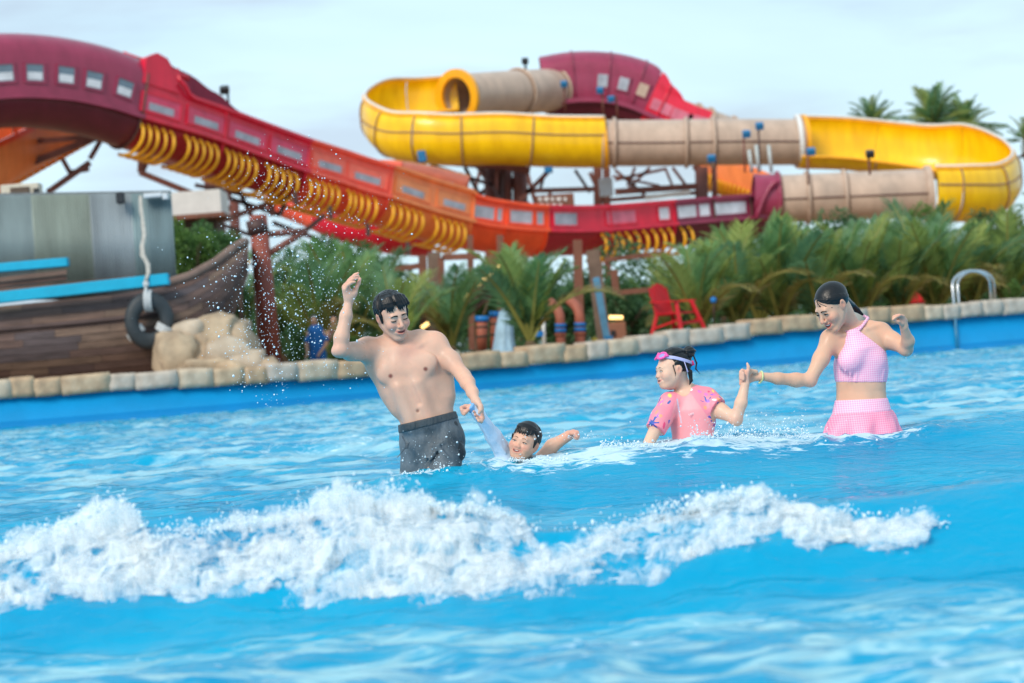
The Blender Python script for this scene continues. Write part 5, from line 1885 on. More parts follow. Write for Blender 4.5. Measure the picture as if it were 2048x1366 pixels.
class Head:
    """Head frame; local x = viewer's right when facing the camera, y = forward, z = up; in metres for an adult, times s."""
    def __init__(self, o, R, s=1.0, child=False):
        self.o, self.R, self.s, self.child = _v(o), R, s, child

    def w(self, x, y, z):
        if self.child and z < 0.06:            # a child's face sits lower and shorter under a larger forehead
            t = min(1.0, (0.06 - z) / 0.04)
            z = z - t * (0.009 + 0.16 * z)
        return self.o + self.R @ (_v((x, y, z)) * self.s)

    def loc(self, V):
        q = ((V - self.o) @ self.R) / self.s
        if self.child:
            t = np.clip((0.045 - q[:, 2]) / 0.04, 0, 1)
            q[:, 2] = q[:, 2] * (1 - t) + t * (q[:, 2] + 0.009) / 0.84
        return q

    def build(self, body, male=False, child=False, smile=1.0, openm=0.006, ears=(1, 1), jaw=1.0):
        s, w, R = self.s, self.w, self.R
        B = body.twin()
        e = lambda c, r, k=0.012, op=1: B.ell(w(*c), [q * s for q in r], R, k * s, op)
        c = lambda a, b_, ra, rb, k=0.01, op=1: B.cone(w(*a), w(*b_), ra * s, rb * s, k * s, op)
        e((0, -0.020, 0.036), (0.074, 0.094, 0.080))
        e((0, 0.020, -0.030), (0.058 if not child else 0.066, 0.064, 0.084), 0.03)
        jw = 0.046 * jaw
        for sg in (-1, 1):
            c((sg * jw, -0.005, -0.040), (sg * 0.018, 0.056, -0.098), 0.021, 0.017, 0.022)
            e((sg * 0.038, 0.056, -0.030), (0.024, 0.026, 0.024) if not child else (0.028, 0.026, 0.028), 0.022)
        e((0, 0.062, -0.100 if not child else -0.094), (0.022, 0.018, 0.017), 0.016)
        c((-0.032, 0.072, 0.022), (0.032, 0.072, 0.022), 0.012, 0.012, 0.018)
        # eye hollows and lids
        for sg in (-1, 1):
            e((sg * 0.031, 0.097, 0.000), (0.019, 0.016, 0.012), 0.012, -1)
            e((sg * 0.031, 0.0705, 0.000), (0.0165, 0.0135, 0.0115), 0.004)
        # nose
        tip = 0.108 if not child else 0.097
        c((0, 0.080 if not child else 0.074, 0.012), (0, tip - 0.006, -0.026), 0.0075, 0.0105 if not child else 0.009, 0.010)
        e((0, tip - 0.004, -0.031), (0.0115, 0.010, 0.0095), 0.008)
        for sg in (-1, 1):
            e((sg * 0.0125, 0.090, -0.035), (0.0085, 0.011, 0.008), 0.005)
            e((sg * 0.006, 0.094, -0.0435), (0.0035, 0.004, 0.003), 0.003, -1)
        # mouth: lips along a smile, opening between them
        mw, rise = 0.026 * (0.9 + 0.15 * smile), 0.007 * smile
        def lip(t, dz, dy=0.0):
            x = mw * t
            return (x, 0.0885 - 0.012 * t * t + dy, -0.0645 + rise * t * t + dz * (1 - t * t * 0.85))
        e((0, 0.072, -0.064), (0.032, 0.018, 0.020), 0.014)
        ts = [-1, -0.6, -0.2, 0.2, 0.6, 1]
        for dz, r_ in ((0.0035 + openm * 0.6, 0.0045), (-0.0045 - openm, 0.0055)):
            for i in range(5):
                c(lip(ts[i], dz), lip(ts[i + 1], dz), r_ * (1 - 0.45 * ts[i] ** 2), r_ * (1 - 0.45 * ts[i + 1] ** 2), 0.004)
        if openm > 0.001:
            for i in range(5):
                c(lip(ts[i] * 0.9, -0.001, 0.004), lip(ts[i + 1] * 0.9, -0.001, 0.004), openm * (1.05 - 0.7 * ts[i] ** 2), openm * (1.05 - 0.7 * ts[i + 1] ** 2), 0.002, -1)
        for sg in (-1, 1):      # smile folds
            c((sg * 0.020, 0.088, -0.036), (sg * 0.034, 0.074, -0.062), 0.0022, 0.0022, 0.008, -1)
        # ears
        for sg, on in zip((-1, 1), ears):
            if not on: continue
            e((sg * 0.072, -0.012, -0.006), (0.009, 0.017, 0.030), 0.006)
            e((sg * 0.080, -0.016, 0.004), (0.006, 0.016, 0.024), 0.004)
            e((sg * 0.083, -0.010, 0.000), (0.006, 0.008, 0.014), 0.004, -1)
        self.lip = lip
        self.openm = openm
        self.rise, self.mw = rise, mw
        body.merge(B, 0.014 * s)

    def colour(self, V, C, lipc, blush=0.3, mouthc=(0.10, 0.012, 0.015)):
        q = self.loc(V)
        x, y, z = q[:, 0], q[:, 1], q[:, 2]
        near = (np.abs(x) < 0.09) & (np.abs(z) < 0.14) & (np.abs(y) < 0.13)

        def mixc(mask, col, amt):
            a = (mask * near * amt)[:, None]
            C[:] = C * (1 - a) + np.array(col, dtype=np.float32) * a
        # cheeks, nose and ears carry more blood
        for sg in (-1, 1):
            g = np.exp(-(((x - sg * 0.042) / 0.022) ** 2 + ((z + 0.028) / 0.020) ** 2)) * (y > 0.03)
            mixc(g, (0.62, 0.22, 0.18), blush)
            g = np.exp(-(((x - sg * 0.078) / 0.012) ** 2 + ((z + 0.004) / 0.03) ** 2 + ((y + .012) / .02) ** 2))
            mixc(g, (0.60, 0.20, 0.15), 0.55)
        g = np.exp(-((x / 0.013) ** 2 + ((z + 0.032) / 0.013) ** 2)) * (y > 0.085)
        mixc(g, (0.60, 0.24, 0.19), blush)
        # lips
        t = np.clip(x / self.mw, -1, 1)
        zc = -0.0645 + self.rise * t * t
        hw = (0.0072 + self.openm * 0.85) * np.sqrt(np.clip(1.03 - t * t * 0.92, 0, 1))
        band = np.exp(-((z - zc + 0.0008) / np.maximum(hw, 1e-4)) ** 6) * (np.abs(x) < self.mw * 1.02) * (y > 0.065)
        mixc(band, lipc, 0.62)
        if self.openm > 0.001:
            inner = np.exp(-((z - zc + 0.001) / (self.openm * 1.0)) ** 4) * np.clip((0.92 - np.abs(t)) * 6, 0, 1) * (y > 0.055) * (y < 0.0885 - 0.012 * t * t + 0.0015)
            mixc(inner, mouthc, 0.95)
        return C

    def extras(self, root, hairm, eye_open=0.25, brow=(0.0, 1.0), h=0.002, lash=0.0022, tint=None, teeth=True, sides=(-1, 1), gaze=0.0, btilt=0.0, bow=1.0):
        """Eyebrows, lash lines and irises, teeth: small meshes lying on the face."""
        s, w = self.s, self.w
        for sg in sides:
            mb = MB()
            pts = [w(sg * xx, yy_, zz) for xx, yy_, zz in ((0.012, 0.0850, 0.0190 + brow[0] + btilt), (0.023, 0.0860, 0.0232 + brow[0] + btilt * .6), (0.035, 0.0830, 0.0238 + brow[0]), (0.0455, 0.0765, 0.0190 + brow[0] - btilt * .5))]
            mb.tube(smooth_path(pts, 4), [0.0031 * s * brow[1] * (1.15 - 0.75 * k / 12) for k in range(13)], 6)
            mb.build('eyebrow', hairm, root, True)
            # upper lash line, a downward-bowed smiling arc
            def eye(t, dz, dy=0.0):
                return w(sg * (0.031 + 0.0155 * t), 0.0842 - 0.0065 * t * t + dy, (0.0005 if bow > 0 else -0.0035) + dz + 0.0030 * bow * (1 - t * t))
            mb = MB()
            mb.tube([eye(t, 0.0016) for t in (-1, -0.6, -0.2, 0.2, 0.6, 1)], [lash * 1.12 * s * f for f in (0.5, 0.9, 1.0, 1.1, 1.1, 0.8)], 6)
            mb.build('eyelashes', hairm, root, True)
            if eye_open > 0:
                mb = MB()
                pts = [eye(t, -0.0022, 0.0004) for t in (-0.85, -0.4, 0.0, 0.4, 0.85)]
                mb.tube(pts, [0.0014 * s, 0.0032 * s * eye_open * 2, 0.0036 * s * eye_open * 2, 0.0032 * s * eye_open * 2, 0.0014 * s], 8)
                mb.build('eye_white', mat('eye_white', (0.62, 0.60, 0.58), 0.15, 0.04, 20), root, True)
                c0 = 0.15 * gaze
                mb = MB().tube([eye(t + c0, -0.0020, 0.0016) for t in (-0.24, 0, 0.24)], [0.0026 * s * eye_open * 2, 0.0040 * s * eye_open * 2, 0.0026 * s * eye_open * 2], 8)
                mb.build('iris', mat('iris_dark', (0.012, 0.008, 0.006), 0.1, 0.1, 20), root, True)
        if teeth:
            mb = MB()
            om = self.openm
            mb.tube([w(*self.lip(t * 0.78, 0.0012 + om * 0.45, -0.0045)) for t in (-1, -0.66, -0.33, 0, 0.33, 0.66, 1)], [om * 0.62 * s * f for f in (0.55, 0.85, 1, 1, 1, 0.85, 0.55)], 8)
            mb.build('teeth', mat('teeth', (0.70, 0.67, 0.61), 0.25, 0.05, 30), root, True)


def hair_paths(conv, starts, n=9, rad=(0.079, 0.099, 0.085), cen=(0, -0.020, 0.036), lift=0.0):
    """Great-circle paths over the scalp from each start direction to the convergence direction."""
    cen = np.array(cen); rad = np.array(rad)
    cv = (np.array(conv) - cen) / rad; cv = cv / np.linalg.norm(cv)
    out = []
    for st_ in starts:
        a = (np.array(st_) - cen) / rad; a = a / np.linalg.norm(a)
        om = math.acos(max(-0.999, min(0.999, float(a @ cv))))
        pts = []
        for i in range(n):
            t = i / (n - 1)
            d = (math.sin((1 - t) * om) * a + math.sin(t * om) * cv) / math.sin(om)
            pts.append(cen + d * rad * (1 + lift * math.sin(math.pi * t)))
        out.append(pts)
    return out


M_hair = mat('wet_black_hair', (0.008, 0.009, 0.011), 0.34, 0.3, 40, 0.12, 160, spec=0.42)
M_brow = mat('dark_brows', (0.014, 0.011, 0.010), 0.9, 0.2, 40, spec=0.1)


def skin_mat(nm):
    if nm in MATS: return MATS[nm]
    m_ = bpy.data.materials.new(nm)
    m_.use_nodes = True
    n_, l_ = m_.node_tree.nodes, m_.node_tree.links
    b_ = n_['Principled BSDF']
    a = n_.new('ShaderNodeAttribute'); a.attribute_name = 'tone'
    tc = n_.new('ShaderNodeTexCoord')
    nz = n_.new('ShaderNodeTexNoise'); nz.inputs['Scale'].default_value = 14; nz.inputs['Detail'].default_value = 5
    l_.new(tc.outputs['Object'], nz.inputs['Vector'])
    mr = n_.new('ShaderNodeMapRange'); mr.inputs['From Min'].default_value = 0.3; mr.inputs['From Max'].default_value = 0.7
    mr.inputs['To Min'].default_value = 0.90; mr.inputs['To Max'].default_value = 1.08
    l_.new(nz.outputs[0], mr.inputs[0])
    mx = n_.new('ShaderNodeMix'); mx.data_type = 'RGBA'; mx.blend_type = 'MULTIPLY'; mx.inputs[0].default_value = 1.0
    l_.new(a.outputs['Color'], mx.inputs[6]); l_.new(mr.outputs[0], mx.inputs[7])
    mx2 = n_.new('ShaderNodeMix'); mx2.data_type = 'RGBA'; mx2.blend_type = 'MULTIPLY'; mx2.inputs[0].default_value = 1.0
    nr = n_.new('ShaderNodeTexNoise'); nr.inputs['Scale'].default_value = 26; nr.inputs['Detail'].default_value = 6
    l_.new(tc.outputs['Object'], nr.inputs['Vector'])
    rr_ = n_.new('ShaderNodeMapRange'); rr_.inputs['From Min'].default_value = 0.35; rr_.inputs['From Max'].default_value = 0.65; rr_.inputs['To Min'].default_value = 0.26; rr_.inputs['To Max'].default_value = 0.60
    l_.new(nr.outputs[0], rr_.inputs[0]); l_.new(rr_.outputs[0], b_.inputs['Roughness'])
    nh = n_.new('ShaderNodeTexNoise'); nh.inputs['Scale'].default_value = 7; nh.inputs['Detail'].default_value = 4
    l_.new(tc.outputs['Object'], nh.inputs['Vector'])
    rh_ = n_.new('ShaderNodeValToRGB'); rh_.color_ramp.elements[0].position = 0.35; rh_.color_ramp.elements[1].position = 0.68
    rh_.color_ramp.elements[0].color = (1.0, 1.0, 1.0, 1); rh_.color_ramp.elements[1].color = (1.0, 0.86, 0.80, 1)
    l_.new(nh.outputs[0], rh_.inputs[0])
    l_.new(mx.outputs[2], mx2.inputs[6]); l_.new(rh_.outputs[0], mx2.inputs[7]); l_.new(mx2.outputs[2], b_.inputs['Base Color'])
    b_.inputs['Specular IOR Level'].default_value = 0.22
    b_.inputs['Subsurface Weight'].default_value = 0.10
    b_.inputs['Subsurface Radius'].default_value = (1.0, 0.35, 0.2)
    b_.inputs['Subsurface Scale'].default_value = 0.012
    n2 = n_.new('ShaderNodeTexNoise'); n2.inputs['Scale'].default_value = 160; n2.inputs['Detail'].default_value = 3
    l_.new(tc.outputs['Object'], n2.inputs['Vector'])
    bp = n_.new('ShaderNodeBump'); bp.inputs['Strength'].default_value = 0.12; bp.inputs['Distance'].default_value = 0.004
    l_.new(n2.outputs[0], bp.inputs['Height']); l_.new(bp.outputs[0], b_.inputs['Normal'])
    MATS[nm] = m_
    return m_


def blob_object(B, name, material, parent, colour=None, relax=1, attr='tone'):
    V, F = B.mesh(relax)
    me = np_mesh(name, V, F)
    if colour is not None:
        C = colour(V)
        at_ = me.attributes.new(attr, 'FLOAT_COLOR', 'POINT')
        at_.data.foreach_set('color', np.concatenate([C, np.ones((len(C), 1), np.float32)], 1).astype(np.float32).ravel())
    return link(name, me, material, parent, True)


def grab(Y0):
    def Q(px, py, d=0.0):
        p = P(px, py, Y0 + d)
        return np.array((p.x, p.y, p.z), dtype=np.float32)
    return Q


def spot(V, C, c, r, col, amt, front=False):
    d = (V - _v(c)) ** 2
    if front:      # a mark on the front of the body, whatever its exact depth
        e2 = d[:, 0] + d[:, 2] + np.maximum(0, np.sqrt(d[:, 1]) - 0.05) ** 2
        a = np.exp(-(e2 / (r * r)) ** 2) * amt
    else:
        a = np.exp(-d.sum(1) / (r * r)) * amt
    a = a[:, None]
    C[:] = C * (1 - a) + np.array(col, dtype=np.float32) * a

# ------------------------------------------------------------------ the man
Q = grab(12.0)
man = empty('person', tuple(Q(862, 945)), 'shirtless person with short black hair in dark grey swim shorts, arm raised', 'person')
B = Blob(Q(655, 1010, 0)[[0, 1, 2]] + _v((-0.02, -0.45, -0.25)), _v((Q(985, 700)[0] + 0.03, 12.35, Q(700, 535)[2] + 0.03)), 0.0042)
NF = (0.06, -1.0, 0.05)
pel, wai, rib, che = Q(862, 872), Q(851, 822), Q(824, 765), Q(808, 728)
TORSO = [(pel, wai, 0.132, 0.117, 0.03, (NF, 1.42)), (wai, rib, 0.117, 0.148, 0.04, (NF, 1.45)), (rib, che, 0.150, 0.152, 0.04, (NF, 1.40))]
for a, b_, ra, rb, k, fl in TORSO:
    B.cone(a, b_, ra, rb, k, 1, fl)
ang = math.radians(20)
Rt = np.array([[math.cos(ang), 0, -math.sin(ang)], [0, 1, 0], [math.sin(ang), 0, math.cos(ang)]], dtype=np.float32)
sL, sR = Q(738, 702, -0.03), Q(868, 688, 0.0)
# shoulder girdle
B.chain([Q(806, 700, 0.03), Q(842, 682, 0.02), sR], [0.05, 0.045, 0.050], 0.04)
B.chain([Q(802, 702, 0.03), Q(768, 695, 0.01), sL], [0.05, 0.045, 0.050], 0.04)
B.cone(Q(812, 712), Q(850, 712), 0.09, 0.085, 0.04, 1, (NF, 1.3)); B.cone(Q(806, 715), Q(764, 724), 0.09, 0.08, 0.04, 1, (NF, 1.3))
# pectorals
B.ell(Q(843, 731, -0.085), (0.078, 0.030, 0.056), Rt, 0.03)
B.ell(Q(783, 743, -0.085), (0.074, 0.030, 0.054), Rt, 0.03)
# lats / flanks
B.cone(Q(884, 722, 0.02), Q(893, 790, 0.0), 0.05, 0.04, 0.05); B.cone(Q(765, 740, 0.02), Q(800, 812, 0.0), 0.045, 0.04, 0.05)
# abdominal wall
for dx, dy in ((-20, 0), (14, -5)):
    B.cone(Q(818 + dx, 775 + dy, -0.095), Q(845 + dx, 850 + dy, -0.075), 0.032, 0.034, 0.035)
B.cone(Q(814, 752, -0.135), Q(838, 806, -0.118), 0.006, 0.006, 0.020, -1)
B.ell(Q(835, 822, -0.120), (0.010, 0.016, 0.007), None, 0.010, -1)
B.cone(Q(778, 762, -0.13), Q(806, 764, -0.135), 0.004, 0.004, 0.016, -1); B.cone(Q(824, 756, -0.135), Q(862, 752, -0.12), 0.004, 0.004, 0.016, -1)
# clavicles and neck
B.chain([Q(813, 701, -0.068), Q(838, 693, -0.065), Q(866, 676, -0.03)], [0.010, 0.009, 0.010], 0.014)
B.chain([Q(803, 703, -0.068), Q(778, 703, -0.065), Q(745, 690, -0.05)], [0.010, 0.009, 0.010], 0.014)
hd = Head(Q(786, 632, -0.075), rotm(24, 20, 10), 0.93)
B.cone(Q(812, 706, 0.03), hd.w(0, -0.045, -0.05), 0.054, 0.046, 0.025)
for sg in (-1, 1):
    B.cone(Q(808, 704, -0.055), hd.w(sg * 0.050, -0.045, -0.045), 0.009, 0.014, 0.015)
hd.build(B, male=True, smile=1.3, openm=0.0058, jaw=1.06)
# raised arm
eL, wL = Q(681, 700, -0.24), Q(697, 605, -0.20)
B.cone(sL, eL, 0.046, 0.034, 0.03)
B.ell(Q(733, 697, -0.03), (0.060, 0.055, 0.055), None, 0.03)
B.cone(Q(722, 703, -0.08), Q(700, 706, -0.16), 0.040, 0.036, 0.03)
B.chain([eL, Q(683, 676, -0.235), Q(692, 632, -0.215), wL], [0.032, 0.034, 0.027, 0.0195], 0.02)
B.cone(eL, Q(672, 703, -0.25), 0.026, 0.019, 0.02)
def hand(pts_palm, fingers, thumb, r=0.0086, k=0.005, dY=0.0, B=None, Qf=None):
    Qf = Qf or Q
    wpt = Qf(*pts_palm)
    for f in fingers:
        p = [Qf(*a) for a in f]
        B.cone(wpt, p[0], r * 1.75, r * 1.35, 0.012)
        B.chain(p, [r * 1.12, r * 1.02, r * 0.94, r * 0.80], k)
    p = [Qf(*a) for a in thumb]
    B.cone(wpt, p[0], r * 1.7, r * 1.6, 0.012)
    B.chain(p, [r * 1.5, r * 1.25, r * 1.1, r * 0.9], k + 0.002)
hand((697.5, 601, -0.20),
     [[(695, 570, -0.17), (702, 557, -0.165), (709.5, 550, -0.16), (716, 546.5, -0.16)],
      [(690.5, 571, -0.19), (699, 560, -0.19), (708, 553.5, -0.185), (716.5, 552, -0.18)],
      [(689, 574, -0.21), (697, 564, -0.215), (706, 558.5, -0.21), (714.5, 557, -0.205)],
      [(690, 579, -0.228), (696, 570, -0.235), (703, 565, -0.232), (709.5, 564, -0.23)]],
     [(706, 590, -0.185), (712, 577, -0.18), (717, 567, -0.18), (720, 558, -0.18)], B=B)
B.cone(Q(700, 596, -0.2), Q(708, 586, -0.195), 0.020, 0.017, 0.012)
B.cone(Q(697, 592, -0.205), Q(693, 577, -0.205), 0.022, 0.019, 0.012)
# lowered arm holding the boy's wrist
eR, wR = Q(927, 752, -0.12), Q(950, 799, -0.31)
B.ell(Q(871, 690, -0.005), (0.058, 0.056, 0.060), None, 0.03)
B.cone(sR, Q(902, 722, -0.05), 0.047, 0.043, 0.03); B.cone(Q(902, 722, -0.05), eR, 0.042, 0.033, 0.03)
B.chain([eR, Q(935, 765, -0.16), Q(945, 785, -0.255), wR], [0.033, 0.033, 0.026, 0.020], 0.02)
hand((952, 802, -0.315),
     [[(959, 810, -0.300), (960.5, 824, -0.290), (953.5, 828, -0.315), (947.5, 823, -0.335)],
      [(961, 813, -0.305), (963, 829, -0.295), (957, 834.5, -0.320), (950, 830, -0.340)],
      [(962, 816, -0.315), (965, 833, -0.305), (960, 840, -0.330), (953.5, 836.5, -0.350)],
      [(962, 819, -0.325), (966, 836, -0.320), (962.5, 843.5, -0.340), (957, 842, -0.355)]],
     [(957, 806, -0.340), (961.5, 813, -0.365), (961.5, 820, -0.372), (958.5, 826, -0.372)], B=B)
# legs, into the water
hL, hR = Q(838, 895, 0.0), Q(888, 885, -0.01)
LEGS = [(Q(843, 893, 0.0), Q(834, 955, 0.02), 0.078, 0.064), (Q(828, 955, 0.02), Q(822, 1010, 0.12), 0.070, 0.055), (Q(886, 884, -0.01), Q(880, 948, -0.10), 0.080, 0.058), (Q(880, 945, -0.10), Q(884, 1010, 0.0), 0.064, 0.055)]
for a, b_, ra, rb in LEGS:
    B.cone(a, b_, ra, rb, 0.03)


def man_colour(V):
    C = np.tile(np.array((0.71, 0.455, 0.345), np.float32), (len(V), 1))
    hd.colour(V, C, (0.56, 0.15, 0.14), 0.42)
    for c in (Q(851, 738, -0.12), Q(781, 752, -0.12)):
        spot(V, C, c, 0.0105, (0.24, 0.085, 0.07), 1.0, True)
    spot(V, C, Q(835, 822, -0.11), 0.008, (0.24, 0.11, 0.08), 0.85, True)
    for c in (Q(825, 705, -0.06), Q(805, 708, -0.07)):
        spot(V, C, c, 0.045, (0.62, 0.25, 0.20), 0.45)
    for c, r in ((Q(708, 560, -0.18), 0.035), (Q(690, 575, -0.2), 0.03), (Q(955, 830, -0.32), 0.035), (Q(676, 700, -0.25), 0.03)):
        spot(V, C, c, r, (0.66, 0.33, 0.28), 0.55)
    return C


blob_object(B, 'body', skin_mat('skin'), man, man_colour)
hd.extras(man, M_brow, eye_open=0.0, brow=(-0.001, 1.2), lash=0.0019, btilt=0.003, bow=-0.6)

# hair
rh = random.Random(4)
H = Blob(hd.o - 0.17, hd.o + 0.17, 0.0027)
s_ = hd.s
H.ell(hd.w(0, -0.024, 0.044), [q * s_ for q in (0.080, 0.098, 0.082)], hd.R, 0.01)
H.cut(hd.w(0, 0.066, 0.080), hd.R @ _v((0.0, 0.80, -0.60)), 0.03)
H.cut(hd.w(0, -0.05, -0.052), hd.R @ _v((0.0, 0.1, -1.0)), 0.02)
starts = []
for i in range(210):
    a = rh.uniform(-math.pi, math.pi)
    front = math.cos(a)
    starts.append((0.085 * math.sin(a), 0.10 * front, 0.085 if front > 0.3 else (0.015 if front > -0.2 else -0.045) + rh.uniform(-0.01, 0.02)))
for pth in hair_paths((-0.025, -0.055, 0.13), starts, 8, rad=(0.081, 0.100, 0.087), cen=(0, -0.020, 0.040)):
    off = rh.uniform(0.0, 0.03)
    pts = [hd.w(*(p * (1 + off * math.sin(math.pi * j / 7)))) for j, p in enumerate(pth)]
    for j in range(1, len(pts) - 1):
        pts[j] = pts[j] + np.array([rh.uniform(-1, 1) for _ in range(3)], np.float32) * 0.002
    H.chain(pts, [0.0015, 0.0030, 0.0038, 0.0042, 0.0042, 0.004, 0.0035, 0.003], 0.0022)
# tousled fringe: locks rise from the top and fall over the brow
for i in range(64):
    x0 = rh.uniform(-0.064, 0.064)
    e_ = 1 - (x0 / 0.075) ** 2
    sw_ = rh.uniform(0.002, 0.020) * (1 if x0 > -0.02 else -0.3)
    ln = rh.uniform(0.004, 0.034) * (1.0 if x0 < 0.02 else 0.6)
    cy = 1 - 0.55 * (x0 / 0.08) ** 2
    pts = [hd.w(x0 * 0.8, 0.0, 0.100 + 0.026 * e_), hd.w(x0 * 0.95 + sw_ * 0.2, 0.044 * cy, 0.088 + 0.024 * e_ + rh.uniform(0, 0.008)), hd.w(x0 + sw_ * 0.5, 0.066 * cy + rh.uniform(0, 0.004), 0.084 + 0.010 * e_), hd.w(x0 + sw_ * 0.9, 0.077 * cy, 0.078 - ln * 0.3), hd.w(x0 + sw_ * 1.3, 0.082 * cy, 0.074 - ln)]
    H.chain(pts, [0.004, 0.0055, 0.005, 0.0034, 0.0012], 0.0025)
for sg in (-1, 1):   # sideburns
    H.cone(hd.w(sg * 0.072, 0.012, 0.02), hd.w(sg * 0.069, 0.016, -0.018), 0.010, 0.005, 0.008)
blob_object(H, 'hair', M_hair, man, relax=0)

# swim shorts
M_short = mat('charcoal_swim_cloth', (0.038, 0.054, 0.070), 0.55, 0.3, 9, 0.8, 26, stretch=(1, 1, 0.6), spec=0.35, rgb2=(0.15, 0.19, 0.225))
S = Blob(_v((Q(770, 900)[0] - 0.04, 11.70, -0.05)), _v((Q(945, 900)[0] + 0.04, 12.35, Q(900, 790)[2] + 0.05)), 0.0042)
S.cone(pel, wai, 0.138, 0.120, 0.02, 1, (NF, 1.42), 0.014)
for dx, dy in ((-20, 0), (14, -5)):
    S.cone(Q(818 + dx, 775 + dy, -0.095), Q(845 + dx, 850 + dy, -0.075), 0.032, 0.034, 0.035, 1, None, 0.013)
S.cone(Q(765, 740, 0.02), Q(800, 812, 0.0), 0.045, 0.04, 0.05, 1, None, 0.01)
S.cone(Q(843, 893, 0.0), Q(836, 952, 0.02), 0.082, 0.074, 0.03, 1, None, 0.014)
S.cone(Q(886, 884, -0.01), Q(879, 942, -0.10), 0.084, 0.070, 0.02, 1, None, 0.014)
S.cone(Q(886, 884, -0.01), Q(888, 925, -0.03), 0.084, 0.070, 0.03, 1, None, 0.014)
S.chain([Q(862, 902, -0.145), Q(857, 925, -0.15), Q(852, 950, -0.13)], [0.004, 0.010, 0.014], 0.03, -1)
S.cut(Q(857, 838), Q(857, 838) - Q(868, 880), 0.004)
S.cut(Q(880, 944, -0.1), _v((0.0, -0.15, -1.0)), 0.004)
rc_ = random.Random(8)
for i in range(26):      # cloth folds fanning from the crotch and hips
    x0, y0 = rc_.choice(((862, 905), (905, 870), (815, 880), (880, 900)))
    a = rc_.uniform(0.6, 2.6)
    L = rc_.uniform(20, 50)
    p0 = Q(x0 + rc_.uniform(-12, 12), y0 + rc_.uniform(-10, 10), -0.135); p1 = Q(x0 + L * math.cos(a), y0 + L * math.sin(a) * 0.8, -0.135 - rc_.uniform(0, 0.03))
    S.cone(p0, p1, 0.004, 0.003, 0.016, -1 if i % 2 else 1)
blob_object(S, 'swim_shorts', M_short, man)
Wb = Blob(_v((Q(770, 900)[0] - 0.03, 11.70, Q(862, 930)[2])), _v((Q(945, 900)[0] + 0.03, 12.35, Q(900, 790)[2] + 0.05)), 0.004)
Wb.cone(pel, wai, 0.138, 0.120, 0.02, 1, (NF, 1.42), 0.017)
for dx, dy in ((-20, 0), (14, -5)):
    Wb.cone(Q(818 + dx, 775 + dy, -0.095), Q(845 + dx, 850 + dy, -0.075), 0.032, 0.034, 0.035, 1, None, 0.016)
Wb.cone(Q(765, 740, 0.02), Q(800, 812, 0.0), 0.045, 0.04, 0.05, 1, None, 0.012)
Wb.cut(Q(857, 835), Q(857, 835) - Q(868, 880), 0.003)
Wb.cut(Q(861, 850), Q(868, 880) - Q(857, 838), 0.003)
blob_object(Wb, 'waistband', mat('charcoal_waistband', (0.055, 0.07, 0.082), 0.6, 0.2, 40, 0.5, 90, stretch=(1, 1, 0.15)), man)
Wp = Blob(_v((Q(895, 900)[0] - 0.02, 11.70, 0.1)), _v((Q(935, 900)[0] + 0.04, 12.2, Q(900, 812)[2] + 0.05)), 0.004)
Wp.cone(Q(903, 852, -0.03), Q(910, 905, -0.05), 0.034, 0.052, 0.02, 1, ((1, -0.5, 0), 1.0), 0.0)
Wp.cut(Q(857, 838), Q(857, 838) - Q(868, 880), 0.004)
blob_object(Wp, 'side_panel', mat('black_side_panel', (0.018, 0.026, 0.034), 0.5, 0.2, 14, 0.5, 30), man)

# ------------------------------------------------------------------ the boy in the water
Q = grab(11.85)
boy = empty('person', tuple(Q(1046, 925)), 'smiling small person with wet black hair, chin at water level, pale blue sleeve pulled up', 'person')
B = Blob(_v((Q(910, 850)[0] - 0.02, 11.55, -0.12)), _v((Q(1175, 850)[0] + 0.04, 12.5, Q(950, 795)[2] + 0.03)), 0.004)
bh = Head(Q(1049, 884, -0.06), rotm(-22, -2, -21), 0.80, True)
bh.build(B, child=True, smile=1.35, openm=0.0068, jaw=1.02)
B.cone(bh.w(0, -0.03, -0.06), Q(1054, 938, 0.07), 0.038, 0.042, 0.02)
ch, hp_ = Q(1056, 950, 0.12), Q(1110, 975, 0.45)
B.cone(ch, hp_, 0.11, 0.10, 0.03, 1, ((0, -0.4, 1), 1.4))
B.chain([Q(1015, 916, 0.02), Q(985, 872, -0.06), Q(948, 818, -0.16)], [0.034, 0.030, 0.021], 0.02)      # pulled arm
B.cone(Q(1054, 944, 0.1), Q(1020, 924, 0.03), 0.06, 0.04, 0.03)
# fist beyond the cuff, fingers curled
for i in range(4):
    p = [Q(931 - 0.5 * i, 812 + 2.6 * i, -0.165 + 0.008 * i), Q(922.5 + 0.8 * i, 815 + 2.6 * i, -0.175), Q(923.5 + i, 820 + 2.6 * i, -0.19), Q(930, 821 + 2.2 * i, -0.19)]
    B.cone(Q(945, 815, -0.165), p[0], 0.013, 0.0095, 0.01)
    B.chain(p, [0.0085, 0.0078, 0.0072, 0.006], 0.004)
B.chain([Q(938, 818, -0.18), Q(932, 824, -0.195), Q(929, 829, -0.195)], [0.010, 0.0085, 0.0065], 0.005)
# trailing arm and fist breaking the surface
B.chain([Q(1072, 930, 0.12), Q(1104, 892, 0.14), Q(1138, 871, 0.12)], [0.036, 0.031, 0.024], 0.02)
for i in range(4):
    p = [Q(1146 + 1.2 * i, 862.5 + 3.0 * i, 0.10 + 0.006 * i), Q(1154 + 0.6 * i, 864 + 3 * i, 0.09), Q(1156 - 0.5 * i, 869.5 + 2.4 * i, 0.085), Q(1150, 871 + 2 * i, 0.085)]
    B.cone(Q(1138, 870, 0.115), p[0], 0.016, 0.010, 0.01)
    B.chain(p, [0.009, 0.0085, 0.0078, 0.0065], 0.004)
B.chain([Q(1142, 866, 0.09), Q(1150, 867, 0.075), Q(1154, 874, 0.07)], [0.011, 0.009, 0.007], 0.005)


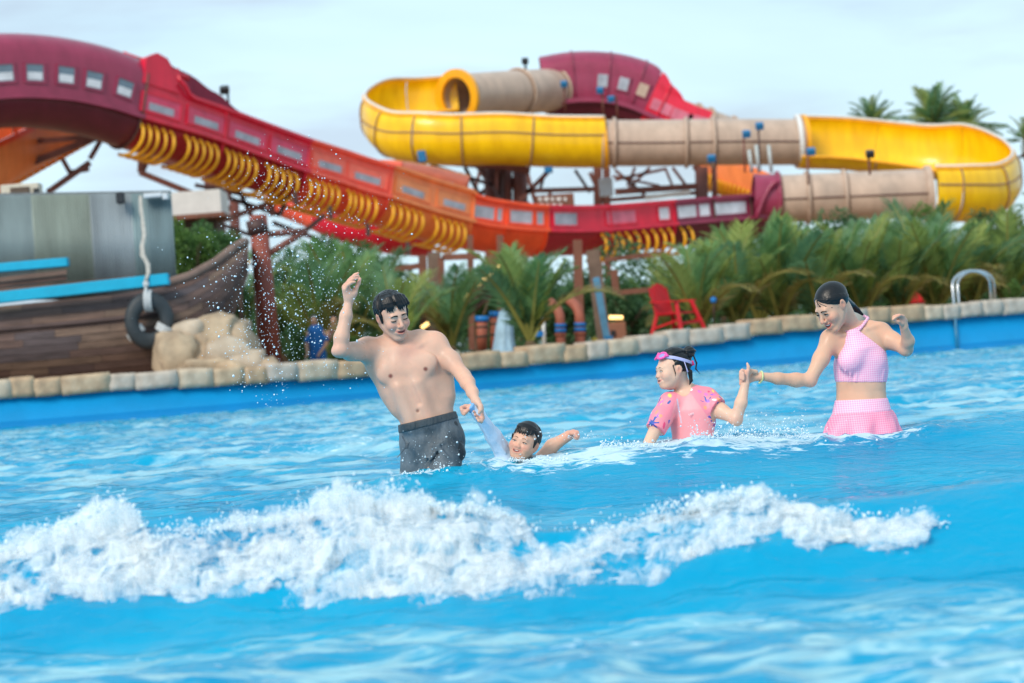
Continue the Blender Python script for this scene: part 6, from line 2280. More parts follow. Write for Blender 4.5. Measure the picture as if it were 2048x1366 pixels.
def boy_colour(V):
    C = np.tile(np.array((0.71, 0.43, 0.315), np.float32), (len(V), 1))
    bh.colour(V, C, (0.60, 0.18, 0.17), 0.45)
    for c, r in ((Q(928, 820, -0.18), 0.03), (Q(1150, 869, 0.09), 0.05)):
        spot(V, C, c, r, (0.68, 0.34, 0.29), 0.55)
    return C


blob_object(B, 'body', skin_mat('skin'), boy, boy_colour)
bh.extras(boy, M_brow, eye_open=0.30, btilt=0.002, brow=(0.003, 0.55), lash=0.0019, gaze=-1.0)
H = Blob(bh.o - 0.15, bh.o + 0.15, 0.0026)
s_ = bh.s
H.ell(bh.w(0, -0.024, 0.046), [q * s_ for q in (0.079, 0.097, 0.078)], bh.R, 0.01)
H.cut(bh.w(0, 0.058, 0.086), bh.R @ _v((0.0, 0.83, -0.56)), 0.03)
H.cut(bh.w(0, -0.05, -0.05), bh.R @ _v((0.0, 0.1, -1.0)), 0.012)
rh = random.Random(14)
starts = []
for i in range(120):
    a = rh.uniform(-math.pi, math.pi)
    front = math.cos(a)
    starts.append((0.083 * math.sin(a), 0.098 * front, 0.088 if front > 0.3 else (0.01 if front > -0.2 else -0.045) + rh.uniform(-0.01, 0.02)))
for pth in hair_paths((0.0, -0.05, 0.13), starts, 7, rad=(0.078, 0.097, 0.082), cen=(0, -0.020, 0.040)):
    H.chain([bh.w(*p) for p in pth], [0.0015, 0.003, 0.004, 0.0042, 0.004, 0.0035, 0.003], 0.0022)
for i in range(30):       # wet fringe in pointed locks
    x0 = -0.058 + 0.116 * i / 29
    ln = rh.uniform(0.030, 0.052) * (1.0 - 4 * abs(x0)) + 0.006
    dx = rh.uniform(-0.007, 0.007)
    H.chain([bh.w(x0 * 0.8, 0.010, 0.122 - x0 * x0 * 6), bh.w(x0 * 0.94, 0.048 - x0 * x0 * 6, 0.100 - x0 * x0 * 3), bh.w(x0 + dx * 0.5, 0.068 - x0 * x0 * 7, 0.078), bh.w(x0 + dx, 0.078 - x0 * x0 * 7, 0.086 - ln)],
            [0.004, 0.005, 0.0036, 0.0010], 0.0025)
for sg in (-1, 1):
    H.cone(bh.w(sg * 0.070, 0.015, 0.03), bh.w(sg * 0.070, 0.018, -0.008), 0.011, 0.004, 0.008)
blob_object(H, 'hair', M_hair, boy, relax=0)
# pale blue swim shirt: pulled sleeve and what shows of the chest
M_paleblue = mat('pale_blue_swim_shirt', (0.62, 0.74, 0.90), 0.42, 0.10, 10, 0.3, 40, stretch=(1, 1, 0.4), spec=0.5)
S = Blob(_v((Q(930, 850)[0], 11.55, -0.12)), _v((Q(1120, 850)[0], 12.5, Q(950, 805)[2] + 0.03)), 0.004)
S.chain([Q(1014, 915, 0.02), Q(987, 872, -0.06), Q(957, 828, -0.145), Q(945, 814, -0.165)], [0.048, 0.036, 0.026, 0.024], 0.02)
S.cone(Q(1054, 946, 0.1), Q(1016, 922, 0.02), 0.075, 0.055, 0.03)
S.cone(ch, hp_, 0.118, 0.108, 0.03, 1, ((0, -0.4, 1), 1.35))
S.cut(Q(940, 812, -0.165), Q(940, 812, -0.165) - Q(955, 826, -0.145), 0.003)
S.cone(bh.w(0, 0.03, -0.07), bh.w(0, 0.02, -0.14), 0.06, 0.05, 0.01, -1)
for i in range(9):        # stretched folds along the sleeve
    t = i / 8
    a = Q(952 + 6 * math.sin(i * 2.1), 826 + 3 * math.cos(i), -0.175); b_ = Q(1000 + 13 * math.sin(i * 1.7), 888 + 18 * t, -0.05)
    S.cone(a, b_, 0.0022, 0.0035, 0.010, 1)
blob_object(S, 'swim_shirt', M_paleblue, boy)
Cf = Blob(Q(942, 812, -0.165) - 0.05, Q(942, 812, -0.165) + 0.05, 0.003)
Cf.cone(Q(949, 818, -0.155), Q(939, 811, -0.17), 0.0275, 0.0265, 0.004)
Cf.cut(Q(938.5, 810.5, -0.165), Q(938, 812, -0.165) - Q(955, 826, -0.145), 0.002)
Cf.cut(Q(948, 818, -0.155), Q(955, 826, -0.145) - Q(938, 812, -0.165), 0.002)
blob_object(Cf, 'cuff', mat('blue_cuff', (0.20, 0.46, 0.80), 0.5, 0.15, 20), boy)

# ------------------------------------------------------------------ the girl
Q = grab(12.0)
girl = empty('person', tuple(Q(1385, 880)), 'small person in a printed pink swim shirt, goggles on the forehead, hair in a bun', 'person')
B = Blob(_v((Q(1285, 800)[0] - 0.02, 11.68, -0.08)), _v((Q(1508, 800)[0] + 0.04, 12.3, Q(1350, 690)[2] + 0.03)), 0.004)
gh = Head(Q(1343.5, 738, -0.02), rotm(-70, -4, 5), 0.83, True)
gh.build(B, child=True, smile=1.1, openm=0.0052, jaw=0.98, ears=(0, 1))
NG = (-0.35, -1.0, 0.0)
neck, chs, wst = Q(1372, 795, 0.02), Q(1385, 825, 0.0), Q(1386, 900, 0.0)
B.cone(gh.w(0, -0.045, -0.05), neck, 0.036, 0.038, 0.02)
B.cone(chs, wst, 0.100, 0.090, 0.03, 1, (NG, 1.45))
B.cone(Q(1384, 800, 0.01), chs, 0.07, 0.100, 0.04, 1, (NG, 1.4))
gsL, gsR = Q(1340, 806, -0.03), Q(1414, 797, 0.0)
B.cone(neck, gsL, 0.04, 0.04, 0.03); B.cone(neck, gsR, 0.04, 0.04, 0.03)
# far arm going down into the water, near arm bent up to the held hand
B.chain([gsL, Q(1318, 845, -0.08), Q(1298, 885, -0.12)], [0.040, 0.034, 0.027], 0.02)
B.chain([gsR, Q(1442, 822, -0.05), Q(1472, 838, -0.10)], [0.040, 0.034, 0.029], 0.02)
B.chain([Q(1472, 838, -0.10), Q(1482, 806, -0.10), Q(1490, 770, -0.08)], [0.029, 0.028, 0.020], 0.015)
B.cone(Q(1472, 838, -0.10), Q(1474, 841, -0.10), 0.026, 0.024, 0.012)
# her fist, thumb up
for i in range(4):
    p = [Q(1494 - 0.8 * i, 744 + 3.4 * i, -0.075), Q(1484.5, 741 + 4.2 * i, -0.085 - 0.004 * i), Q(1481.5, 744 + 4.2 * i, -0.10), Q(1487, 747 + 4.0 * i, -0.106)]
    B.cone(Q(1491, 768, -0.08), p[0], 0.013, 0.0098, 0.01)
    B.chain(p, [0.0088, 0.0085, 0.008, 0.007], 0.0035)
B.chain([Q(1493, 756, -0.085), Q(1496, 742, -0.09), Q(1497, 734, -0.09), Q(1494.5, 727, -0.09)], [0.010, 0.009, 0.0078, 0.006], 0.005)


def girl_colour(V):
    C = np.tile(np.array((0.76, 0.51, 0.385), np.float32), (len(V), 1))
    gh.colour(V, C, (0.55, 0.14, 0.17), 0.35)
    spot(V, C, Q(1488, 750, -0.09), 0.045, (0.70, 0.36, 0.30), 0.5)
    spot(V, C, Q(1472, 838, -0.12), 0.03, (0.68, 0.34, 0.28), 0.4)
    return C


blob_object(B, 'body', skin_mat('skin'), girl, girl_colour)
gh.extras(girl, M_brow, eye_open=0.38, btilt=0.002, brow=(0.001, 0.5), lash=0.0019, gaze=-0.5)
# hair: drawn back to a bun
H = Blob(gh.o - 0.17, gh.o + 0.17, 0.0027)
s_ = gh.s
H.ell(gh.w(0, -0.024, 0.042), [q * s_ for q in (0.0775, 0.0955, 0.0795)], gh.R, 0.01)
H.cut(gh.w(0, 0.050, 0.086), gh.R @ _v((0.0, 0.86, -0.50)), 0.02)
H.cut(gh.w(0, -0.05, -0.045), gh.R @ _v((0.0, 0.2, -1.0)), 0.012)
rh = random.Random(24)
starts = []
for i in range(150):
    a = rh.uniform(-math.pi, math.pi)
    front = math.cos(a)
    starts.append((0.082 * math.sin(a), 0.092 * front - 0.012, (0.085 if front > 0.4 else (0.03 if front > 0 else -0.04)) + rh.uniform(-0.01, 0.015)))
BUN = (0.012, -0.098, 0.078)
for pth in hair_paths(BUN, starts, 8, rad=(0.077, 0.0955, 0.081), cen=(0, -0.022, 0.040)):
    H.chain([gh.w(*p) for p in pth], [0.0012, 0.0025, 0.0034, 0.0038, 0.0038, 0.0038, 0.0036, 0.0036], 0.0022)
H.ell(gh.w(0.015, -0.110, 0.088), [q * s_ for q in (0.030, 0.032, 0.036)], gh.R, 0.012)
for i in range(26):       # coiled strands of the bun
    a0, tl, r_ = rh.uniform(0, 6.28), rh.uniform(-0.6, 0.6), rh.uniform(0.024, 0.036)
    pts = []
    for j in range(6):
        a = a0 + j * 0.5
        pts.append(gh.w(0.015 + r_ * math.cos(a) * math.cos(tl), -0.110 + r_ * math.sin(a), 0.088 + r_ * 1.1 * math.cos(a) * math.sin(tl) + 0.010 * math.sin(a0 * 3)))
    H.chain(pts, [0.003, 0.005, 0.0055, 0.0055, 0.005, 0.0025], 0.003)
H.chain([gh.w(0.06, -0.115, 0.07), gh.w(0.068, -0.128, 0.03), gh.w(0.066, -0.120, -0.005), gh.w(0.068, -0.145, -0.045)], [0.004, 0.004, 0.0035, 0.0015], 0.003)
H.chain([gh.w(0.05, -0.09, -0.02), gh.w(0.052, -0.09, -0.08), gh.w(0.055, -0.075, -0.11)], [0.012, 0.008, 0.002], 0.006)
H.chain([gh.w(0.0725, 0.022, 0.03), gh.w(0.073, 0.012, -0.02), gh.w(0.066, 0.012, -0.06)], [0.003, 0.0022, 0.001], 0.003)
blob_object(H, 'hair', M_hair, girl, relax=0)
# goggles pushed up: strap, two lens cups, bridge, clip
M_gpink = mat('goggle_pink', lin((250, 90, 170)), 0.35, 0.12, 10)
M_glav = mat('goggle_strap_lavender', lin((190, 190, 232)), 0.4, 0.1, 10)
gog = []
def gp(x, y, z): return Vector(gh.w(x, y, z))
strap = []
for i in range(25):
    a = math.radians(34 + 292 * i / 24)      # round the back of the head
    dzs = 0.078 - 0.048 * (1 - math.cos(a)) * 0.5
    rr_ = math.sqrt(max(0.2, 1 - ((dzs - 0.040) / 0.083) ** 2)) * 1.035
    strap.append(gp(0.0785 * rr_ * math.sin(a), -0.022 + 0.098 * rr_ * math.cos(a), dzs))
mb = MB()
for dz in (-0.005, 0.0, 0.005):
    mb.tube([p + Vector(gh.R @ _v((0, 0, dz * gh.s))) for p in strap], 0.0042, 6)
mb.build('goggle_strap', M_glav, girl, True)
for sg in (-1, 1):
    ring = []
    for i in range(16):
        a = 2 * math.pi * i / 16
        xr = sg * 0.033 + 0.025 * math.cos(a)
        ring.append(gp(xr, 0.078 - xr * xr * 8 - 0.012 * math.sin(a), 0.080 + 0.016 * math.sin(a)))
    MB().tube(ring, 0.0055, 8, closed=True).build('goggle_rim', M_gpink, girl, True)
    V = [gp(sg * 0.033, 0.076, 0.081)] + ring
    link('goggle_lens', mesh_from('goggle_lens', V, [(0, 1 + i, 1 + (i + 1) % 16) for i in range(16)]), mat('goggle_lens', lin((150, 150, 210)), 0.1, 0.1, 10, spec=0.9), girl, True)
MB().tube([gp(-0.01, 0.080, 0.080), gp(0.01, 0.080, 0.080)], 0.005, 6).build('goggle_bridge', M_gpink, girl, True)
MB().tube([gp(0.054, 0.058, 0.080), gp(0.066, 0.040, 0.076)], [0.008, 0.005], 8).build('goggle_hinge', M_gpink, girl, True)
MB().tube([gp(0.035, -0.112, 0.042), gp(0.038, -0.118, 0.02)], 0.009, 8).build('goggle_clip', mat('goggle_clip', lin((240, 60, 130)), 0.4, 0.1, 10), girl, True)
MB().tube([gp(0.078, -0.045, 0.052), gp(0.082, -0.055, 0.01), gp(0.080, -0.062, -0.022)], [0.0022, 0.0022, 0.005], 6).build('strap_cord', M_glav, girl, True)

# swim shirt with printed raglan sleeves
m = bpy.data.materials.new('printed_pink_shirt')
m.use_nodes = True
n, l = m.node_tree.nodes, m.node_tree.links
b = n['Principled BSDF']; b.inputs['Roughness'].default_value = 0.5
atn = n.new('ShaderNodeAttribute'); atn.attribute_name = 'tone'
l.new(atn.outputs['Color'], b.inputs['Base Color'])
nzb = n.new('ShaderNodeTexNoise'); nzb.inputs['Scale'].default_value = 26; nzb.inputs['Detail'].default_value = 3
tcb = n.new('ShaderNodeTexCoord'); l.new(tcb.outputs['Object'], nzb.inputs['Vector'])
bpb = n.new('ShaderNodeBump'); bpb.inputs['Strength'].default_value = 0.35; bpb.inputs['Distance'].default_value = 0.01
l.new(nzb.outputs[0], bpb.inputs['Height']); l.new(bpb.outputs[0], b.inputs['Normal'])
M_print = m
S = Blob(_v((Q(1290, 800)[0] - 0.02, 11.65, -0.05)), _v((Q(1450, 800)[0] + 0.03, 12.3, Q(1350, 765)[2] + 0.03)), 0.0036)
S.cone(chs, wst, 0.106, 0.098, 0.03, 1, (NG, 1.38))
S.cone(Q(1384, 803, 0.01), chs, 0.076, 0.106, 0.04, 1, (NG, 1.34))
S.cone(neck, gsL, 0.047, 0.050, 0.03); S.cone(neck, gsR, 0.047, 0.050, 0.03)
SLV_L = [gsL, Q(1323, 836, -0.07), Q(1311, 860, -0.10)]
SLV_R = [gsR, Q(1432, 814, -0.04)]
S.chain(SLV_L, [0.050, 0.050, 0.050], 0.02)
S.chain(SLV_R, [0.050, 0.054], 0.02)
S.cut(Q(1357, 790, -0.02), _v((-0.30, -0.25, 0.92)), 0.004) if False else None
S.cone(gh.w(0, -0.03, -0.06), Q(1367, 786, -0.01), 0.047, 0.042, 0.006, -1)
# sleeve ends
def trim(Bb, p, nrm, c, r):
    """Cut the part of a limb beyond p along nrm, only near it."""
    p, nrm = _v(p), _v(nrm) / np.linalg.norm(nrm)
    s, g = Bb._sl(_v(c) - r, _v(c) + r)
    d = (g - p) @ nrm
    far_ = np.sqrt(((g - _v(c)) ** 2).sum(-1)) - r
    dd = np.minimum(d, -far_)
    Bb.D[s] = np.maximum(Bb.D[s], dd)
trim(S, Q(1310, 859, -0.10), Q(1298, 885, -0.12) - gsL, Q(1303, 880, -0.11), 0.085)
trim(S, Q(1436, 817, -0.04), Q(1472, 838, -0.10) - gsR, Q(1452, 826, -0.06), 0.075)
rc_ = random.Random(31)
for i in range(0):       # soft folds
    x0, y0 = rc_.uniform(1362, 1415), rc_.uniform(830, 870)
    S.cone(Q(x0, y0, -0.075), Q(x0 + rc_.uniform(-14, 18), y0 - rc_.uniform(12, 34), -0.08), 0.002, 0.002, 0.012, 1)
PAL = [np.array(lin(c), np.float32) for c in ((238, 70, 120), (60, 84, 180), (246, 214, 110), (170, 110, 200), (248, 160, 120), (36, 96, 170), (232, 120, 190), (244, 240, 238))]


def shirt_colour(V):
    base = np.array(lin((248, 158, 165)), np.float32)
    slv = np.array(lin((246, 140, 158)), np.float32)
    C = np.tile(base, (len(V), 1))
    # raglan seam: sleeves beyond lines from the collar to each armpit
    def side(a, b_):
        d = b_ - a
        return (V[:, 0] - a[0]) * d[2] - (V[:, 2] - a[2]) * d[0]
    r_sl = side(Q(1374, 778), Q(1412, 832)) < 0
    l_sl = side(Q(1352, 792), Q(1334, 850)) > 0
    m_ = r_sl | l_sl
    C[m_] = slv
    rp2 = np.random.RandomState(77)
    pts = V[m_]
    Cm = C[m_]
    for i in range(110):    # scattered leaves and blossoms of the print
        c = pts[rp2.randint(len(pts))]
        ax1 = rp2.normal(size=3); ax1 /= np.linalg.norm(ax1)
        L, W = rp2.uniform(0.010, 0.024), rp2.uniform(0.004, 0.009)
        w = pts - c
        t = w @ ax1
        rr2 = (w ** 2).sum(1) - t ** 2
        k_ = (t / L) ** 2 + rr2 / W ** 2 < 1
        Cm[k_] = PAL[i % 8]
    for (cx0, cy0, dd) in ((1413, 806, -0.05), (1430, 838, -0.08), (1304, 846, -0.13)):   # the larger blue fern
        c = Q(cx0, cy0, dd)
        for j in range(7):
            a = j * 0.9
            dirv = _v((math.cos(a), 0, math.sin(a)))
            w = pts - c
            w[:, 1] *= 0.2
            t = w @ dirv
            rr2 = (w ** 2).sum(1) - t ** 2
            k_ = (t > 0) & (t < 0.034) & (rr2 < 0.0045 ** 2)
            Cm[k_] = PAL[5] if j % 3 else PAL[1]
    C[m_] = Cm
    # zip
    za, zb = Q(1352, 797), Q(1361, 846)
    tt = np.clip(((V[:, 2] - za[2]) / (zb[2] - za[2])), 0, 1)
    zx = za[0] + (zb[0] - za[0]) * tt
    k_ = (np.abs(V[:, 0] - zx) < 0.0035) & (V[:, 2] < za[2]) & (V[:, 2] > zb[2]) & (V[:, 1] < 12.0)
    C[k_] = np.array(lin((216, 196, 214)), np.float32)
    return C


blob_object(S, 'swim_shirt', M_print, girl, shirt_colour)
# five small pale letters on the chest, too soft to read in the photograph: rounded strokes in their place
MLT = mat('pale_lettering', lin((246, 214, 220)), 0.5, 0.05, 10)
for k_, ch_ in enumerate('UOOOY'):
    p0 = Q(1379 + 3.6 * k_, 829 - 0.9 * k_, -0.098 + 0.004 * k_)
    ring = []
    for j in range(9):
        a = math.radians(40 + 280 * j / 8) if ch_ != 'O' else math.radians(360 * j / 8)
        ring.append(Vector((p0[0] + 0.0034 * math.sin(a), p0[1], p0[2] + 0.0042 * math.cos(a))))
    MB().tube(ring, 0.0016, 5).build('letter', MLT, girl, True)

# ------------------------------------------------------------------ the woman
Q = grab(12.15)
wom = empty('person', tuple(Q(1722, 875)), 'laughing person with slicked back hair in a pink gingham halter top and skirt', 'person')
B = Blob(_v((Q(1475, 800)[0] - 0.02, 11.75, -0.12)), _v((Q(1835, 800)[0] + 0.04, 12.6, Q(1664, 550)[2] + 0.04)), 0.0042)
wh = Head(Q(1664, 613, -0.085), rotm(-59, 29, 3), 0.92)
wh.build(B, smile=1.4, openm=0.0085, jaw=0.94, ears=(0, 1))
NW = (-0.22, -1.0, 0.05)
nk, chw, ribw, waw, pew = Q(1708, 668, 0.03), Q(1720, 700, 0.01), Q(1722, 740, 0.0), Q(1722, 782, 0.0), Q(1724, 832, 0.0)
B.cone(wh.w(0, -0.050, -0.045), nk, 0.044, 0.046, 0.025)
B.cone(chw, ribw, 0.118, 0.116, 0.03, 1, (NW, 1.36)); B.cone(ribw, waw, 0.116, 0.106, 0.03, 1, (NW, 1.38)); B.cone(waw, pew, 0.106, 0.138, 0.04, 1, (NW, 1.35))
wsL, wsR = Q(1660, 678, -0.04), Q(1762, 664, 0.03)
B.chain([nk, Q(1684, 672, 0.0), wsL], [0.046, 0.040, 0.042], 0.035); B.chain([nk, Q(1738, 660, 0.03), wsR], [0.046, 0.040, 0.043], 0.035)
B.cone(Q(1716, 690, -0.0), Q(1676, 692, -0.03), 0.06, 0.05, 0.04); B.cone(Q(1716, 688, 0.0), Q(1752, 684, 0.02), 0.06, 0.05, 0.04)
for c in (Q(1700, 722, -0.085), Q(1745, 722, -0.055)):
    B.ell(c, (0.052, 0.042, 0.050), None, 0.035)
B.chain([Q(1700, 668, -0.06), Q(1730, 660, -0.04), Q(1760, 650, 0.0)], [0.008, 0.008, 0.009], 0.014)
B.chain([Q(1694, 669, -0.065), Q(1678, 670, -0.07), Q(1660, 668, -0.06)], [0.008, 0.008, 0.009], 0.014)
# arm to the girl
elw, wrw = Q(1620, 760, -0.12), Q(1525, 753, -0.18)
B.chain([wsL, Q(1642, 718, -0.08), elw], [0.043, 0.037, 0.030], 0.025)
B.chain([elw, Q(1592, 760, -0.13), Q(1556, 757, -0.16), wrw], [0.030, 0.032, 0.026, 0.0195], 0.02)
B.cone(elw, Q(1622, 763, -0.12), 0.026, 0.022, 0.015)
for i in range(4):        # her hand closed on the girl's wrist
    p = [Q(1504 - 0.6 * i, 750 + 3.4 * i, -0.185), Q(1493, 757 + 3.5 * i, -0.20), Q(1484.5, 759.5 + 3.6 * i, -0.21), Q(1480.5, 757.5 + 3.8 * i, -0.20)]
    B.cone(Q(1522, 753, -0.18), p[0], 0.014, 0.0105, 0.011)
    B.chain(p, [0.009, 0.0084, 0.0076, 0.0062], 0.0035)
B.chain([Q(1511, 744, -0.20), Q(1502, 742, -0.215), Q(1497, 749, -0.225), Q(1493.5, 755, -0.228)], [0.0125, 0.010, 0.0085, 0.007], 0.006)
# raised arm
elr, wrr = Q(1812, 698, -0.06), Q(1808, 655, -0.16)
B.chain([wsR, Q(1786, 682, -0.01), elr], [0.044, 0.039, 0.032], 0.025)
B.chain([elr, Q(1816, 682, -0.10), wrr], [0.031, 0.029, 0.0195], 0.02)
for i in range(4):        # loosely curled fingers
    p = [Q(1811 - 3.4 * i, 641 - 1.5 * i, -0.175 - 0.004 * i), Q(1806 - 4.2 * i, 632.5 - 0.3 * i, -0.195 - 0.004 * i), Q(1799 - 3.9 * i, 630.5 + 1.2 * i, -0.215), Q(1793 - 2.4 * i, 634 + 1.8 * i, -0.222)]
    B.cone(Q(1808, 652, -0.162), p[0], 0.014, 0.0100, 0.011)
    B.chain(p, [0.0088, 0.0083, 0.0075, 0.0062], 0.0035)
B.chain([Q(1803, 648, -0.185), Q(1796, 643, -0.205), Q(1790, 641, -0.215)], [0.0115, 0.0095, 0.007], 0.006)
# legs
for (a, b_) in ((Q(1706, 850, 0.0), Q(1700, 960, 0.02)), (Q(1742, 850, 0.0), Q(1748, 960, 0.04))):
    B.cone(a, b_, 0.080, 0.060, 0.03)


def wom_colour(V):
    C = np.tile(np.array((0.70, 0.44, 0.315), np.float32), (len(V), 1))
    wh.colour(V, C, (0.66, 0.08, 0.10), 0.5)
    for c, r in ((Q(1798, 636, -0.2), 0.04), (Q(1490, 762, -0.2), 0.035), (Q(1622, 763, -0.13), 0.03)):
        spot(V, C, c, r, (0.70, 0.36, 0.30), 0.5)
    return C


blob_object(B, 'body', skin_mat('skin'), wom, wom_colour)
wh.extras(wom, M_brow, eye_open=0.18, btilt=0.002, brow=(-0.001, 1.0), lash=0.0023)
# wet hair combed back into a tail
H = Blob(wh.o - 0.2, wh.o + 0.24, 0.0028)
s_ = wh.s
H.ell(wh.w(0, -0.024, 0.040), [q * s_ for q in (0.0780, 0.0965, 0.0810)], wh.R, 0.01)
H.cut(wh.w(0, 0.062, 0.078), wh.R @ _v((0.0, 0.86, -0.50)), 0.014)
H.cut(wh.w(0, -0.06, -0.05), wh.R @ _v((0.0, 0.3, -1.0)), 0.012)
rh = random.Random(44)
starts = []
for i in range(260):
    a = rh.uniform(-math.pi, math.pi)
    front = math.cos(a)
    starts.append((0.082 * math.sin(a), 0.092 * front - 0.012, (0.018 + 0.064 * min(1.0, max(0.0, front) / 0.7) if front > 0 else -0.05 + 0.06 * max(0.0, 1 + front * 2)) + rh.uniform(-0.003, 0.012)))
TAIL = (0.01, -0.112, -0.012)
for pth in hair_paths(TAIL, starts, 9, rad=(0.0775, 0.0965, 0.0825), cen=(0, -0.022, 0.038)):
    H.chain([wh.w(*p) for p in pth], [0.001, 0.0022, 0.0030, 0.0034, 0.0036, 0.0036, 0.0036, 0.0036, 0.0036], 0.0022)
for i in range(9):
    o1 = [rh.uniform(-0.012, 0.012) for _ in range(3)]
    H.chain([wh.w(0.01 + o1[0], -0.085 + o1[1] * .5, -0.002 + o1[2]), Q(1703 + 300 * o1[0], 610 + 200 * o1[1], 0.05), Q(1714 + 300 * o1[0], 620 + 120 * o1[1], 0.07), Q(1725 + 60 * o1[0], 629, 0.08)], [0.012, 0.010, 0.007, 0.002], 0.006)
blob_object(H, 'hair', M_hair, wom, relax=0)

# gingham: fine pink and white check
def gingham(nm, c1, c2):
    m_ = bpy.data.materials.new(nm)
    m_.use_nodes = True
    n_, l_ = m_.node_tree.nodes, m_.node_tree.links
    b_ = n_['Principled BSDF']; b_.inputs['Roughness'].default_value = 0.55
    tc = n_.new('ShaderNodeTexCoord')
    sx = n_.new('ShaderNodeSeparateXYZ'); l_.new(tc.outputs['Object'], sx.inputs[0])
    out = []
    for axn in ('X', 'Z'):
        mm = n_.new('ShaderNodeMath'); mm.operation = 'MULTIPLY'; mm.inputs[1].default_value = 1 / 0.0105
        l_.new(sx.outputs[axn], mm.inputs[0])
        fr_ = n_.new('ShaderNodeMath'); fr_.operation = 'FRACT'; l_.new(mm.outputs[0], fr_.inputs[0])
        gt = n_.new('ShaderNodeMath'); gt.operation = 'GREATER_THAN'; gt.inputs[1].default_value = 0.5; l_.new(fr_.outputs[0], gt.inputs[0])
        out.append(gt)
    ad_ = n_.new('ShaderNodeMath'); ad_.operation = 'ADD'; l_.new(out[0].outputs[0], ad_.inputs[0]); l_.new(out[1].outputs[0], ad_.inputs[1])
    hv = n_.new('ShaderNodeMath'); hv.operation = 'MULTIPLY'; hv.inputs[1].default_value = 0.5; l_.new(ad_.outputs[0], hv.inputs[0])
    mx = n_.new('ShaderNodeMix'); mx.data_type = 'RGBA'
    mx.inputs[6].default_value = (*c2, 1); mx.inputs[7].default_value = (*c1, 1)
    l_.new(hv.outputs[0], mx.inputs[0]); l_.new(mx.outputs[2], b_.inputs['Base Color'])
    nz = n_.new('ShaderNodeTexNoise'); nz.inputs['Scale'].default_value = 22; l_.new(tc.outputs['Object'], nz.inputs['Vector'])
    bp = n_.new('ShaderNodeBump'); bp.inputs['Strength'].default_value = 0.3; bp.inputs['Distance'].default_value = 0.01
    l_.new(nz.outputs[0], bp.inputs['Height']); l_.new(bp.outputs[0], b_.inputs['Normal'])
    return m_


M_ging = gingham('pink_gingham', lin((244, 158, 198)), lin((252, 208, 224)))
M_gingw = gingham('pink_gingham_wet', lin((247, 128, 170)), lin((252, 178, 198)))
T = Blob(_v((Q(1655, 800)[0], 11.85, Q(1722, 775)[2])), _v((Q(1790, 800)[0], 12.45, Q(1700, 640)[2] + 0.03)), 0.0036)
T.cone(chw, ribw, 0.118, 0.116, 0.03, 1, (NW, 1.36), 0.007); T.cone(ribw, waw, 0.116, 0.106, 0.03, 1, (NW, 1.38), 0.007)
T.cone(Q(1708, 672, -0.03), Q(1714, 700, -0.035), 0.060, 0.088, 0.03)
for c in (Q(1700, 722, -0.085), Q(1745, 722, -0.055)):
    T.ell(c, (0.052, 0.042, 0.050), None, 0.035, 1, 0.006)
T.cut(Q(1722, 764), Q(1722, 790) - Q(1722, 764), 0.003)
# racer-cut armholes: planes from the collar out to the armpits
def plane3(p, a, b_): 
    n_ = np.cross(_v(a) - _v(p), _v(b_) - _v(p)); return n_
T.cut(Q(1752, 690, 0.0), Q(1752, 690) + _v((0.092, 0, 0.105)) - Q(1752, 690), 0.004)
T.cut(Q(1680, 690, 0.0), _v((-0.140, 0.0, 0.062)), 0.004)
T.cone(wh.w(0, -0.02, -0.10), Q(1702, 655, 0.0), 0.05, 0.051, 0.004, -1)
T.cut(Q(1708, 655), _v((0, -0.10, 1)), 0.003)
for i in range(7):        # soft gathers along the lower edge
    T.cone(Q(1685 + 13 * i, 762, -0.10 + 0.006 * i), Q(1690 + 13 * i, 742 - 4 * (i % 3), -0.11 + 0.006 * i), 0.003, 0.002, 0.012)
blob_object(T, 'halter_top', M_ging, wom)
mb = MB()
mb.tube([Vector(Q(*p)) for p in ((1713, 664, -0.075), (1722, 655, -0.055), (1731, 643, -0.01), (1736, 636, 0.03), (1728, 632, 0.06))], 0.0075, 8)
mb.build('neck_strap', M_ging, wom, True)
Cl = Blob(Q(1702, 663) - 0.11, Q(1702, 663) + 0.11, 0.0035)
Cl.cone(Q(1700, 660, 0.0), Q(1704, 670, 0.0), 0.061, 0.066, 0.004)
Cl.cone(Q(1697, 650, 0.0), Q(1704, 672, 0.0), 0.0545, 0.056, 0.003, -1)
Cl.cut(Q(1700, 658, -0.05), wh.R @ _v((0, 0, 1)) * 0.5 + _v((0, -0.1, 0.6)), 0.003); Cl.cut(Q(1702, 671, -0.05), _v((0, 0.1, -1)), 0.003); Cl.cut(Q(1702, 660, 0.015), _v((0, 1, 0)), 0.003)
blob_object(Cl, 'collar_band', M_ging, wom)
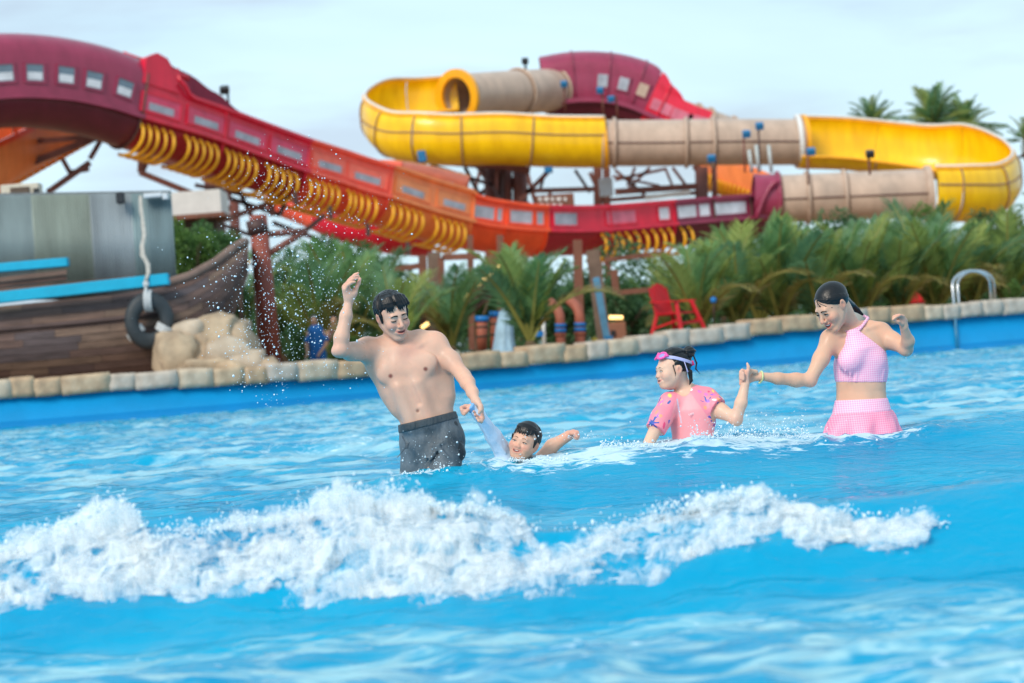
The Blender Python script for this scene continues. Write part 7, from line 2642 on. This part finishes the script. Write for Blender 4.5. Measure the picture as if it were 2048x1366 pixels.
# skirt: waistband and flared wet skirt
K = Blob(_v((Q(1630, 830)[0], 11.80, 0.02)), _v((Q(1815, 830)[0], 12.55, Q(1722, 790)[2] + 0.02)), 0.004)
K.cone(waw, pew, 0.106, 0.138, 0.04, 1, (NW, 1.35), 0.010)
K.cut(Q(1722, 798), Q(1722, 780) - Q(1724, 820), 0.003); K.cut(Q(1724, 826), Q(1724, 850) - Q(1722, 826), 0.003)
blob_object(K, 'skirt_waistband', M_ging, wom)
V, F = [], []
nu_ = 120
rows = 22
p_top, p_bot = Q(1724, 824), Q(1724, 890)
for r in range(rows + 1):
    t = r / rows
    c = p_top * (1 - t) + p_bot * t
    for k in range(nu_):
        a = 2 * math.pi * k / nu_
        rx_ = 0.146 + 0.052 * t ** 0.8
        ry_ = 0.112 + 0.060 * t
        fold = (0.016 * math.sin(7 * a + 0.8) + 0.008 * math.sin(13 * a + 2)) * t ** 1.1
        sag = 0.012 * math.sin(7 * a + 0.8) * t
        V.append((c[0] + (rx_ + fold) * math.cos(a) + 0.003 * math.sin(5 * a + 9 * t), c[1] + (ry_ + fold) * math.sin(a), c[2] + sag))
for r in range(rows):
    for k in range(nu_):
        k2 = (k + 1) % nu_
        F.append((r * nu_ + k, (r + 1) * nu_ + k, (r + 1) * nu_ + k2, r * nu_ + k2))
sk = link('skirt', mesh_from('skirt', V, F), M_gingw, wom, True)
md = sk.modifiers.new('thick', 'SOLIDIFY'); md.thickness = 0.004
# bracelet
wrv = (wrw - elw) / np.linalg.norm(wrw - elw)
ring = []
u1 = np.cross(wrv, _v((0, 0, 1))); u1 /= np.linalg.norm(u1); u2 = np.cross(wrv, u1)
for i in range(20):
    a = 2 * math.pi * i / 20
    ring.append(Vector(Q(1522, 753.5, -0.18) + (u1 * math.cos(a) + u2 * math.sin(a)) * 0.0255))
brc = empty('bracelet', tuple(Q(1522, 753)), 'pale green bead bracelet on the wrist holding the small hand', 'bracelet')
MB().tube(ring, 0.0042, 8, closed=True).build('band', mat('pale_green_beads', lin((206, 216, 160)), 0.35, 0.15, 60), brc, True)
MB().tube([Vector(Q(1519, 764, -0.18)), Vector(Q(1519.5, 767, -0.18))], 0.006, 8).build('bead', mat('pale_green_beads', lin((206, 216, 160))), brc, True)

# ------------------------------------------------------------------ passers-by behind the wall
def bystander(px, py_head, Y, label, shirt, skin=(0.5, 0.32, 0.24), bend=0.0, hair=M_hair):
    Qb = grab(Y)
    m1 = Y / F_PX
    root = empty('person', tuple(Qb(px, py_head + 95)), label, 'person', 'passers-by behind the pool wall')
    Bb = Blob(Qb(px, py_head + 60) - _v((0.55, 0.5, 1.0)), Qb(px, py_head + 60) + _v((0.55, 0.5, 0.95)), 0.014)
    h0 = Qb(px, py_head)
    Bb.ell(h0, (0.08, 0.10, 0.115), None, 0.02)
    sh = h0 + _v((0.02, 0, -0.28)); pv = h0 + _v((0.03 + bend, 0, -0.80))
    Bb.cone(h0, sh, 0.055, 0.06, 0.03)
    Bb.cone(sh, pv, 0.155, 0.14, 0.05, 1, ((0, -1, 0), 1.5))
    for sg in (-1, 1):
        s1 = sh + _v((sg * 0.17, 0, -0.02))
        Bb.cone(sh, s1, 0.06, 0.055, 0.04)
        e1 = s1 + _v((sg * 0.06 + bend * 2, -0.05, -0.27)); w1 = e1 + _v((-0.16 if sg > 0 else 0.02, -0.12, -0.20))
        Bb.chain([s1, e1, w1, w1 + _v((-0.05, -0.02, -0.07))], [0.05, 0.04, 0.03, 0.03], 0.02)
        k1 = pv + _v((sg * 0.09, 0, -0.42))
        Bb.chain([pv + _v((sg * 0.08, 0, 0)), k1, k1 + _v((0, 0.02, -0.4))], [0.085, 0.06, 0.045], 0.03)
    blob_object(Bb, 'body', skin_mat('skin'), root, lambda V: np.tile(np.array(skin, np.float32), (len(V), 1)))
    Sb = Blob(Qb(px, py_head + 60) - _v((0.5, 0.4, 0.8)), Qb(px, py_head + 60) + _v((0.5, 0.4, 0.75)), 0.014)
    Sb.cone(sh, pv, 0.155, 0.15, 0.05, 1, ((0, -1, 0), 1.45), 0.03)
    for sg in (-1, 1):
        s1 = sh + _v((sg * 0.17, 0, -0.02))
        Sb.cone(sh, s1 + _v((sg * 0.04, -0.02, -0.16)), 0.085, 0.075, 0.04)
        Sb.cone(pv + _v((sg * 0.08, 0, 0)), pv + _v((sg * 0.09, 0, -0.42)), 0.12, 0.10, 0.03)
    blob_object(Sb, 'clothes', shirt, root)
    Hb = Blob(h0 - 0.2, h0 + 0.2, 0.012)
    Hb.ell(h0 + _v((0, 0.02, 0.03)), (0.092, 0.105, 0.105), None, 0.02)
    Hb.cut(h0 + _v((0, -0.06, 0.03)), _v((0, -0.8, -0.6)), 0.01)
    blob_object(Hb, 'hair', hair, root)


bystander(628, 640, 58.2, 'person in a bright blue shirt and shorts behind the pool wall', mat('bright_blue_clothes', lin((12, 96, 168)), 0.7, 0.15, 6))
bystander(668, 640, 60.5, 'person in brownish grey clothes beside the person in blue', mat('taupe_clothes', lin((110, 84, 80)), 0.8, 0.2, 6))

# ------------------------------------------------------------------ foam of the breaking wave
rf_ = np.random.RandomState(12)
# crest outline of the foam in the photograph: (pixel x, top y, bottom y)
FO_TOP = [(-160, 1140, 1262), (0, 1098, 1250), (60, 1075, 1245), (150, 1040, 1230), (250, 1012, 1226), (275, 1030, 1226), (300, 1075, 1224), (380, 1062, 1222), (440, 1060, 1214), (480, 1040, 1212),
          (560, 1036, 1214), (620, 1010, 1222), (640, 988, 1222), (720, 984, 1222), (800, 988, 1226), (860, 1000, 1228), (885, 1022, 1228), (940, 1016, 1228), (1000, 1030, 1226), (1060, 1062, 1224),
          (1100, 1085, 1218), (1150, 1072, 1212), (1200, 1078, 1204), (1260, 1060, 1200), (1320, 1030, 1196), (1380, 1006, 1180), (1440, 996, 1142), (1520, 992, 1140), (1545, 1010, 1140), (1600, 1022, 1140),
          (1650, 1034, 1142), (1720, 1046, 1150), (1800, 1046, 1140), (1850, 1046, 1118), (1872, 1052, 1075)]
fx = np.array([p[0] for p in FO_TOP], float); ft = np.array([p[1] for p in FO_TOP], float); fb = np.array([p[2] + (14 if p[0] < 1080 else (6 if p[0] < 1200 else -4)) for p in FO_TOP], float)
R3n = np.array(_R3); COn = np.array(_CO)


def unproj(px, py, Y):
    d = np.stack([(px - 1024) / F_PX, -(py - 683) / F_PX, -np.ones_like(px)], -1) @ R3n.T
    return COn + d * (Y / d[:, 1])[:, None]


def ray_on_water(px, py, y0=5.0, y1=7.75, steps=60):
    """Depth where the sight line first meets the smooth wave; nan where it passes over the crest."""
    Yh = np.full(len(px), np.nan)
    for Yt in np.linspace(y0, y1, steps):
        q = unproj(px, py, np.full(len(px), Yt))
        hit = np.isnan(Yh) & (q[:, 2] <= water_h(q[:, 0], q[:, 1], False))
        Yh[hit] = Yt
    return Yh


NC, NR = 600, 70
cpx = np.linspace(-170, 1890, NC)
cv = np.linspace(-0.22, 1.08, NR)
PX, VV = np.meshgrid(cpx, cv)
jag = 14 * fbm(PX * 0.02, PX * 0 + 4.4, 1.0, 4)
TOP, BOT = np.interp(PX, fx, ft) + jag, np.interp(PX, fx, fb)
PY = TOP + (BOT - TOP) * VV
Yw = ray_on_water(PX.ravel(), PY.ravel()).reshape(PX.shape)
crw = crest_y((PX - 1024) / F_PX * 7.3)
Yw = np.where(np.isnan(Yw), crw, Yw)
for _ in range(4):                                           # ease the kink at the crest
    Yw[1:-1] = (Yw[:-2] + 2 * Yw[1:-1] + Yw[2:]) / 4
hole = fbm(PX * 0.0085 + 3, PY * 0.013, 7.0, 4)
thr = 0.80 - 0.46 * sst(0.62, 1.05, VV) - 0.62 * sst(1200, 1650, PX) * sst(0.30, 0.85, VV) - 0.14 * sst(1500, 1872, PX) - 0.30 * sst(0.16, -0.02, VV)
thr = thr + 0.45 * np.exp(-((PX - 1740) / 70) ** 2) * sst(0.75, 0.4, VV)
gap = 0.75 * np.exp(-((PX - 1115) / 50) ** 2) * sst(0.55, 0.05, VV) + 0.35 * np.exp(-((PX - 345) / 45) ** 2) * sst(0.35, 0.0, VV)
dens = np.clip((thr - gap - hole) / 0.55 + 0.15, 0, 1) * (0.35 * sst(-0.22, -0.05, VV) + 0.65 * sst(-0.05, 0.05, VV)) * sst(1890, 1850, PX) * sst(1.08, 0.99, VV)
base = unproj(PX.ravel(), PY.ravel(), Yw.ravel()).reshape(NR, NC, 3)
Vs, Fs2, Ds, off = [], [], [], 0
ii = np.arange((NR - 1) * (NC - 1)); r_, c_ = ii // (NC - 1), ii % (NC - 1)
q0 = r_ * NC + c_
Fq = np.stack([q0, q0 + 1, q0 + NC + 1, q0 + NC], 1)
for L in range(4):                                           # froth stands off the face in several broken layers
    bx, by, bz = base[..., 0], base[..., 1], base[..., 2]
    n1_ = fbm(bx * 7 + 3.1 * L, bz * 9 + by * 3, 1.7 * L, 4)
    n2_ = fbm(bx * 22 + 1.3 * L, bz * 24 + by * 9, 2.9 * L, 3)
    amt = (0.006 + 0.026 * L) * (0.55 + 1.2 * np.clip(n1_ + 0.3, 0, 1)) * sst(1.06, 0.70, VV) + 0.020 * n1_ + 0.005 * n2_
    q = base + amt[..., None] * np.array((0.05, -0.82, 0.45))
    Vs.append(q.reshape(-1, 3)); Fs2.append(Fq + off); off += NR * NC
    Ds.append((dens * (1.0 - 0.09 * L) - 0.05 * L).ravel())
Vs, Fs2, Ds = np.concatenate(Vs), np.concatenate(Fs2), np.concatenate(Ds)
okf = Ds[Fs2].max(1) > 0.02
me2 = np_mesh('wave_foam', Vs, Fs2[okf])
da = me2.attributes.new('dens', 'FLOAT', 'POINT'); da.data.foreach_set('value', np.clip(Ds, 0, 1).astype(np.float32))


def foam_mat(nm, sc=17.0, vstretch=0.38):
    m_ = bpy.data.materials.new(nm); m_.use_nodes = True
    n_, l_ = m_.node_tree.nodes, m_.node_tree.links
    n_.remove(n_['Principled BSDF'])
    out = [q for q in n_ if q.type == 'OUTPUT_MATERIAL'][0]
    at_ = n_.new('ShaderNodeAttribute'); at_.attribute_name = 'dens'
    g = n_.new('ShaderNodeNewGeometry')
    mp_ = n_.new('ShaderNodeMapping'); mp_.inputs['Scale'].default_value = (1.0, 1.0, vstretch)
    l_.new(g.outputs['Position'], mp_.inputs[0])
    nz = n_.new('ShaderNodeTexNoise'); nz.inputs['Scale'].default_value = sc; nz.inputs['Detail'].default_value = 6; nz.inputs['Roughness'].default_value = 0.58; nz.inputs['Distortion'].default_value = 0.9
    l_.new(mp_.outputs[0], nz.inputs['Vector'])
    ma_ = n_.new('ShaderNodeMath'); ma_.operation = 'MULTIPLY_ADD'; ma_.inputs[1].default_value = 0.62; ma_.inputs[2].default_value = -0.36
    l_.new(at_.outputs['Fac'], ma_.inputs[0])
    ad_ = n_.new('ShaderNodeMath'); ad_.operation = 'ADD'; l_.new(nz.outputs[0], ad_.inputs[0]); l_.new(ma_.outputs[0], ad_.inputs[1])
    rp_2 = n_.new('ShaderNodeMapRange'); rp_2.interpolation_type = 'SMOOTHSTEP'; rp_2.inputs['From Min'].default_value = 0.38; rp_2.inputs['From Max'].default_value = 0.74
    l_.new(ad_.outputs[0], rp_2.inputs[0])
    df = n_.new('ShaderNodeBsdfDiffuse'); df.inputs['Color'].default_value = (0.95, 0.98, 0.99, 1)
    tl = n_.new('ShaderNodeBsdfTranslucent'); tl.inputs['Color'].default_value = (0.92, 0.98, 1.0, 1)
    nb = n_.new('ShaderNodeBump'); nb.inputs['Strength'].default_value = 0.25; nb.inputs['Distance'].default_value = 0.012
    l_.new(nz.outputs[0], nb.inputs['Height']); l_.new(nb.outputs[0], df.inputs['Normal'])
    mx_ = n_.new('ShaderNodeMixShader'); mx_.inputs[0].default_value = 0.5
    l_.new(df.outputs[0], mx_.inputs[1]); l_.new(tl.outputs[0], mx_.inputs[2])
    tr = n_.new('ShaderNodeBsdfTransparent')
    m3 = n_.new('ShaderNodeMixShader'); l_.new(rp_2.outputs[0], m3.inputs[0]); l_.new(tr.outputs[0], m3.inputs[1]); l_.new(mx_.outputs[0], m3.inputs[2])
    l_.new(m3.outputs[0], out.inputs['Surface'])
    return m_


M_foam = mat('white_drops', (0.72, 0.84, 0.90), 0.35, 0.08, 9, spec=0.5)
foam = link('wave_foam', me2, foam_mat('froth'), None, True)
tag(foam, 'white tumbling foam of the breaking wave across the foreground', 'foam', kind='stuff')

# ------------------------------------------------------------------ droplets
_ico = bmesh.new(); bmesh.ops.create_icosphere(_ico, subdivisions=1, radius=1.0)
ICO_V = np.array([vv.co[:] for vv in _ico.verts], np.float32); ICO_F = np.array([[q.index for q in f.verts] for f in _ico.faces], np.int32); _ico.free()


def drops(name, pos, rad, material, label, stretch=None):
    n_ = len(pos)
    sc = np.ones((n_, 1, 3), np.float32)
    sc[:, 0, :] += rf_.normal(0, 0.15, (n_, 3))
    if stretch is not None: sc[:, 0, 2] *= stretch
    V = (ICO_V[None] * sc * rad[:, None, None] + pos[:, None, :]).reshape(-1, 3)
    F = (ICO_F[None] + (np.arange(n_) * len(ICO_V))[:, None, None]).reshape(-1, 3)
    o = link(name, np_mesh(name, V, F), material, None, True)
    return tag(o, label, 'droplets', kind='stuff')


M_drop = mat('water_drop', (0.62, 0.80, 0.92), 0.06, 0.1, 50, spec=1.0, rgb2=(0.80, 0.92, 0.98))
# spray of the raised arm: a loose arc falling to the left of the man
n1 = 2000
cx = rf_.normal(0, 1, n1); t = rf_.beta(1.5, 1.6, n1)
px_ = 575 + 55 * cx * (0.7 + 0.8 * np.sin(math.pi * t)) + 40 * (t - 0.5) * rf_.normal(0, 1, n1) - 30 * t
py_ = 300 + 500 * t + rf_.normal(0, 25, n1)
ex = rf_.uniform(0, 1, 340)
px_ = np.concatenate([px_, 470 + 330 * ex + rf_.normal(0, 25, 340), 640 + 130 * rf_.uniform(0, 1, 160)])
py_ = np.concatenate([py_, 720 - 380 * ex * rf_.uniform(0.2, 1.1, 340), 560 + 220 * rf_.uniform(0, 1, 160)])
pos = unproj(px_, py_, 11.9 + rf_.normal(0, 0.22, len(px_)))
rad = np.clip(rf_.lognormal(math.log(0.0016), 0.52, len(px_)), 0.0009, 0.0068)
drops('arm_spray', pos, rad, M_drop, 'spray of fine water droplets thrown up beside the raised arm')
# drips from the elbows, hands and round the bathers
px_ = np.concatenate([rf_.normal(1500, 90, 130), rf_.normal(1560, 60, 120), rf_.normal(880, 45, 120), rf_.normal(1120, 60, 110), np.array([1818, 1830, 1812, 1765, 1178, 1180, 1176, 1170])])
py_ = np.concatenate([858 - np.abs(rf_.normal(0, 16, 130)), 862 - np.abs(rf_.normal(0, 22, 120)), 930 - np.abs(rf_.normal(0, 28, 120)), 880 - np.abs(rf_.normal(0, 10, 110)), np.array([708, 712, 716, 704, 845, 852, 858, 868])])
pos = unproj(px_, py_, 11.75 + rf_.normal(0, 0.12, len(px_)))
rad = np.clip(rf_.lognormal(math.log(0.0019), 0.5, len(px_)), 0.001, 0.006)
drops('bather_splash', pos, rad, M_drop, 'scattered drops leaping from the water round the bathers')
# spray leaping off the breaker
n2 = 3600
px_ = rf_.uniform(-100, 1900, n2)
topy = np.interp(px_, fx, ft)
up_ = np.abs(rf_.normal(0, 1, n2)) * (8 + 20 * np.clip(fbm(px_ * 0.012, px_ * 0 + 2.0, 1.0, 2) + 0.4, 0, 1))
py_ = topy - up_ + 8
pos = unproj(px_, py_, 7.28 - 0.1 * rf_.uniform(0, 1, n2) - 0.25 * np.clip((px_ - 1400) / 500, 0, 1))
rad = np.clip(rf_.lognormal(math.log(0.0020), 0.5, n2), 0.0009, 0.007)
drops('wave_spray', pos, rad, M_foam, 'white spray leaping off the crest of the breaking wave')
# splash crowns at the waistlines
def splash(cx, cy, Y, w, hgt, n_, label):
    a = rf_.uniform(0, 1, n_)
    px2 = cx + w * (rf_.uniform(-1, 1, n_))
    py2 = cy - hgt * np.abs(rf_.normal(0, 0.5, n_)) * (0.3 + 0.7 * np.clip(fbm(px2 * 0.06, px2 * 0 + 1.5, 3.0, 2) + 0.5, 0, 1)) + 5
    pp = unproj(px2, py2, Y + rf_.normal(0, 0.05, n_))
    rr2 = np.clip(rf_.lognormal(math.log(0.0022), 0.5, n_), 0.001, 0.007)
    drops('waterline_splash', pp, rr2, M_foam, label)
splash(886, 948, 11.72, 28, 26, 420, 'white splash round the leg of the person in grey shorts')
splash(830, 945, 11.75, 26, 12, 200, 'thin white ripple at the submerged leg of the person in shorts')
splash(1500, 872, 11.72, 120, 32, 900, 'white splash between the printed pink shirt and the gingham skirt')
splash(1690, 884, 11.85, 70, 10, 300, 'foam line along the hem of the wet skirt')
splash(1270, 890, 11.70, 70, 18, 500, 'broken foam left of the pink swim shirt')
splash(1075, 918, 11.70, 60, 14, 420, 'foam ruffle below the swimmer in pale blue and the trailing arm')
